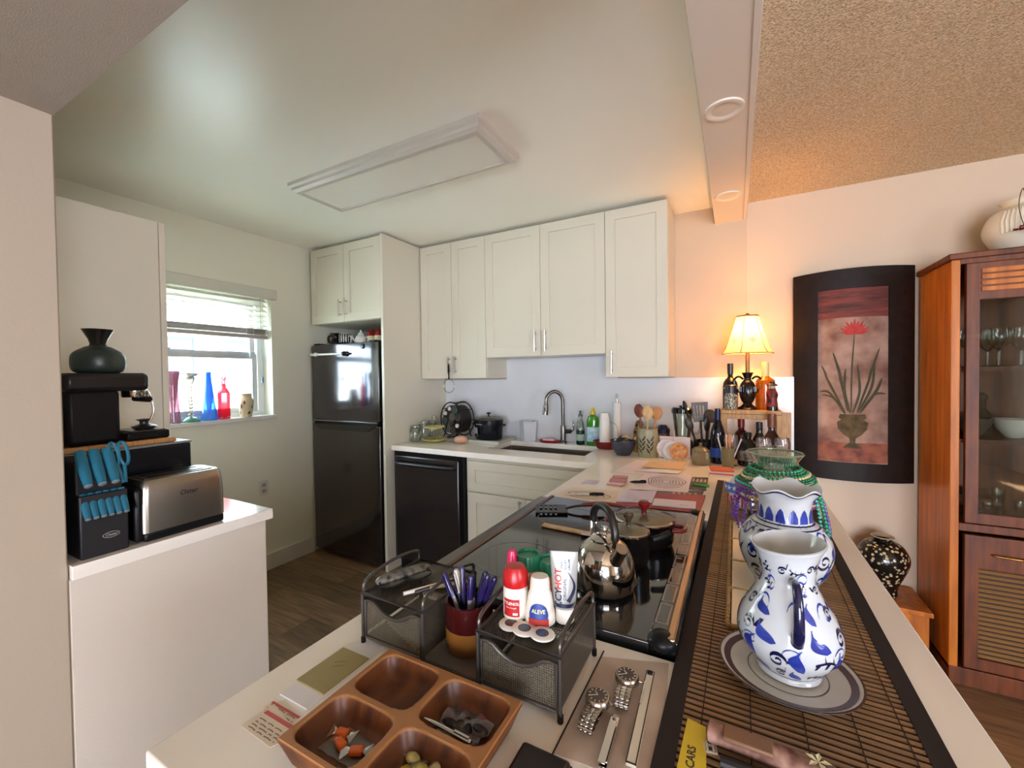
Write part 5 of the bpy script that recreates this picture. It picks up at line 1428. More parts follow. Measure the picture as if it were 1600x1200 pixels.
# bottles below and beside the shelf
bottle('liquor_bottle', 'dark red bottle under the left of the bamboo shelf', (0.03, 2.72, CT), smooth_prof([(0.036, 0), (0.040, 0.006), (0.040, 0.12), (0.028, 0.155), (0.016, 0.17), (0.015, 0.215)], 3), M('dark_red_bottle', '4a0f0c', 0.1), [(0.018, 0.18), (0.018, 0.228), (0.001, 0.23)], M('red_cap', '7a1512', 0.3))
bottle('liquor_bottle', 'black bottle with curved neck under the middle of the bamboo shelf', (0.118, 2.70, CT), smooth_prof([(0.036, 0), (0.040, 0.006), (0.040, 0.09), (0.022, 0.14), (0.016, 0.16), (0.015, 0.205)], 3), black_gloss, [(0.0165, 0.17), (0.0165, 0.215), (0.001, 0.217)], M('dark_foil', '2a2220', 0.3))
bottle('liquor_bottle', 'brown bulb-shaped bottle at the right of the bamboo shelf', (0.168, 2.56, CT), smooth_prof([(0.045, 0), (0.052, 0.008), (0.055, 0.08), (0.048, 0.13), (0.022, 0.175), (0.016, 0.195), (0.016, 0.24)], 3), M('brown_bottle', '30150c', 0.08, noise=(8, 0.4)), [(0.0195, 0.205), (0.0195, 0.275), (0.001, 0.277)], M('brown_capsule', '6a3a1c', 0.4), None, (0.06, 0.12, M('brown_label', '5a3018', 0.5, noise=(40, 0.8), col2='a88050'), 0.0556))
bottle('liquor_bottle', 'squat dark bottle between shelf and glass vase', (0.058, 2.53, CT), [(0.045, 0), (0.05, 0.006), (0.05, 0.10), (0.030, 0.13), (0.016, 0.14), (0.016, 0.16)], M('dark_bottle', '14100f', 0.1), [(0.019, 0.155), (0.019, 0.175), (0.001, 0.177)], black_plastic, None, (0.03, 0.085, M('dark_label', '2a2422', 0.5, noise=(50, 0.8), col2='8d8476'), 0.0505))
for i, (x, y) in enumerate(((-0.020, 2.49), (0.125, 2.43), (0.205, 2.45))):
    t = thing('stemmed_glass', ['clear stemmed glass behind the olive cup', 'clear stemmed glass leaning crowd behind the bead vase', 'clear stemmed glass nearest the picture'][i], 'glass', (x, y, CT), group='glasses by the bamboo shelf')
    G().lathe([(0.030, 0), (0.029, 0.003), (0.005, 0.009), (0.004, 0.06), (0.014, 0.072), (0.034, 0.105), (0.036, 0.135), (0.031, 0.165)], 20, cap1=False).build('body', glass('smoky_glass', 'eeeef2', 0.9, body='d0d0d8', amount=0.2), t)
# ================================================================== PAPERS ON THE PENINSULA
PZ = CT + 0.0004
ink = M('ink_black', '2a2630', 0.6)
paper_pink = M('paper_lilac', 'e2d6dc', 0.7, noise=(6, 0.1))
paper_white = M('paper_plain', 'e9e3de', 0.7, noise=(6, 0.1))


def sheet(name, label, cat, pts, z, mat, t=0.0006, group=None, lift=None, bevel=0):
    """flat sheet through 4 corners (x, y), centred on its own origin"""
    cx = sum(p[0] for p in pts) / 4
    cy = sum(p[1] for p in pts) / 4
    g = G()
    n = 6
    top, bot = [], []
    for i in range(n + 1):
        for j in range(n + 1):
            u, v = i / n, j / n
            x = (pts[0][0] * (1 - u) + pts[1][0] * u) * (1 - v) + (pts[3][0] * (1 - u) + pts[2][0] * u) * v - cx
            y = (pts[0][1] * (1 - u) + pts[1][1] * u) * (1 - v) + (pts[3][1] * (1 - u) + pts[2][1] * u) * v - cy
            dz = lift(u, v) if lift else 0
            top.append(g.bm.verts.new((x, y, t + dz)))
            bot.append(g.bm.verts.new((x, y, dz)))
    q = lambda i, j: i * (n + 1) + j
    for i in range(n):
        for j in range(n):
            g.bm.faces.new((top[q(i, j)], top[q(i + 1, j)], top[q(i + 1, j + 1)], top[q(i, j + 1)]))
            g.bm.faces.new((bot[q(i, j)], bot[q(i, j + 1)], bot[q(i + 1, j + 1)], bot[q(i + 1, j)]))
    for i in range(n):
        for (a, b) in (((i, 0), (i + 1, 0)), ((i + 1, n), (i, n)), ((0, i + 1), (0, i)), ((n, i), (n, i + 1))):
            g.bm.faces.new((top[q(*a)], bot[q(*a)], bot[q(*b)], top[q(*b)]))
    o = g.build(name, mat, None, loc=(cx, cy, z))
    tag(o, label, cat, group)
    return o


def scribble(parent, cx, cy, rx, ry, z, rings=4, mat=ink, w=0.0032, seg=28, rot=0.0):
    g = G()
    for k in range(rings):
        s_ = 1 - k / (rings + 0.5)
        pts = []
        for i in range(seg + 1):
            a = 2 * PI * i / seg
            x, y = rx * s_ * math.cos(a) * (1 + 0.06 * math.sin(5 * a + k)), ry * s_ * math.sin(a)
            pts.append((cx + x * math.cos(rot) - y * math.sin(rot), cy + x * math.sin(rot) + y * math.cos(rot)))
        stroke(g, pts, w, lambda x, y: Vector((x, y, z)))
    return g.build('ink_drawing', mat, parent, smooth=0, kind='stuff')


def textlines(parent, x0, x1, ys_, z, mat=ink, w=0.002, rot=0.0, gaps=True):
    g = G()
    for y in ys_:
        x = x0
        while x < x1:
            L_ = min(rnd.uniform(0.006, 0.02), x1 - x)
            stroke(g, [(x, y), (x + L_ / 2, y + 0.0008), (x + L_, y)], w, lambda a, b: Vector((a * math.cos(rot) - b * math.sin(rot), a * math.sin(rot) + b * math.cos(rot), z)))
            x += L_ + 0.004
    return g.build('print_lines', mat, parent, smooth=0, kind='stuff')


def pen(label, a, b, z, r=0.0045, body=None, capm=None, cat='pen', group=None, name='pen'):
    a, b = Vector(a), Vector(b)
    d = b - a
    t = thing(name, label, cat, (a.x, a.y, z + r), math.atan2(d.y, d.x), group)
    L_ = d.length
    G().tube([(0, 0, 0), (0.008, 0, 0), (0.02, 0, 0), (L_ * 0.62, 0, 0)], [0.001, r * 0.7, r, r], 10).build('barrel', body, t)
    G().tube([(L_ * 0.62, 0, 0), (L_ * 0.97, 0, 0), (L_, 0, 0)], [r * 1.12, r * 1.1, r * 0.8], 10).build('cap', capm, t)
    G().box(L_ * 0.66, L_ * 0.96, -0.0015, 0.0015, r, r + 0.002).build('clip', capm, t)
    return t


s_a = sheet('paper_sheet', 'large cream sheet with oval pen drawing next to the range', 'paper', ((-0.655, 1.532), (-0.395, 1.532), (-0.43, 1.74), (-0.63, 1.72)), PZ, M('paper_cream', 'dfd2c2', 0.7))
scribble(s_a, 0.0, 0.0, 0.085, 0.055, 0.0008, 3)
pen('black and white ballpoint pen on the cream drawing', (-0.612, 1.585), (-0.47, 1.655), PZ + 0.0015, body=M('pen_white', 'c8c2bc', 0.3), capm=black_plastic)
s_b = sheet('note_paper', 'small lilac note sheet beside the peninsula edge', 'paper', ((-0.615, 1.79), (-0.545, 1.80), (-0.55, 1.885), (-0.62, 1.875)), PZ, M('note_lilac', 'd9cfe0', 0.7))
textlines(s_b, -0.028, 0.028, (-0.02, 0, 0.02), 0.0008)
for i, (x, y) in enumerate(((-0.475, 1.905), (-0.470, 1.84))):
    for k in range(3):
        o = tag(G().box(-0.034, 0.034, -0.024, 0.024, 0, 0.007).build('note_pad', M('pad_pink_%d' % k, ('cf9c9c', 'e2ccc8', 'b98488')[k], 0.6), None, bevel=0.0008, loc=(x + 0.004 * k, y + 0.003 * k, PZ + 0.0073 * k), rot=(0, 0, 0.12 * k - 0.1)),
                '%s pink note pad in the %s little pile' % (('lowest', 'middle', 'topmost')[k], ('farther', 'nearer')[i]), 'note pad', 'pink note pads')
s_c = sheet('paper_sheet', 'crumpled white letter under the tan envelope', 'paper', ((-0.55, 2.06), (-0.33, 2.11), (-0.36, 2.40), (-0.50, 2.42)), PZ, paper_pink, lift=lambda u, v: 0.006 * u * v)
textlines(s_c, -0.07, 0.05, (-0.12, -0.08, -0.04, 0, 0.04, 0.08), 0.009)
s_d = sheet('envelope', 'tan envelope lying on the white letters', 'envelope', ((-0.43, 2.215), (-0.235, 2.235), (-0.225, 2.40), (-0.42, 2.37)), PZ + 0.009, M('envelope_tan', 'd2b48e', 0.7), lift=lambda u, v: 0.008 * v * u, t=0.001)
s_d2 = sheet('paper_sheet', 'white sheet with orange edge under the tan envelope', 'paper', ((-0.45, 2.13), (-0.245, 2.16), (-0.215, 2.36), (-0.30, 2.30)), PZ + 0.0045, paper_white)
s_e = sheet('paper_sheet', 'lilac page with large round line drawing', 'paper', ((-0.405, 1.775), (-0.17, 1.825), (-0.185, 2.14), (-0.385, 2.09)), PZ + 0.0055, paper_pink)
scribble(s_e, 0.012, 0.01, 0.078, 0.115, 0.0009, 6, M('ink_plum', '4a3448', 0.6), 0.0034)
textlines(s_e, -0.10, -0.06, (-0.12, -0.10), 0.0009)
pen('short black marker lying at the edge of the line drawing', (-0.415, 1.87), (-0.35, 1.905), PZ + 0.0068, 0.0055, black_plastic, black_plastic, 'marker', name='marker')
mg = M('magazine_dark', '3a2c28', 0.3, noise=(30, 0.8), col2='6a5a54')
s_f = sheet('magazine', 'dark brown brochure with pale columns under the note papers', 'magazine', ((-0.365, 1.66), (-0.125, 1.70), (-0.115, 1.885), (-0.36, 1.80)), PZ + 0.0005, mg, t=0.004)
for k in range(5):
    G().box(-0.005, 0.005, -0.022, 0.022, 0, 0.0003).build('printed_column', M('print_pale', 'b8aa9c', 0.5), s_f, loc=(0.02 + 0.02 * k, 0.035 + 0.004 * k, 0.0042), rot=(0, 0, 0.15))
s_g = sheet('magazine', 'dark patterned brochure at the mat corner', 'magazine', ((-0.178, 1.905), (-0.108, 1.90), (-0.112, 2.14), (-0.178, 2.125)), PZ, mg, t=0.003)
for k in range(4):
    G().box(-0.004, 0.004, -0.03, 0.03, 0, 0.0003).build('printed_column', M('print_pale', 'b8aa9c', 0.5), s_g, loc=(-0.025 + 0.016 * k, 0.05, 0.0032))
pen('green pen lying on the patterned brochure', (-0.168, 1.965), (-0.098, 1.955), PZ + 0.0032, 0.005, M('green_pen', '3a8a3a', 0.3), M('green_pen', '3a8a3a', 0.3))
fd = sheet('folder', 'red folder under the papers by the range corner', 'folder', ((-0.40, 1.535), (-0.112, 1.575), (-0.105, 1.81), (-0.39, 1.72)), PZ, M('red_folder', 'a02830', 0.45), t=0.003)
fd.location.z = PZ + 0.0046
s_h = sheet('paper_sheet', 'lilac letter on the red folder', 'paper', ((-0.395, 1.565), (-0.275, 1.605), (-0.285, 1.775), (-0.405, 1.735)), PZ + 0.0086, M('paper_lilac2', 'd4cde2', 0.7), t=0.003)
textlines(s_h, -0.005, 0.05, (-0.07, -0.06, -0.05, -0.04), 0.0032, M('ink_blue', '4a4a8a', 0.6), 0.0018)
s_i = sheet('paper_sheet', 'white letter on the red folder next to the pot lid', 'paper', ((-0.27, 1.575), (-0.125, 1.60), (-0.13, 1.69), (-0.275, 1.665)), PZ + 0.0086, M('paper_lilac3', 'e2dae6', 0.7), t=0.003)
textlines(s_i, 0.02, 0.05, (-0.02, -0.01), 0.0032)

# coasters and flag bag by the glass vase
for k in range(4):
    tag(G().box(-0.05, 0.05, -0.045, 0.045, 0, 0.007).build('coaster', M('coaster_%d' % k, ('d8ccb8', 'c8553a', 'd0c0b0', 'b8503c')[k], 0.5), None, bevel=0.001, loc=(-0.06, 2.24 + 0.002 * k, PZ + 0.0074 * k), rot=(0, 0, 0.05 * k)),
        ['lowest cream coaster', 'red coaster second from the bottom', 'pale coaster third from the bottom', 'topmost rust coaster'][k] + ' of the stack before the olive cup', 'coaster', 'stacked coasters')
fb = thing('flag_bag', 'crumpled bag printed with stars and stripes beside the bead vase', 'bag', (0.020, 1.70, CT + 0.006))
fb.scale = (0.85, 0.85, 0.85)
bag = G().ball((0, 0, 0.07), 0.055, seg=24, rings=16, sz=1.35)
bag.map(lambda p: Vector((p.x * (1 + 0.12 * math.sin(p.z * 90 + p.y * 60)), p.y * (1 + 0.12 * math.cos(p.z * 70 + p.x * 80)), max(0.0, p.z))))
bagm = bag.build('bag', M('flag_white', 'd6d6de', 0.5, noise=(20, 0.4), col2='a8a8b8'), fb)
sg = G()
for k in range(4):
    a0 = -2.6 + k * 0.35
    stroke(sg, [(a0, 0.012 + 0.012 * q) for q in range(5)], 0.14, lambda u, v: Vector((0.058 * math.sin(PI * min(1, (v + 0.02) / 0.16)) ** 0.5 * math.cos(u) * 1.08, 0.058 * math.sin(PI * min(1, (v + 0.02) / 0.16)) ** 0.5 * math.sin(u) * 1.08, v)))
sg.build('red_stripes', M('flag_red', 'b02a3a', 0.5), fb, smooth=0, kind='stuff')
sg = G()
stroke(sg, [(-3.3 + 0.15 * k, 0.092) for k in range(16)], 0.040, lambda u, v: Vector((0.0640 * math.cos(u), 0.0640 * math.sin(u), v)))
sg.build('blue_field', M('flag_blue', '3a68b0', 0.5), fb, smooth=0)
sg = G()
for k in range(6):
    a0 = -3.1 + k * 0.36
    for q in range(5):
        a = PI / 2 + q * 2 * PI / 5
        stroke(sg, [(0, 0), (0.006 * math.cos(a), 0.006 * math.sin(a)), (0.012 * math.cos(a), 0.012 * math.sin(a))], [0.005, 0.004, 0.0005], lambda x, y: Vector((0.0646 * math.cos(a0 + x / 0.064), 0.0646 * math.sin(a0 + x / 0.064), 0.092 + y)))
sg.build('stars', M('flag_star', 'e8e8ee', 0.5), fb, smooth=0, kind='stuff')

# ================================================================== DESK ORGANIZER
org = thing('mesh_organizer', 'bronze wire-mesh desk organizer with two raised drawers', 'organizer', (-0.415, 0.615, CT))
wm = wire_mesh('bronze_mesh', '5e574b', 0.0042, 0.58)
mt = M('bronze_frame', '56504a', 0.35, 0.7, noise=(20, 0.3))
HZ = 0.093
for nm, x0, x1 in (('left', -0.192, -0.050), ('right', 0.060, 0.197)):
    y0, y1 = -0.077, 0.083
    for (a, b) in ((x0, y0), (x1, y0), (x0, y1), (x1, y1)):
        G().tube([(a, b, 0.006), (a, b, HZ)], 0.0030, 8).build('leg', mt, org)
        G().lathe([(0.003, 0), (0.0045, 0.002), (0.0045, 0.012), (0.003, 0.014)], 10).build('rubber_foot', black_plastic, org, loc=(a, b, 0))
    G().tube([(x0, y0, HZ), (x1, y0, HZ), (x1, y1, HZ), (x0, y1, HZ)], 0.0042, 8, closed=True).build('top_rim', mt, org)
    slab([x0, x1], [y0, y1], lambda a, b: True, HZ - 0.0022, HZ - 0.001).build('mesh_top', wm, org)
    for xx in (x0, x1):
        G().box(xx - 0.0006, xx + 0.0006, y0, y1, 0.018, HZ - 0.003).build('mesh_side', wm, org)
    G().box(x0, x1, y1 - 0.0006, y1 + 0.0006, 0.018, HZ - 0.003).build('mesh_back', wm, org)
    for xx in (x0 + 0.001, x1 - 0.001):
        P_ = bez([(xx, y0 + 0.004, HZ), (xx, y0 + 0.010, HZ + 0.022), (xx, (y0 + y1) / 2, HZ + 0.032), (xx, y1 - 0.010, HZ + 0.022), (xx, y1 - 0.004, HZ)], 24)
        G().tube(P_, 0.0032, 8).build('arched_rail', mt, org)
    # drawer with dipped front
    d = thing_d = G()
    n = 12
    pts = []
    for i in range(n + 1):
        u = i / n
        x = x0 + 0.006 + (x1 - x0 - 0.012) * u
        dip = 0.020 * max(0, math.sin(PI * max(0, min(1, (u - 0.15) / 0.7)))) ** 0.8
        pts.append((x, 0.082 - dip))
    f = G()
    top = [f.bm.verts.new((x, y0 + 0.002, z)) for x, z in pts]
    bot = [f.bm.verts.new((x, y0 + 0.002, 0.014)) for x, z in pts]
    for i in range(n):
        f.bm.faces.new((bot[i], bot[i + 1], top[i + 1], top[i]))
    dr = f.build('drawer', wire_mesh('bronze_mesh_fine', '6f6857', 0.0036, 0.55), org, smooth=0)
    G().tube([(x0 + 0.006, y0 + 0.002, 0.014)] + [(x, y0 + 0.002, z) for x, z in pts] + [(x1 - 0.006, y0 + 0.002, 0.014)], 0.0036, 8, closed=True).build('drawer_rim', mt, dr)
    G().box(x0 + 0.004, x1 - 0.004, y0 + 0.004, y1 - 0.004, 0.013, 0.0145).build('drawer_floor', wm, dr)
    for k in range(2):
        tag(G().box(-0.05, 0.05, -0.02, 0.02, 0, 0.004).build('folded_receipt', M('receipt_%d' % (k % 2), ('b8b09c', '8d8674')[k % 2], 0.7), None, loc=(-0.415 + (x0 + x1) / 2, 0.585 + 0.02 * k, CT + 0.016 + 0.0085 * k), rot=(0.15 * k, 0.06 * (-1) ** k, 0.2 * k - 0.3)),
            ('pale', 'darker')[k] + ' folded paper slip inside the %s mesh drawer' % nm, 'paper', 'slips in the %s drawer' % nm)
G().box(-0.050, 0.060, -0.077, 0.083, 0.010, 0.0115).build('mesh_platform', wire_mesh('bronze_mesh_pale', '8d8a84'), org)
for yy in (-0.077, 0.083):
    G().tube([(-0.050, yy, 0.012), (0.060, yy, 0.012)], 0.003, 8).build('tie_rail', mt, org)

OT = CT + HZ + 0.0002     # top of the drawers
# eyeglass case and clips on the left drawer
ec = thing('eyeglasses', 'folded eyeglasses lying on the left mesh drawer', 'eyeglasses', (-0.562, 0.605, OT), math.radians(62))
lens_m = glass('lens_tint', 'c8cac4', 0.9, body='7d7a70', amount=0.35)
for s_ in (-1, 1):
    G().lathe([(0.001, 0.0), (0.020, 0.0), (0.021, 0.002), (0.001, 0.003)], 24, sx=1.15, sy=0.8).build('lens', lens_m, ec, loc=(s_ * 0.026, 0, 0.007))
    G().tube([(s_ * 0.026 + 0.0245 * math.cos(2 * PI * k / 20), 0.017 * math.sin(2 * PI * k / 20), 0.0085) for k in range(20)], 0.0018, 6, closed=True).build('rim', black_plastic, ec)
    G().tube(bez([(s_ * 0.05, 0.006, 0.010), (s_ * 0.02, 0.022 + 0.004 * s_, 0.012), (-s_ * 0.045, 0.024 + 0.004 * s_, 0.008)], 10), 0.002, 6).build('temple', black_plastic, ec)
G().tube([(-0.003, 0.004, 0.010), (0.003, 0.004, 0.010)], 0.0025, 6).build('bridge', black_plastic, ec)
cs = tag(G().tube(bez([(0, 0, 0.010), (0.03, 0.0, 0.011), (0.08, 0, 0.011), (0.11, 0, 0.010)], 12), [0.006, 0.011, 0.014, 0.015, 0.015, 0.015, 0.015, 0.015, 0.015, 0.014, 0.013, 0.010, 0.005], 12, flat=0.55).build('glasses_case', M('case_snake', '6a665e', 0.4, noise=(90, 1.0), col2='2a2824', detail=0), None, loc=(-0.600, 0.565, OT - 0.001), rot=(0, 0, math.radians(66))), 'slim grey patterned case on the left mesh drawer', 'case')
for i, (x, y, a, c, L_) in enumerate(((-0.532, 0.565, 58, 'd8cfc4', 0.11), (-0.516, 0.578, 62, '2a2624', 0.10), (-0.505, 0.60, 48, '9a8a60', 0.075))):
    tag(G().tube([(0, 0, 0.004), (L_, 0, 0.004)], [0.0035, 0.004], 8).build('small_tool', M('tool_' + c, c, 0.4), None, loc=(x, y, OT), rot=(0, 0, math.radians(a))), ['cream slim stick on the left mesh drawer', 'black slim stick on the left mesh drawer', 'short olive stick on the left mesh drawer'][i], 'stick')

# pen cup
pcp = thing('pen_cup', 'maroon and mustard pottery cup full of pens', 'cup', (-0.418, 0.608, CT + 0.0118))
G().lathe([(0.036, 0), (0.039, 0.003), (0.042, 0.02), (0.042, 0.042)], 28).build('lower_glaze', M('mustard_glaze', '8a5a22', 0.3, noise=(15, 0.6), col2='5a3414'), pcp)
G().lathe([(0.0422, 0.042), (0.042, 0.085), (0.038, 0.085), (0.037, 0.044), (0.001, 0.0425)], 28, cap0=False, cap1=False).build('upper_glaze', M('maroon_glaze', '3a0d0c', 0.2, noise=(15, 0.4)), pcp)
purple = M('pen_purple', '241a4a', 0.25)
navy = M('pen_navy', '15142c', 0.3)
spec_ = [(-0.024, -0.008, -24, 10, purple), (-0.016, -0.012, -12, -10, navy), (-0.006, -0.016, -3, 0, purple), (0.004, -0.012, 6, 5, purple), (0.012, 0.004, 14, -20, navy), (0.018, -0.008, 20, 0, purple), (0.006, 0.014, 4, 20, navy), (-0.012, 0.012, -10, 30, M('pen_pale', 'b8b0a4', 0.3)), (0.022, 0.010, 26, 10, purple)]
for i, (dx, dy, lean, az, mm) in enumerate(spec_):
    t = thing('pen', ['purple pen leaning farthest left in the pen cup', 'navy pen second from the left in the pen cup', 'purple pen with silver clip upright in the front of the pen cup', 'purple pen just right of the clip pen in the pen cup', 'navy pen leaning right at the back of the pen cup', 'purple pen leaning right in front of the navy pen', 'navy pen upright at the back of the pen cup', 'pale capped pen among the purple pens in the cup', 'purple pen leaning farthest right in the pen cup'][i], 'pen', (-0.418 + dx * 0.55, 0.608 + dy * 0.55, CT + 0.058), group='pens in the cup', rot=(math.radians(az * 0.3), math.radians(lean), 0))
    L_ = 0.085 + 0.006 * (i % 3)
    G().tube([(0, 0, 0), (0, 0, L_ * 0.55)], 0.0040, 10).build('barrel', M('pen_barrel', '8d8a92', 0.3) if i % 3 == 0 else navy, t)
    G().tube([(0, 0, L_ * 0.5), (0, 0, L_ * 0.96), (0, 0, L_)], [0.0056, 0.0054, 0.0035], 10).build('cap', mm, t)
    G().box(-0.0016, 0.0016, -0.0078, -0.005, L_ * 0.55, L_ * 0.95).build('clip', bright_chrome if i == 2 else mm, t)

# medicine on the right drawer
white_pl = M('white_plastic', 'e2dccf', 0.35)


def cylmap(r, z0, a0=0.0):
    return lambda x, y: Vector((r * math.sin(x / r + a0), -r * math.cos(x / r + a0), z0 + y))


def patch(g, r, u0, u1, z0, z1, a0=0.0, n=10):
    stroke(g, [(u0 + (u1 - u0) * i / n, (z0 + z1) / 2) for i in range(n + 1)], z1 - z0, lambda x, y: Vector((r * math.sin(x / r + a0), -r * math.cos(x / r + a0), y)))


ty = thing('pill_bottle', 'white pill bottle with red cap and red label', 'pill bottle', (-0.322, 0.604, OT), 0)
G().lathe([(0.0185, 0), (0.0205, 0.002), (0.0205, 0.046), (0.019, 0.052), (0.016, 0.055)], 28).build('body', white_pl, ty)
G().lathe([(0.0205, 0.053), (0.021, 0.055), (0.021, 0.072), (0.015, 0.083), (0.001, 0.084)], 28).build('cap', M('red_cap_bright', 'b01418', 0.3), ty)
g = G(); patch(g, 0.02085, -0.017, 0.012, 0.008, 0.036, 0.20)
g.build('label', M('red_label', 'b0201c', 0.4), ty, smooth=0)
lettering('TYLENOL', 0.0066, M('label_white', 'e6e2dc', 0.5), ty, cylmap(0.02105, 0.029, 0.08), bold=True)
lettering('Extra Strength', 0.0032, M('label_white', 'e6e2dc', 0.5), ty, cylmap(0.02105, 0.0225, 0.08))
g = G(); patch(g, 0.0211, 0.001, 0.009, 0.011, 0.0145, 0.20)
g.build('label_pill', M('label_white', 'e6e2dc', 0.5), ty, smooth=0)
av = thing('pill_bottle', 'white tapered pill bottle with blue arched label', 'pill bottle', (-0.279, 0.607, OT), 0.28)
G().lathe([(0.023, 0), (0.0245, 0.002), (0.0235, 0.018), (0.019, 0.046), (0.016, 0.052)], 28, sy=0.85).build('body', white_pl, av)
G().lathe([(0.0165, 0.050), (0.0155, 0.068), (0.0135, 0.074), (0.001, 0.075)], 28, sy=0.9).build('cap', white_pl, av)
afn = lambda off: (lambda x, y: Vector(((0.0247 + off - 0.14 * max(0, y - 0.010)) * math.sin(x / 0.0247), -(0.0247 + off - 0.14 * max(0, y - 0.010)) * math.cos(x / 0.0247) * 0.86, y)))
g = G()
stroke(g, [(-0.017 + 0.034 * i / 12, 0.0205) for i in range(13)], [0.004 + 0.030 * math.sqrt(max(0, 1 - (2 * i / 12 - 1) ** 2)) for i in range(13)], afn(0.0006))
g.build('label_arch', M('label_blue', '1f3f8a', 0.4), av, smooth=0)
g = G()
stroke(g, [(-0.017 + 0.034 * i / 12, 0.0085) for i in range(13)], 0.0115, afn(0.0010))
g.build('label_band', M('label_red2', 'a8322c', 0.4), av, smooth=0)
lettering('ALEVE', 0.0085, M('label_yellow', 'e6dca0', 0.5), av, lambda x, y: afn(0.0012)(x, 0.0255 + y), bold=True)
for i, (x, y, h, lab) in enumerate(((-0.330, 0.668, 0.078, 'orange bottle with ridged green cap behind the red-capped bottle'), (-0.292, 0.682, 0.070, 'orange bottle with green cap partly hidden by the ointment tube'))):
    t = thing('vitamin_bottle', lab, 'pill bottle', (x, y, OT), group='green-capped orange bottles')
    G().lathe([(0.0205, 0), (0.022, 0.002), (0.022, h * 0.62), (0.018, h * 0.7)], 28).build('body', M('orange_plastic', 'b8481c', 0.25, noise=(40, 0.7), col2='d8b890', stretch=(0.2, 0.2, 3)), t)
    gm = G()
    gm.rings([[((r + (0.0006 if j % 2 else 0)) * math.cos(2 * PI * j / 56), (r + (0.0006 if j % 2 else 0)) * math.sin(2 * PI * j / 56), z) for j in range(56)] for r, z in ((0.0225, h * 0.68), (0.0225, h * 0.96), (0.0215, h), (0.0185, h), (0.018, h * 0.95), (0.0005, h * 0.95))], cap1=False)
    gm.build('cap', M('green_cap', '1f7a5a', 0.35), t, smooth=20)
pk = thing('nail_polish', 'hot pink tapered bottle between red cap and green cap', 'bottle', (-0.350, 0.645, OT))
G().lathe([(0.012, 0), (0.013, 0.002), (0.012, 0.05), (0.008, 0.082), (0.006, 0.088), (0.001, 0.089)], 20).build('body', M('hot_pink', 'd8245e', 0.25), pk)
G().lathe([(0.0132, 0), (0.0132, 0.02)], 20, cap0=False, cap1=False).build('band', M('pink_band', 'e86a90', 0.3), pk)
ih = thing('ointment_tube', 'silver grey ointment tube standing on its white cap', 'tube', (-0.245, 0.628, OT), math.radians(20))
rr = []
for (z, w, d_) in ((0.020, 0.013, 0.013), (0.028, 0.0185, 0.014), (0.055, 0.020, 0.0105), (0.085, 0.0215, 0.0055), (0.106, 0.0225, 0.0012), (0.112, 0.0225, 0.0010)):
    rr.append([(w * math.cos(2 * PI * j / 28), d_ * math.sin(2 * PI * j / 28), z) for j in range(28)])
G().rings(rr).build('body', M('tube_silver', 'a8a8a4', 0.32, 0.35, noise=(8, 0.2)), ih)
G().lathe([(0.0145, 0), (0.0155, 0.002), (0.0145, 0.022), (0.012, 0.024)], 24).build('cap', white_pl, ih)


def tubefn(x, y, off=0.0006):
    z = y
    pts_ = ((0.020, 0.013, 0.013), (0.028, 0.0185, 0.014), (0.055, 0.020, 0.0105), (0.085, 0.0215, 0.0055), (0.106, 0.0225, 0.0012), (0.112, 0.0225, 0.0010))
    for (z0, w0, d0), (z1, w1, d1) in zip(pts_, pts_[1:]):
        if z0 <= z <= z1:
            t = (z - z0) / (z1 - z0)
            w, d_ = w0 + (w1 - w0) * t, d0 + (d1 - d0) * t
            break
    else:
        w, d_ = 0.0185, 0.014
    return Vector((x, -d_ * math.sqrt(max(0.02, 1 - (x / w) ** 2)) - off, z))


lettering('ICY', 0.015, M('ink_navy', '141c3c', 0.4), ih, lambda x, y: tubefn(-0.009 - y, 0.044 + x), bold=True)
lettering('HOT', 0.015, M('ink_hot', 'c8321c', 0.4), ih, lambda x, y: tubefn(-0.009 - y, 0.070 + x), bold=True)
lettering('ORIGINAL', 0.0072, M('ink_navy', '141c3c', 0.4), ih, lambda x, y: tubefn(0.001 - y, 0.055 + x), bold=True)
for j, wd_ in enumerate(('PAIN', 'RELIEF', 'CREAM')):
    lettering(wd_, 0.0052, M('ink_navy', '141c3c', 0.4), ih, lambda x, y, j=j: tubefn(-0.004 + 0.006 * j - y, 0.092 + x), bold=True)
g = G()
stroke(g, [(-0.017 + 0.034 * i / 10, 0.0295) for i in range(11)], 0.006, lambda x, y: tubefn(x, y))
g.build('navy_band', M('ink_navy', '141c3c', 0.4), ih, smooth=0)
g = G()
stroke(g, [(0.006 + 0.010 * math.sin(PI * i / 12), 0.036 + 0.045 * i / 12) for i in range(13)], [0.006 * (1 - i / 13) + 0.0006 for i in range(13)], lambda x, y: tubefn(x, y))
g.build('swoosh', M('ink_navy', '141c3c', 0.4), ih, smooth=0)

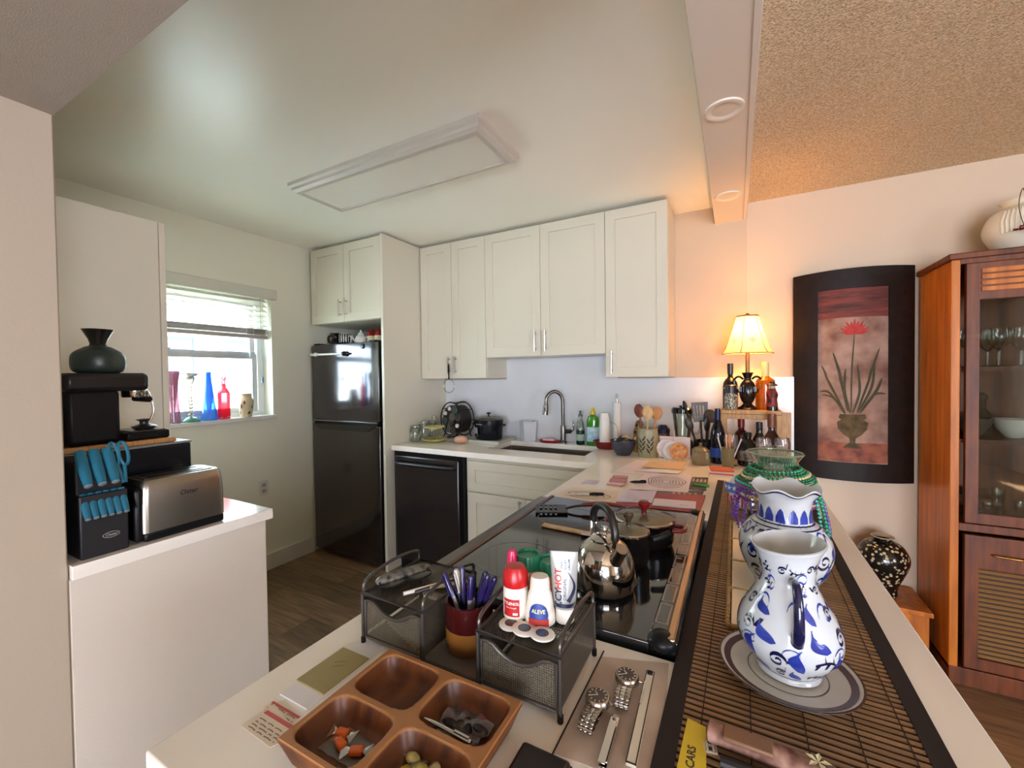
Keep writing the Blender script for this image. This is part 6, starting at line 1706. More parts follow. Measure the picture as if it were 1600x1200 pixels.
for i, (x, y, tilt) in enumerate(((-0.316, 0.576, 0.0), (-0.290, 0.571, 0.06), (-0.259, 0.569, 0.07))):
    t = thing('round_emblem', ['round white badge with dark emblem, leftmost of three on the mesh drawer', 'round white badge with blue emblem, middle of three on the mesh drawer', 'round white badge with blue emblem, rightmost of three on the mesh drawer'][i], 'badge', (x, y, OT + 0.0006 * i), group='round badges', rot=(0, tilt, 0.4 * i))
    G().lathe([(0.0185, 0), (0.0195, 0.001), (0.0195, 0.0025), (0.018, 0.0034), (0.001, 0.0034)], 32).build('disc', M('badge_white', 'e6e2d8', 0.3), t, loc=(0, 0, 0.0012 * i))
    em_ = G()
    em_.lathe([(0.0078, 0.0), (0.0100, 0.0)], 28, cap0=False, cap1=False)
    em_.build('emblem_ring', M('emblem_dark', '2a2a30', 0.4), t, smooth=0, loc=(0, 0, 0.0037 + 0.0012 * i))
    for q in range(4):
        sec = G()
        sec.face([(0, 0, 0)] + [(0.0077 * math.cos(PI / 2 * q + PI / 2 * k / 6), 0.0077 * math.sin(PI / 2 * q + PI / 2 * k / 6), 0) for k in range(7)])
        sec.build('emblem_quarter', M('emblem_blue', '2a6a98', 0.35) if (q % 2 == 0 and i > 0) else M('emblem_grey', '7d7a78' if i else '5a4e48', 0.35), t, smooth=0, loc=(0, 0, 0.0037 + 0.0012 * i))

# ================================================================== WOODEN TRAY
tw = thing('wooden_tray', 'carved brown wooden tray with four compartments', 'tray', (-0.383, 0.407, CT + 0.0045))
NX, NY = 122, 96
A, B = 0.122, 0.096
g = G()


def cell(x, y):
    cx_ = 0.0605 if x > 0 else -0.0605
    cy_ = 0.0475 if y > 0 else -0.0475
    dx, dy = abs(x - cx_) / 0.0550, abs(y - cy_) / 0.0425
    d = (dx ** 5 + dy ** 5) ** 0.2
    return max(0.0, min(1.0, (1.0 - d) / 0.5))


V_ = []
for i in range(NX + 1):
    row = []
    for j in range(NY + 1):
        x, y = -A + 2 * A * i / NX, -B + 2 * B * j / NY
        s_ = cell(x, y)
        s_ = 1 - (1 - s_) ** 2.6
        row.append(g.bm.verts.new((x, y, 0.037 - 0.031 * s_)))
    V_.append(row)
for i in range(NX):
    for j in range(NY):
        f_ = g.bm.faces.new((V_[i][j], V_[i + 1][j], V_[i + 1][j + 1], V_[i][j + 1]))
loop = [V_[i][0] for i in range(NX + 1)] + [V_[NX][j] for j in range(1, NY + 1)] + [V_[i][NY] for i in range(NX - 1, -1, -1)] + [V_[0][j] for j in range(NY - 1, 0, -1)]
mid = [g.bm.verts.new((v.co.x * 1.01, v.co.y * 1.01, 0.033)) for v in loop]
lo = [g.bm.verts.new((v.co.x * 0.90, v.co.y * 0.90, 0.0)) for v in loop]
n = len(loop)
for i in range(n):
    j = (i + 1) % n
    g.bm.faces.new((loop[j], loop[i], mid[i], mid[j]))
    g.bm.faces.new((mid[j], mid[i], lo[i], lo[j]))
g.bm.faces.new(lo)
monkeypod = wood('monkeypod', '74401a', '44220c', 0.42, 9, (5, 1.2, 2))
tb = g.build('body', monkeypod, tw, smooth=60)
nt_ = monkeypod.node_tree
bs_ = nt_.nodes['Principled BSDF']
src_ = bs_.inputs['Base Color'].links[0].from_socket
tc_ = nt_.nodes.new('ShaderNodeTexCoord')
sz_ = nt_.nodes.new('ShaderNodeSeparateXYZ')
nt_.links.new(tc_.outputs['Object'], sz_.inputs[0])
mr_ = nt_.nodes.new('ShaderNodeMapRange')          # paler sapwood along the carved rim
mr_.inputs['From Min'].default_value = 0.0335
mr_.inputs['From Max'].default_value = 0.0360
nt_.links.new(sz_.outputs['Z'], mr_.inputs['Value'])
mx_ = nt_.nodes.new('ShaderNodeMix')
mx_.data_type = 'RGBA'
nt_.links.new(mr_.outputs['Result'], mx_.inputs['Factor'])
nt_.links.new(src_, mx_.inputs['A'])
mx_.inputs['B'].default_value = lin('9c6a3c')
nt_.links.new(mx_.outputs['Result'], bs_.inputs['Base Color'])
for (sx, sy) in ((-1, -1), (1, -1), (-1, 1), (1, 1)):
    G().box(sx * 0.085 - 0.01, sx * 0.085 + 0.01, sy * 0.065 - 0.01, sy * 0.065 + 0.01, -0.004, 0.001).build('foot', monkeypod, tw, bevel=0.002)
TZ = CT + 0.0045 + 0.0065
wrap = glass('cellophane', 'f0ece4', 0.9, body='d8d0c4', amount=0.35)
for i, (x, y, r) in enumerate(((-0.463, 0.372, 0.2), (-0.452, 0.360, -0.3), (-0.425, 0.362, 0.5))):
    t = thing('wrapped_candy', ['orange candy in clear wrapper, leftmost in the tray', 'orange candy in clear wrapper, in front of its neighbour in the tray', 'orange candy in clear wrapper, rightmost in the tray'][i], 'candy', (x, y, TZ + 0.001), r, 'orange candies')
    G().box(-0.009, 0.009, -0.006, 0.006, 0.001, 0.009).build('sweet', M('orange_candy', 'd8661c', 0.15, noise=(30, 0.3)), t, bevel=0.0025)
    wv = G()
    for q in range(2):
        s_ = 1 if q else -1
        wv.face([(s_ * 0.009, -0.003, 0.005), (s_ * 0.018, -0.010, 0.003), (s_ * 0.020, 0.009, 0.006), (s_ * 0.009, 0.003, 0.005)])
    wv.build('wrapper_ends', wrap, t, smooth=0)
cp = sheet('candy_wrapper', 'crinkled clear wrapper spread under the orange candies', 'wrapper', ((-0.478, 0.345), (-0.415, 0.345), (-0.41, 0.383), (-0.468, 0.387)), TZ - 0.0005, wrap, lift=lambda u, v: 0.002 * math.sin(9 * u + 7 * v) ** 2)
for i, (x, y, c) in enumerate(((-0.353, 0.386, 'd8cc8a'), (-0.336, 0.378, 'c8bf70'), (-0.350, 0.366, 'b89a3a'), (-0.318, 0.386, 'e2dcb0'))):
    t = thing('twist_candy', ['pale yellow twist-wrapped candy upper left of its pile in the tray', 'yellow-green twist-wrapped candy in the middle of the tray pile', 'gold twist-wrapped candy nearest the tray front', 'cream twist-wrapped candy right of the pile'][i], 'candy', (x, y, TZ), 0.7 * i, 'twist candies')
    G().ball((0, 0, 0.007), 0.0085, sx=1.25, sy=0.85, sz=0.75, seg=14, rings=8).build('sweet', M('twist_' + c, c, 0.25, noise=(80, 0.8), col2='6a6a2a'), t)
    for s_ in (-1, 1):
        G().tube([(s_ * 0.009, 0, 0.007), (s_ * 0.013, 0, 0.008), (s_ * 0.020, 0, 0.008)], [0.0015, 0.004, 0.007], 8, flat=0.3).build('twist_end', wrap, t)
pb_ = sheet('plastic_bag', 'crumpled clear bag of dark things in the tray', 'bag', ((-0.362, 0.428), (-0.29, 0.424), (-0.288, 0.475), (-0.355, 0.482)), TZ + 0.002, glass('crinkled_bag', 'e4e0e0', 1.0, body='b0a8b0', amount=0.4), lift=lambda u, v: 0.012 * (math.sin(7 * u + 3 * v) * math.cos(5 * v - 2 * u)) ** 2 + 0.002, t=0.001)
for i in range(4):
    tag(G().ball((0, 0, 0.005), 0.008, sx=1.6, sy=0.8, sz=0.6, seg=12, rings=6).build('dark_chocolate', M('dark_choc', '1c1012', 0.3), None, loc=(-0.345 + 0.014 * i, 0.452 + 0.010 * (i % 2), TZ), rot=(0, 0, i)), 'dark sweet inside the clear bag in the tray', 'candy', 'dark sweets in the bag')
pen('silver pen lying along the compartment wall of the tray', (-0.366, 0.424), (-0.290, 0.421), TZ + 0.0215, 0.0032, bright_chrome, bright_chrome)

# papers left of the tray
e1 = sheet('envelope', 'white envelope at the left of the wooden tray', 'envelope', ((-0.624, 0.388), (-0.560, 0.388), (-0.562, 0.545), (-0.612, 0.545)), PZ, M('envelope_white', 'e4e2e2', 0.6), t=0.002)
e2 = sheet('booklet', 'olive yellow booklet lying on the white envelope', 'booklet', ((-0.626, 0.418), (-0.560, 0.417), (-0.560, 0.508), (-0.625, 0.508)), PZ + 0.0022, M('olive_cover', '9a8a50', 0.5, noise=(6, 0.2)), t=0.002)
textlines(e2, -0.005, 0.015, (0.015, 0.005), 0.0022, M('olive_ink', '6a5c30', 0.6), 0.0015, rot=0.6)
for i, pts in enumerate((((-0.617, 0.326), (-0.545, 0.324), (-0.528, 0.355), (-0.612, 0.372)), ((-0.622, 0.362), (-0.560, 0.350), (-0.555, 0.372), (-0.606, 0.386)))):
    e3 = sheet('paper_slip', ['red and cream printed slip nearest the worktop corner', 'red and cream printed slip tucked under the white envelope'][i], 'paper', pts, PZ + 0.0008 * (1 - i) if i == 0 else PZ - 0.0002, M('slip_cream_%d' % i, 'ddd0b8', 0.6, noise=(20, 0.3)), group='printed slips')
    gz = G()
    gz.box(-0.034, 0.030, 0.010 if i == 0 else 0.004, 0.016 if i == 0 else 0.008, 0.0006, 0.0008)
    gz.build('red_band', M('slip_red', 'c04a44', 0.5), e3)
    textlines(e3, -0.03, 0.028, (-0.014, -0.009, -0.004, 0.002), 0.0009, M('slip_ink', '8a6a5a', 0.6), 0.0016)
bkc = thing('black_case', 'black leather case at the bottom edge of the worktop', 'case', (-0.212, 0.434, CT))
G().box(-0.032, 0.034, -0.040, 0.040, 0.0, 0.018).build('body', M('black_leather', '141012', 0.35, noise=(60, 0.4), bump=(200, 0.3, 0.001)), bkc, bevel=0.005)
G().box(-0.033, 0.035, -0.041, 0.041, 0.008, 0.010).build('zip_seam', M('zip_red', '4a1418', 0.4), bkc, bevel=0.001)

# ================================================================== WATCHES
ws = sheet('photo_print', 'marbled grey-beige sheet under the two watches', 'print', ((-0.208, 0.49), (-0.080, 0.50), (-0.100, 0.735), (-0.205, 0.700)), PZ, M('marbled_print', 'c9b8a8', 0.35, noise=(9, 1.0), col2='a39082', detail=8))
edge = tag(G().tube([(-0.209, 0.487, 0.0), (-0.206, 0.715, 0.0)], 0.0012, 6).build('dark_line', M('ink_black2', '17141c', 0.5), None, loc=(0, 0, CT + 0.0016)), 'thin dark line along the marbled sheet beside the organizer', 'wire')  # thin rod drawn as the dark line at the sheet's edge
wsteel = M('watch_steel', 'b0a598', 0.22, 1.0, noise=(60, 0.2))


def watch(label, x, y, rz, dial_c):
    t = thing('wristwatch', label, 'watch', (x, y, CT + 0.0012), rz, 'steel watches')
    # dial faces up, bracelet folds under and trails along -y
    G().lathe([(0.0165, 0.010), (0.0185, 0.012), (0.0185, 0.018), (0.0165, 0.021), (0.0145, 0.0212)], 36).build('case', wsteel, t)
    G().lathe([(0.001, 0.0214), (0.0145, 0.0214)], 32, cap0=False, cap1=False).build('dial', M('dial_' + dial_c, dial_c, 0.3, 0.2), t)
    for k in range(12):
        a = 2 * PI * k / 12
        G().box(-0.0006, 0.0006, -0.0016, 0.0016, 0, 0.0003).build('hour_marker', M('marker_silver', 'd8d0c4', 0.3), t, loc=(0.012 * math.cos(a), 0.012 * math.sin(a), 0.0215), rot=(0, 0, a - PI / 2))
    G().box(-0.0006, 0.0006, 0, 0.008, 0, 0.0003).build('hour_hand', M('marker_silver', 'd8d0c4', 0.3), t, loc=(0, 0, 0.0219), rot=(0, 0, 0.8))
    G().box(-0.0004, 0.0004, 0, 0.011, 0, 0.0003).build('minute_hand', M('marker_silver', 'd8d0c4', 0.3), t, loc=(0, 0, 0.0222), rot=(0, 0, 2.2))
    G().cyl((0.0185, 0, 0.015), (0.0225, 0, 0.015), 0.0022).build('crown', wsteel, t)
    path = bez([(0, -0.014, 0.015), (0, -0.024, 0.0165), (0, -0.036, 0.017), (0, -0.048, 0.015), (0, -0.054, 0.009), (0, -0.046, 0.0025), (0, -0.02, 0.002), (0, 0.012, 0.002), (0, 0.020, 0.007), (0, 0.0165, 0.013)], 36)
    for i in range(0, len(path) - 1, 2):
        p, q = path[i], path[min(i + 2, len(path) - 1)]
        d = (q - p)
        L_ = d.length * 0.92
        ang = math.atan2(d.z, d.y)
        w_ = 0.0118 - 0.0030 * min(1, i / 24)
        for (xa, xb, mm) in ((-w_, -w_ * 0.36, wsteel), (-w_ * 0.32, w_ * 0.32, bright_chrome), (w_ * 0.36, w_, wsteel)):
            G().box(xa, xb, 0, L_, -0.0013, 0.0013).build('link', mm, t, loc=p, rot=(ang, 0, 0), bevel=0.0005, seg=1)
    return t


watch('steel wristwatch beside the mesh organizer leg', -0.178, 0.585, math.radians(-3), '5a4c44')
watch('steel wristwatch nearer the range on the marbled sheet', -0.150, 0.648, math.radians(3), '4a3c34')
nc = thing('nail_clipper', 'flat silver nail clipper below the watches', 'nail clipper', (-0.147, 0.500, CT + 0.0012), math.radians(2))
G().box(-0.006, 0.006, -0.005, 0.075, 0.001, 0.003).build('lower_arm', bright_chrome, nc, bevel=0.0006)
G().box(-0.006, 0.006, 0.0, 0.076, 0.006, 0.008).build('upper_arm', bright_chrome, nc, bevel=0.0006)
G().box(-0.005, 0.005, -0.008, 0.062, 0.011, 0.0125).build('lever', bright_chrome, nc, bevel=0.0006)
G().cyl((0, 0.066, 0.0), (0, 0.066, 0.014), 0.0022).build('pin', wsteel, nc)
G().box(-0.0055, 0.0055, 0.074, 0.079, 0.001, 0.008).build('jaw', wsteel, nc, bevel=0.0006)
sk_ = thing('slim_case', 'long slim clear-lidded case along the mat edge', 'case', (-0.1155, 0.515, CT + 0.0012), math.radians(2.2))
G().box(-0.0065, 0.0065, 0.0, 0.178, 0.0, 0.006).build('tray', M('case_cream', 'd6cdb8', 0.3), sk_, bevel=0.001)
G().frame(0.013, 0.178, 0.0014, 0.002).xf(Matrix.Rotation(-PI / 2, 4, 'X')).build('frame', M('case_dark', '3a3228', 0.3, 0.5), sk_, loc=(-0.0065, 0.0, 0.0062))
G().box(-0.0055, -0.0035, 0.10, 0.15, 0.006, 0.0075).build('rod', bright_chrome, sk_)
G().box(-0.004, 0.004, 0.168, 0.176, 0.006, 0.009).build('latch', black_plastic, sk_, bevel=0.001)

# ================================================================== BAMBOO MAT
mat_ = thing('bamboo_mat', 'long bamboo slat table runner with dark cloth edges', 'table runner', (0.068, 0.30, CT + 0.0006), math.radians(-0.8))
MW, ML = 0.165, 1.80
slat_m = M('bamboo_slat', '94724c', 0.5, noise=(10, 0.8), col2='6a4a2c', stretch=(0.4, 8, 1), rand=0.18)
sm = G().box(-MW + 0.016, MW - 0.016, -0.0030, 0.0030, 0.0012, 0.0034).mesh('slat', 0)
k = 0
y = 0.006
while y < ML - 0.005:
    mesh_obj('slat', sm, slat_m, mat_, loc=(0, y, 0))
    y += 0.0118
G().box(-MW + 0.004, MW - 0.004, 0, ML, 0.0, 0.0011).build('backing', M('runner_backing', '24100a', 0.8), mat_)
cloth = M('runner_cloth', '1d110c', 0.85, noise=(60, 0.4), bump=(300, 0.4, 0.001))
for s_ in (-1, 1):
    G().box(s_ * MW - (0.026 if s_ > 0 else 0), s_ * MW + (0.026 if s_ < 0 else 0), -0.004, ML + 0.004, 0.0, 0.0046).build('cloth_edge', cloth, mat_, bevel=0.001)
for xx in (-0.115, -0.055, 0.01, 0.07, 0.125):
    G().box(xx - 0.0007, xx + 0.0007, 0, ML, 0.0034, 0.0041).build('binding_thread', M('runner_thread', '2a140c', 0.8), mat_)
MZ = CT + 0.0006 + 0.0037

# tile trivet under the vases
tv = thing('tile_trivet', 'long trivet of pale square tiles edged with rope', 'trivet', (0.075, 0.885, MZ + 0.0005))
for r_ in range(4):
    G().box(-0.083, 0.077, 0.0, 0.150, 0, 0.007).build('tile', M('trivet_tile', 'd3c9b0', 0.25, noise=(5, 0.3), rand=0.04), tv, bevel=0.0015, loc=(0, 0.004 + r_ * 0.157, 0))
rope_m = M('rope_tan', 'b8955a', 0.8, noise=(120, 0.8), col2='7d5a2e', bump=(160, 0.8, 0.002))


def rope(p, q):
    n = int((Vector(q) - Vector(p)).length / 0.004)
    pts = [Vector(p).lerp(Vector(q), i / n) + Vector((0.0008 * math.sin(i * 1.6), 0.0008 * math.cos(i * 1.6), 0.0006 * math.sin(i * 2.1))) for i in range(n + 1)]
    return G().tube(pts, 0.0042, 6).build('rope', rope_m, tv)


x0_, x1_, y1_ = -0.089, 0.083, 0.635
rope((x0_, -0.002, 0.005), (x0_, y1_, 0.005))
rope((x1_, -0.002, 0.005), (x1_, y1_, 0.005))
for r_ in range(5):
    rope((x0_, -0.001 + r_ * 0.157, 0.005), (x1_, -0.001 + r_ * 0.157, 0.005))

# ================================================================== VASES
china = M('china_white', 'c2c6c8', 0.10, noise=(4, 0.15), col2='adb5bc', coat=0.4)
cobalt = M('cobalt_paint', '1a2a80', 0.12, noise=(40, 0.6), col2='3a52b0', coat=0.4)
navy_p = M('navy_paint', '14163a', 0.12, noise=(30, 0.4), coat=0.4)


# pitcher on its plate
pz = MZ + 0.0006
plt = thing('dinner_plate', 'stoneware plate with brown banded rim under the pitcher', 'plate', (0.072, 0.785, pz))
G().lathe([(0.062, 0), (0.066, 0.002), (0.070, 0.006), (0.092, 0.013), (0.097, 0.016), (0.094, 0.0165), (0.088, 0.0135), (0.068, 0.0075), (0.001, 0.006)], 56, cap1=False).build('body', M('stoneware', 'c4bdae', 0.3, noise=(70, 0.4)), plt)
pf_ = [(0.0005, 0.006), (0.068, 0.0075), (0.088, 0.0135), (0.094, 0.0165), (0.097, 0.016)]
for (ra, rb_, c) in ((0.0945, 0.0975, '3a1c14'), (0.080, 0.0895, '4a231a'), (0.0535, 0.0550, '5a4a40')):
    za, zb = (0.0168, 0.0165) if ra > 0.09 else ((0.0113, 0.0145) if ra > 0.07 else (0.0073, 0.0073))
    G().lathe([(ra, za), (rb_, zb)], 56, cap0=False, cap1=False).build('brown_band', M('band_' + c, c, 0.3), plt, loc=(0, 0, 0.0004))

VZ = pz + 0.0078
v1 = thing('china_pitcher', 'blue and white china pitcher with dark blue handle on the plate', 'pitcher', (0.074, 0.790, VZ), 0)
p1_ = smooth_prof([(0.040, 0.0), (0.044, 0.003), (0.042, 0.010), (0.052, 0.022), (0.068, 0.045), (0.072, 0.065), (0.066, 0.092), (0.050, 0.120), (0.039, 0.142), (0.036, 0.155), (0.040, 0.178), (0.046, 0.195), (0.051, 0.204)], 4)
G().lathe(p1_ + [(0.0515, 0.2065), (0.049, 0.2075), (0.043, 0.193), (0.034, 0.165), (0.030, 0.150)], 56, cap1=False, ruffle=lambda a, r, z: (0.006 * math.cos(a - 0.4) if z > 0.17 else 0.0)).build('body', china, v1)
f1 = lambda u, v: Vector(((prof_r(p1_, v) + 0.0007) * math.cos(u), (prof_r(p1_, v) + 0.0007) * math.sin(u), v + (0.006 * math.cos(u - 0.4) if v > 0.17 else 0)))
g = G()
gn = G()
prnd = random.Random(5)


def motif(g, fn, prof, u, v, s, kind, ang, flip):
    r = max(prof_r(prof, v), 0.02)
    c, sn = math.cos(ang), math.sin(ang)
    T = lambda x, y: (u + (flip * x * c - y * sn) / r, v + flip * x * sn + y * c)
    if kind == 'paisley':
        n = 16
        sp = [(0.55 * s * math.sin(2.4 * i / n), s * (1.55 * i / n - 0.6)) for i in range(n + 1)]
        wd = [s * (0.12 + 0.8 * math.sin(PI * min(1.0, 0.12 + 1.1 * i / n)) ** 1.2) if i < n - 1 else s * 0.08 for i in range(n + 1)]
        C = [[g.bm.verts.new(fn(*T(p[0] + w * (c / 4 - 0.5), p[1]))) for p, w in zip(sp, wd)] for c in range(5)]
        for c in range(4):
            for i in range(n):
                g.bm.faces.new((C[c][i], C[c][i + 1], C[c + 1][i + 1], C[c + 1][i]))
        ex, ey = sp[-1]
        stroke(g, [T(ex - 0.24 * s + p[0], ey + p[1]) for p in curl(0, 0, 0.26 * s, 0.95, 0, 1, 14)], [s * 0.13] * 15, fn)
    elif kind == 'sprig':
        n = 12
        sp = [(s * 0.35 * math.sin(3.2 * i / n), s * (1.8 * i / n - 0.9)) for i in range(n + 1)]
        stroke(g, [T(*p) for p in sp], s * 0.15, fn)
        for q in (2, 4, 6, 8, 10):
            d = 1 if q % 4 == 0 else -1
            x, y = sp[q]
            stroke(g, [T(x, y), T(x + d * s * 0.22, y + s * 0.16), T(x + d * s * 0.5, y + s * 0.22)], [s * 0.10, s * 0.42, s * 0.05], fn)
    else:
        stroke(g, [T(*p) for p in curl(0, 0, s * 0.55, 1.5, 0.3, 1, 20)], [s * 0.28 - s * 0.14 * i / 20 for i in range(21)], fn)
        stroke(g, [T(s * 0.5 + s * 0.10 * i, s * (0.2 + 0.18 * i)) for i in range(5)], [s * 0.08, s * 0.4, s * 0.5, s * 0.35, s * 0.05], fn)


for row, (v, n, s_) in enumerate(((0.024, 15, 0.014), (0.050, 13, 0.023), (0.084, 12, 0.022), (0.115, 11, 0.016), (0.144, 10, 0.011), (0.177, 13, 0.012))):
    for k in range(n):
        u = -PI + 2 * PI * (k + 0.5 * (row % 2) + 0.15) / n
        if abs(u - (-1.50)) < 0.30 and 0.07 < v < 0.17:
            continue
        kind = ('paisley', 'sprig', 'paisley', 'curl')[(k + row) % 4] if row < 4 else ('curl', 'sprig')[k % 2]
        motif(g if kind == 'paisley' else gn, f1, p1_, u, v, s_, kind, prnd.uniform(-0.5, 0.5) + (0.9 if kind == 'sprig' else 0), 1 if (k + row) % 2 else -1)
stroke(gn, [(-PI + 2 * PI * i / 40, 0.012) for i in range(41)], 0.0016, f1)
g.build('painted_paisleys', cobalt, v1, smooth=0, kind='stuff')
gn.build('painted_sprigs', navy_p, v1, smooth=0, kind='stuff')
# handle towards the viewer side
ha = -1.50
hd = Vector((math.cos(ha), math.sin(ha), 0))
P_ = bez([hd * 0.036 + Vector((0, 0, 0.158)), hd * 0.062 + Vector((0, 0, 0.163)), hd * 0.078 + Vector((0, 0, 0.140)), hd * 0.080 + Vector((0, 0, 0.105)), hd * 0.068 + Vector((0, 0, 0.082))], 24)
G().tube(P_, [0.0055 + 0.0035 * (i / len(P_)) ** 1.5 for i in range(len(P_))], 12).build('handle', navy_p, v1)

# ruffled vase
v2 = thing('ruffled_vase', 'blue and white china vase with ruffled rim behind the pitcher', 'vase', (0.095, 1.085, MZ + 0.0085))
p2_ = smooth_prof([(0.052, 0.0), (0.056, 0.004), (0.060, 0.02), (0.078, 0.055), (0.088, 0.090), (0.084, 0.122), (0.066, 0.148), (0.053, 0.156), (0.050, 0.165), (0.050, 0.195), (0.056, 0.212), (0.068, 0.226)], 4)
ruf = lambda a, r, z: (0.0055 * math.sin(6 * a) * max(0, (z - 0.20) / 0.026) if z > 0.20 else 0.0)
G().lathe(p2_ + [(0.067, 0.228), (0.054, 0.212), (0.046, 0.19), (0.046, 0.15)], 72, cap1=False, ruffle=ruf).build('body', china, v2)
f2 = lambda u, v: Vector(((prof_r(p2_, v) + 0.0008) * math.cos(u), (prof_r(p2_, v) + 0.0008) * math.sin(u), v + ruf(u, 0, v)))
g = G()
for k in range(14):
    u = -PI + 2 * PI * k / 14
    stroke(g, [(u, 0.166), (u, 0.174), (u, 0.184), (u, 0.192)], [0.26 * 0.05 / 0.05 * 1.0 * 0.9, 0.40, 0.36, 0.03], lambda a, b: f2(a, b)) if False else stroke(g, [(u - 0.18, 0.166), (u - 0.09, 0.166), (u, 0.166), (u + 0.09, 0.166), (u + 0.18, 0.166)], [0.012, 0.036, 0.048, 0.036, 0.012], lambda a, b: f2(a, max(0.160, b)))
g.build('painted_petals', cobalt, v2, smooth=0, kind='stuff')
g = G()
for v_ in (0.156, 0.150):
    stroke(g, [(-PI + 2 * PI * i / 60, v_) for i in range(61)], 0.0022, f2)
stroke(g, [(-PI + 2 * PI * i / 72, 0.2225) for i in range(73)], 0.0030, f2)
for k in range(9):
    u = -PI + 2 * PI * k / 9 + 0.15
    stroke(g, [(u + 0.5 * t, 0.133 + 0.008 * math.sin(9 * t)) for t in [i / 14 for i in range(15)]], [0.002 + 0.006 * abs(math.sin(i * 0.8)) for i in range(15)], f2)
    stroke(g, [(u + p[0] / 0.08, 0.135 + p[1]) for p in curl(0, 0, 0.008, 1.3, 0, 1 if k % 2 else -1, 14)], 0.0038, f2)
for k in range(8):
    u = -PI + 2 * PI * k / 8
    for v_ in (0.05, 0.095):
        stroke(g, [(u + p[0] / 0.08, v_ + p[1]) for p in curl(0, 0, 0.017, 1.4, k, 1 if k % 2 else -1, 18)], [0.0065 - 0.003 * i / 18 for i in range(19)], f2)
        stroke(g, [(u + 0.15 + 0.3 * t, v_ - 0.02 + 0.03 * t) for t in (0, .33, .66, 1)], [0.001, 0.009, 0.006, 0.001], f2)
g.build('painted_scrolls', navy_p, v2, smooth=0, kind='stuff')
g = G()
for k in range(9):
    u = -PI + 2 * PI * (k + 0.5) / 9
    motif(g, f2, p2_, u, 0.062, 0.024, 'paisley', 0.3 if k % 2 else -0.3, 1 if k % 2 else -1)
    motif(g, f2, p2_, u + 0.35, 0.100, 0.017, 'paisley', -0.6 if k % 2 else 0.6, -1 if k % 2 else 1)
g.build('painted_paisleys', cobalt, v2, smooth=0, kind='stuff')

# clear vase draped with beads
v3 = thing('glass_vase', 'pale green ribbed glass vase draped with bead necklaces', 'vase', (0.100, 1.415, MZ + 0.0085))
p3_ = smooth_prof([(0.055, 0.0), (0.060, 0.004), (0.072, 0.05), (0.080, 0.10), (0.076, 0.15), (0.056, 0.185), (0.050, 0.20), (0.058, 0.225), (0.072, 0.245)], 4)
G().lathe(p3_, 48, cap1=False).build('body', glass('pale_green_glass', 'f0f7ec', 0.8, body='cfe2cb', amount=0.25), v3)
G().lathe([(0.070, 0.243), (0.0735, 0.246), (0.070, 0.249), (0.067, 0.246)], 48, cap0=False, cap1=False).build('rim', glass('rim_glass', 'e4ecd8', 0.9, body='b8c4a4', amount=0.5), v3)

bead_cache = {}


def necklace(label, path, r, mat):
    """string of beads along a closed path in world coordinates"""
    P = [Vector(p) for p in path]
    c = sum(P, Vector()) / len(P)
    t = thing('bead_necklace', label, 'necklace', (c.x, c.y, c.z), group='bead necklaces on the glass vase')
    P = [p - c for p in P]
    n = len(P)
    seg = [(P[(i + 1) % n] - P[i]).length for i in range(n)]
    tot = sum(seg)
    N = int(tot / (2.12 * r))
    g = G()
    acc, i, pos = 0.0, 0, 0.0
    for k in range(N):
        target = k * tot / N
        while pos + seg[i] < target:
            pos += seg[i]
            i += 1
        p = P[i].lerp(P[(i + 1) % n], (target - pos) / max(seg[i], 1e-9))
        bmesh.ops.create_icosphere(g.bm, subdivisions=1, radius=r, matrix=Matrix.Translation(p))
    g.build('beads', mat, t, smooth=80, kind='stuff')
    G().tube(P, r * 0.18, 4, closed=True).build('string', M('bead_string', '5a5a50', 0.6), t)
    return t


green_b = M('bead_green', '1f9a68', 0.16, 0.25, coat=0.5)
dgreen_b = M('bead_dark_green', '176a48', 0.16, 0.25, coat=0.5)
gold_b = M('bead_gold', 'd8c890', 0.16, 0.25, coat=0.5)
purple_b = M('bead_purple', '7a3ab8', 0.16, 0.25, coat=0.5)
violet_b = M('bead_violet', '9a3a8a', 0.16, 0.25, coat=0.5)
teal_b = M('bead_teal', '3ab8a4', 0.16, 0.25, coat=0.5)
vc = Vector((0.100, 1.415, MZ + 0.0085))


def loop_path(rad, z, tilt, az, sag=0.0, off=(0, 0), n=60):
    out = []
    for i in range(n):
        a = 2 * PI * i / n
        zz = z + tilt * math.cos(a - az) - sag * max(0, math.cos(a - az - PI)) ** 2
        out.append(vc + Vector((off[0] + rad * math.cos(a), off[1] + rad * math.sin(a), zz)))
    return out


def hang_path(az, spread, ztop, zlow, rad, lowrad, n=50):
    """loop caught over the shoulder at two points, its belly hanging down outside the vase"""
    out = []
    for i in range(n):
        t = 2 * PI * i / n
        s_ = math.sin(t)
        c_ = math.cos(t)
        z = (ztop + zlow) / 2 + (ztop - zlow) / 2 * c_
        rr_ = lowrad + (rad - lowrad) * (0.5 + 0.5 * c_) ** 2
        a = az + spread * s_ * (1.0 if c_ < 0.6 else 1.0)
        out.append(vc + Vector((rr_ * math.cos(a), rr_ * math.sin(a), z)))
    return out


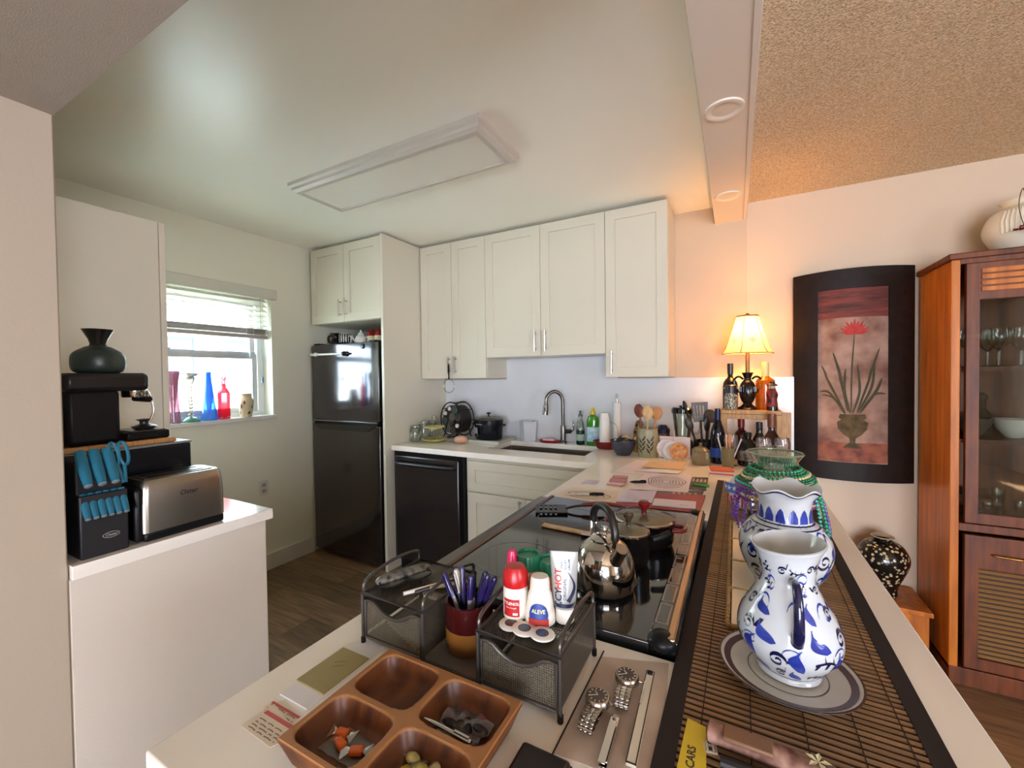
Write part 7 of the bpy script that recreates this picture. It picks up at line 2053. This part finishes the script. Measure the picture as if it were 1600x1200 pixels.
for i, (lab, rad, z, tilt, az, m_) in enumerate((
        ('upper green bead strand round the neck of the glass vase', 0.064, 0.203, 0.003, 0.5, green_b), ('second dark green bead strand just below the upper one', 0.070, 0.197, 0.005, 0.3, dgreen_b),
        ('third green bead strand lying on the vase shoulder', 0.077, 0.191, 0.006, 0.6, green_b), ('gold bead strand topping the shoulder pile', 0.083, 0.185, 0.008, 0.2, gold_b),
        ('widest dark green bead strand of the vase shoulder', 0.089, 0.178, 0.010, 0.1, dgreen_b), ('dark green bead strand slipping lower on the right of the shoulder', 0.094, 0.170, 0.013, 0.0, dgreen_b),
        ('bright green bead strand under the widest one', 0.097, 0.161, 0.012, 0.1, green_b), ('teal bead strand slung round the vase belly', 0.099, 0.152, -0.010, 0.2, teal_b), ('violet bead strand slung below the teal one', 0.099, 0.143, -0.012, 0.1, violet_b),
        ('second violet bead strand round the vase belly', 0.098, 0.133, -0.010, 0.0, purple_b), ('gold bead strand between the violet ones', 0.097, 0.123, -0.008, 0.1, gold_b), ('lowest plum bead strand round the vase belly', 0.095, 0.113, -0.006, 0.1, violet_b))):
    necklace(lab, loop_path(rad, z, tilt, az), 0.0049, m_)
for lab, az, spread, zt, zl, ra, lr, m_ in (
        ('purple bead strand hanging down the left side of the glass vase', -2.55, 0.16, 0.160, 0.035, 0.092, 0.108, purple_b), ('violet bead strand hanging down farther left', -2.80, 0.12, 0.150, 0.055, 0.094, 0.112, purple_b),
        ('teal bead strand hanging down the right side of the glass vase', -0.45, 0.13, 0.170, 0.012, 0.096, 0.122, teal_b), ('green bead strand hanging lowest on the right side', -0.30, 0.12, 0.165, 0.008, 0.098, 0.128, green_b),
        ('purple bead strand hanging at the far right of the vase', -0.08, 0.14, 0.150, 0.030, 0.098, 0.128, purple_b), ('dark plum bead strand hanging beside the far right purple one', 0.12, 0.12, 0.155, 0.050, 0.098, 0.124, violet_b)):
    necklace(lab, hang_path(az, spread, zt, zl, ra, lr), 0.0049, m_)

# small cup half hidden left of the vases
hc = thing('napkin_ring', 'small white ring standing left of the bead vase', 'ring', (0.012, 1.36, MZ + 0.0082))
G().tube([(0.0, 0.022 * math.cos(2 * PI * k / 24), 0.0245 + 0.022 * math.sin(2 * PI * k / 24)) for k in range(24)], 0.0025, 8, closed=True).build('band', wc, hc)

# ================================================================== CLUTTER AT THE MAT'S NEAR END
yc = sheet('yellow_card', 'bright yellow printed card standing out on the bamboo runner', 'card', ((-0.066, 0.505), (-0.030, 0.510), (-0.036, 0.617), (-0.060, 0.622)), MZ + 0.001, M('yellow_card_paper', 'd8bd28', 0.5), t=0.001)
lettering('R CARS', 0.014, ink, yc, lambda x, y: Vector((-0.002 - y, -0.010 + x, 0.0012)), bold=True)
bkl = thing('buckle', 'small pale buckle lying on the yellow card', 'buckle', (-0.036, 0.577, MZ + 0.0022), 0.2)
G().frame(0.016, 0.013, 0.0022, 0.003).xf(Matrix.Rotation(-PI / 2, 4, 'X')).build('frame', M('buckle_cream', 'c8bfae', 0.3, 0.3), bkl)
G().box(0.003, 0.005, 0.0, 0.013, 0.001, 0.0035).build('bar', M('buckle_cream', 'c8bfae', 0.3, 0.3), bkl)
G().box(0.010, 0.012, 0.0, 0.013, 0.001, 0.0035).build('bar', M('buckle_cream', 'c8bfae', 0.3, 0.3), bkl)
fp = thing('floral_pouch', 'brown floral fabric pouch lying across the runner end', 'pouch', (0.030, 0.588, MZ + 0.0005), math.radians(7))
floral = M('floral_fabric', '5a3226', 0.8, noise=(45, 1.0), col2='b08a78', detail=2)
G().tube(bez([(-0.062, 0.02, 0.012), (-0.03, 0.012, 0.014), (0.03, 0.002, 0.014), (0.085, -0.008, 0.012)], 18), [0.008] + [0.015] * 16 + [0.010] * 2, 14, flat=0.75).build('roll', floral, fp)
G().box(-0.045, 0.010, -0.012, 0.012, 0.022, 0.028).build('leather_tag', M('tag_brown', '7d5a40', 0.5), fp, bevel=0.002, loc=(0, 0.0, 0.0), rot=(0, 0, -0.15))
G().tube([(-0.05, -0.020, 0.008), (0.09, -0.034, 0.008)], 0.007, 10).build('black_edge', M('pouch_black', '1a1414', 0.5), fp)
wl2 = G()
for k in range(5):
    a = 2 * PI * k / 5
    wl2.face([(0, 0, 0.001), (0.008 * math.cos(a - .4), 0.008 * math.sin(a - .4), 0.003), (0.014 * math.cos(a), 0.014 * math.sin(a), 0.002), (0.008 * math.cos(a + .4), 0.008 * math.sin(a + .4), 0.003)])
wl2.build('cream_flower', M('petal_cream', 'ddd8b0', 0.6), fp, smooth=0, loc=(0.055, -0.004, 0.026))
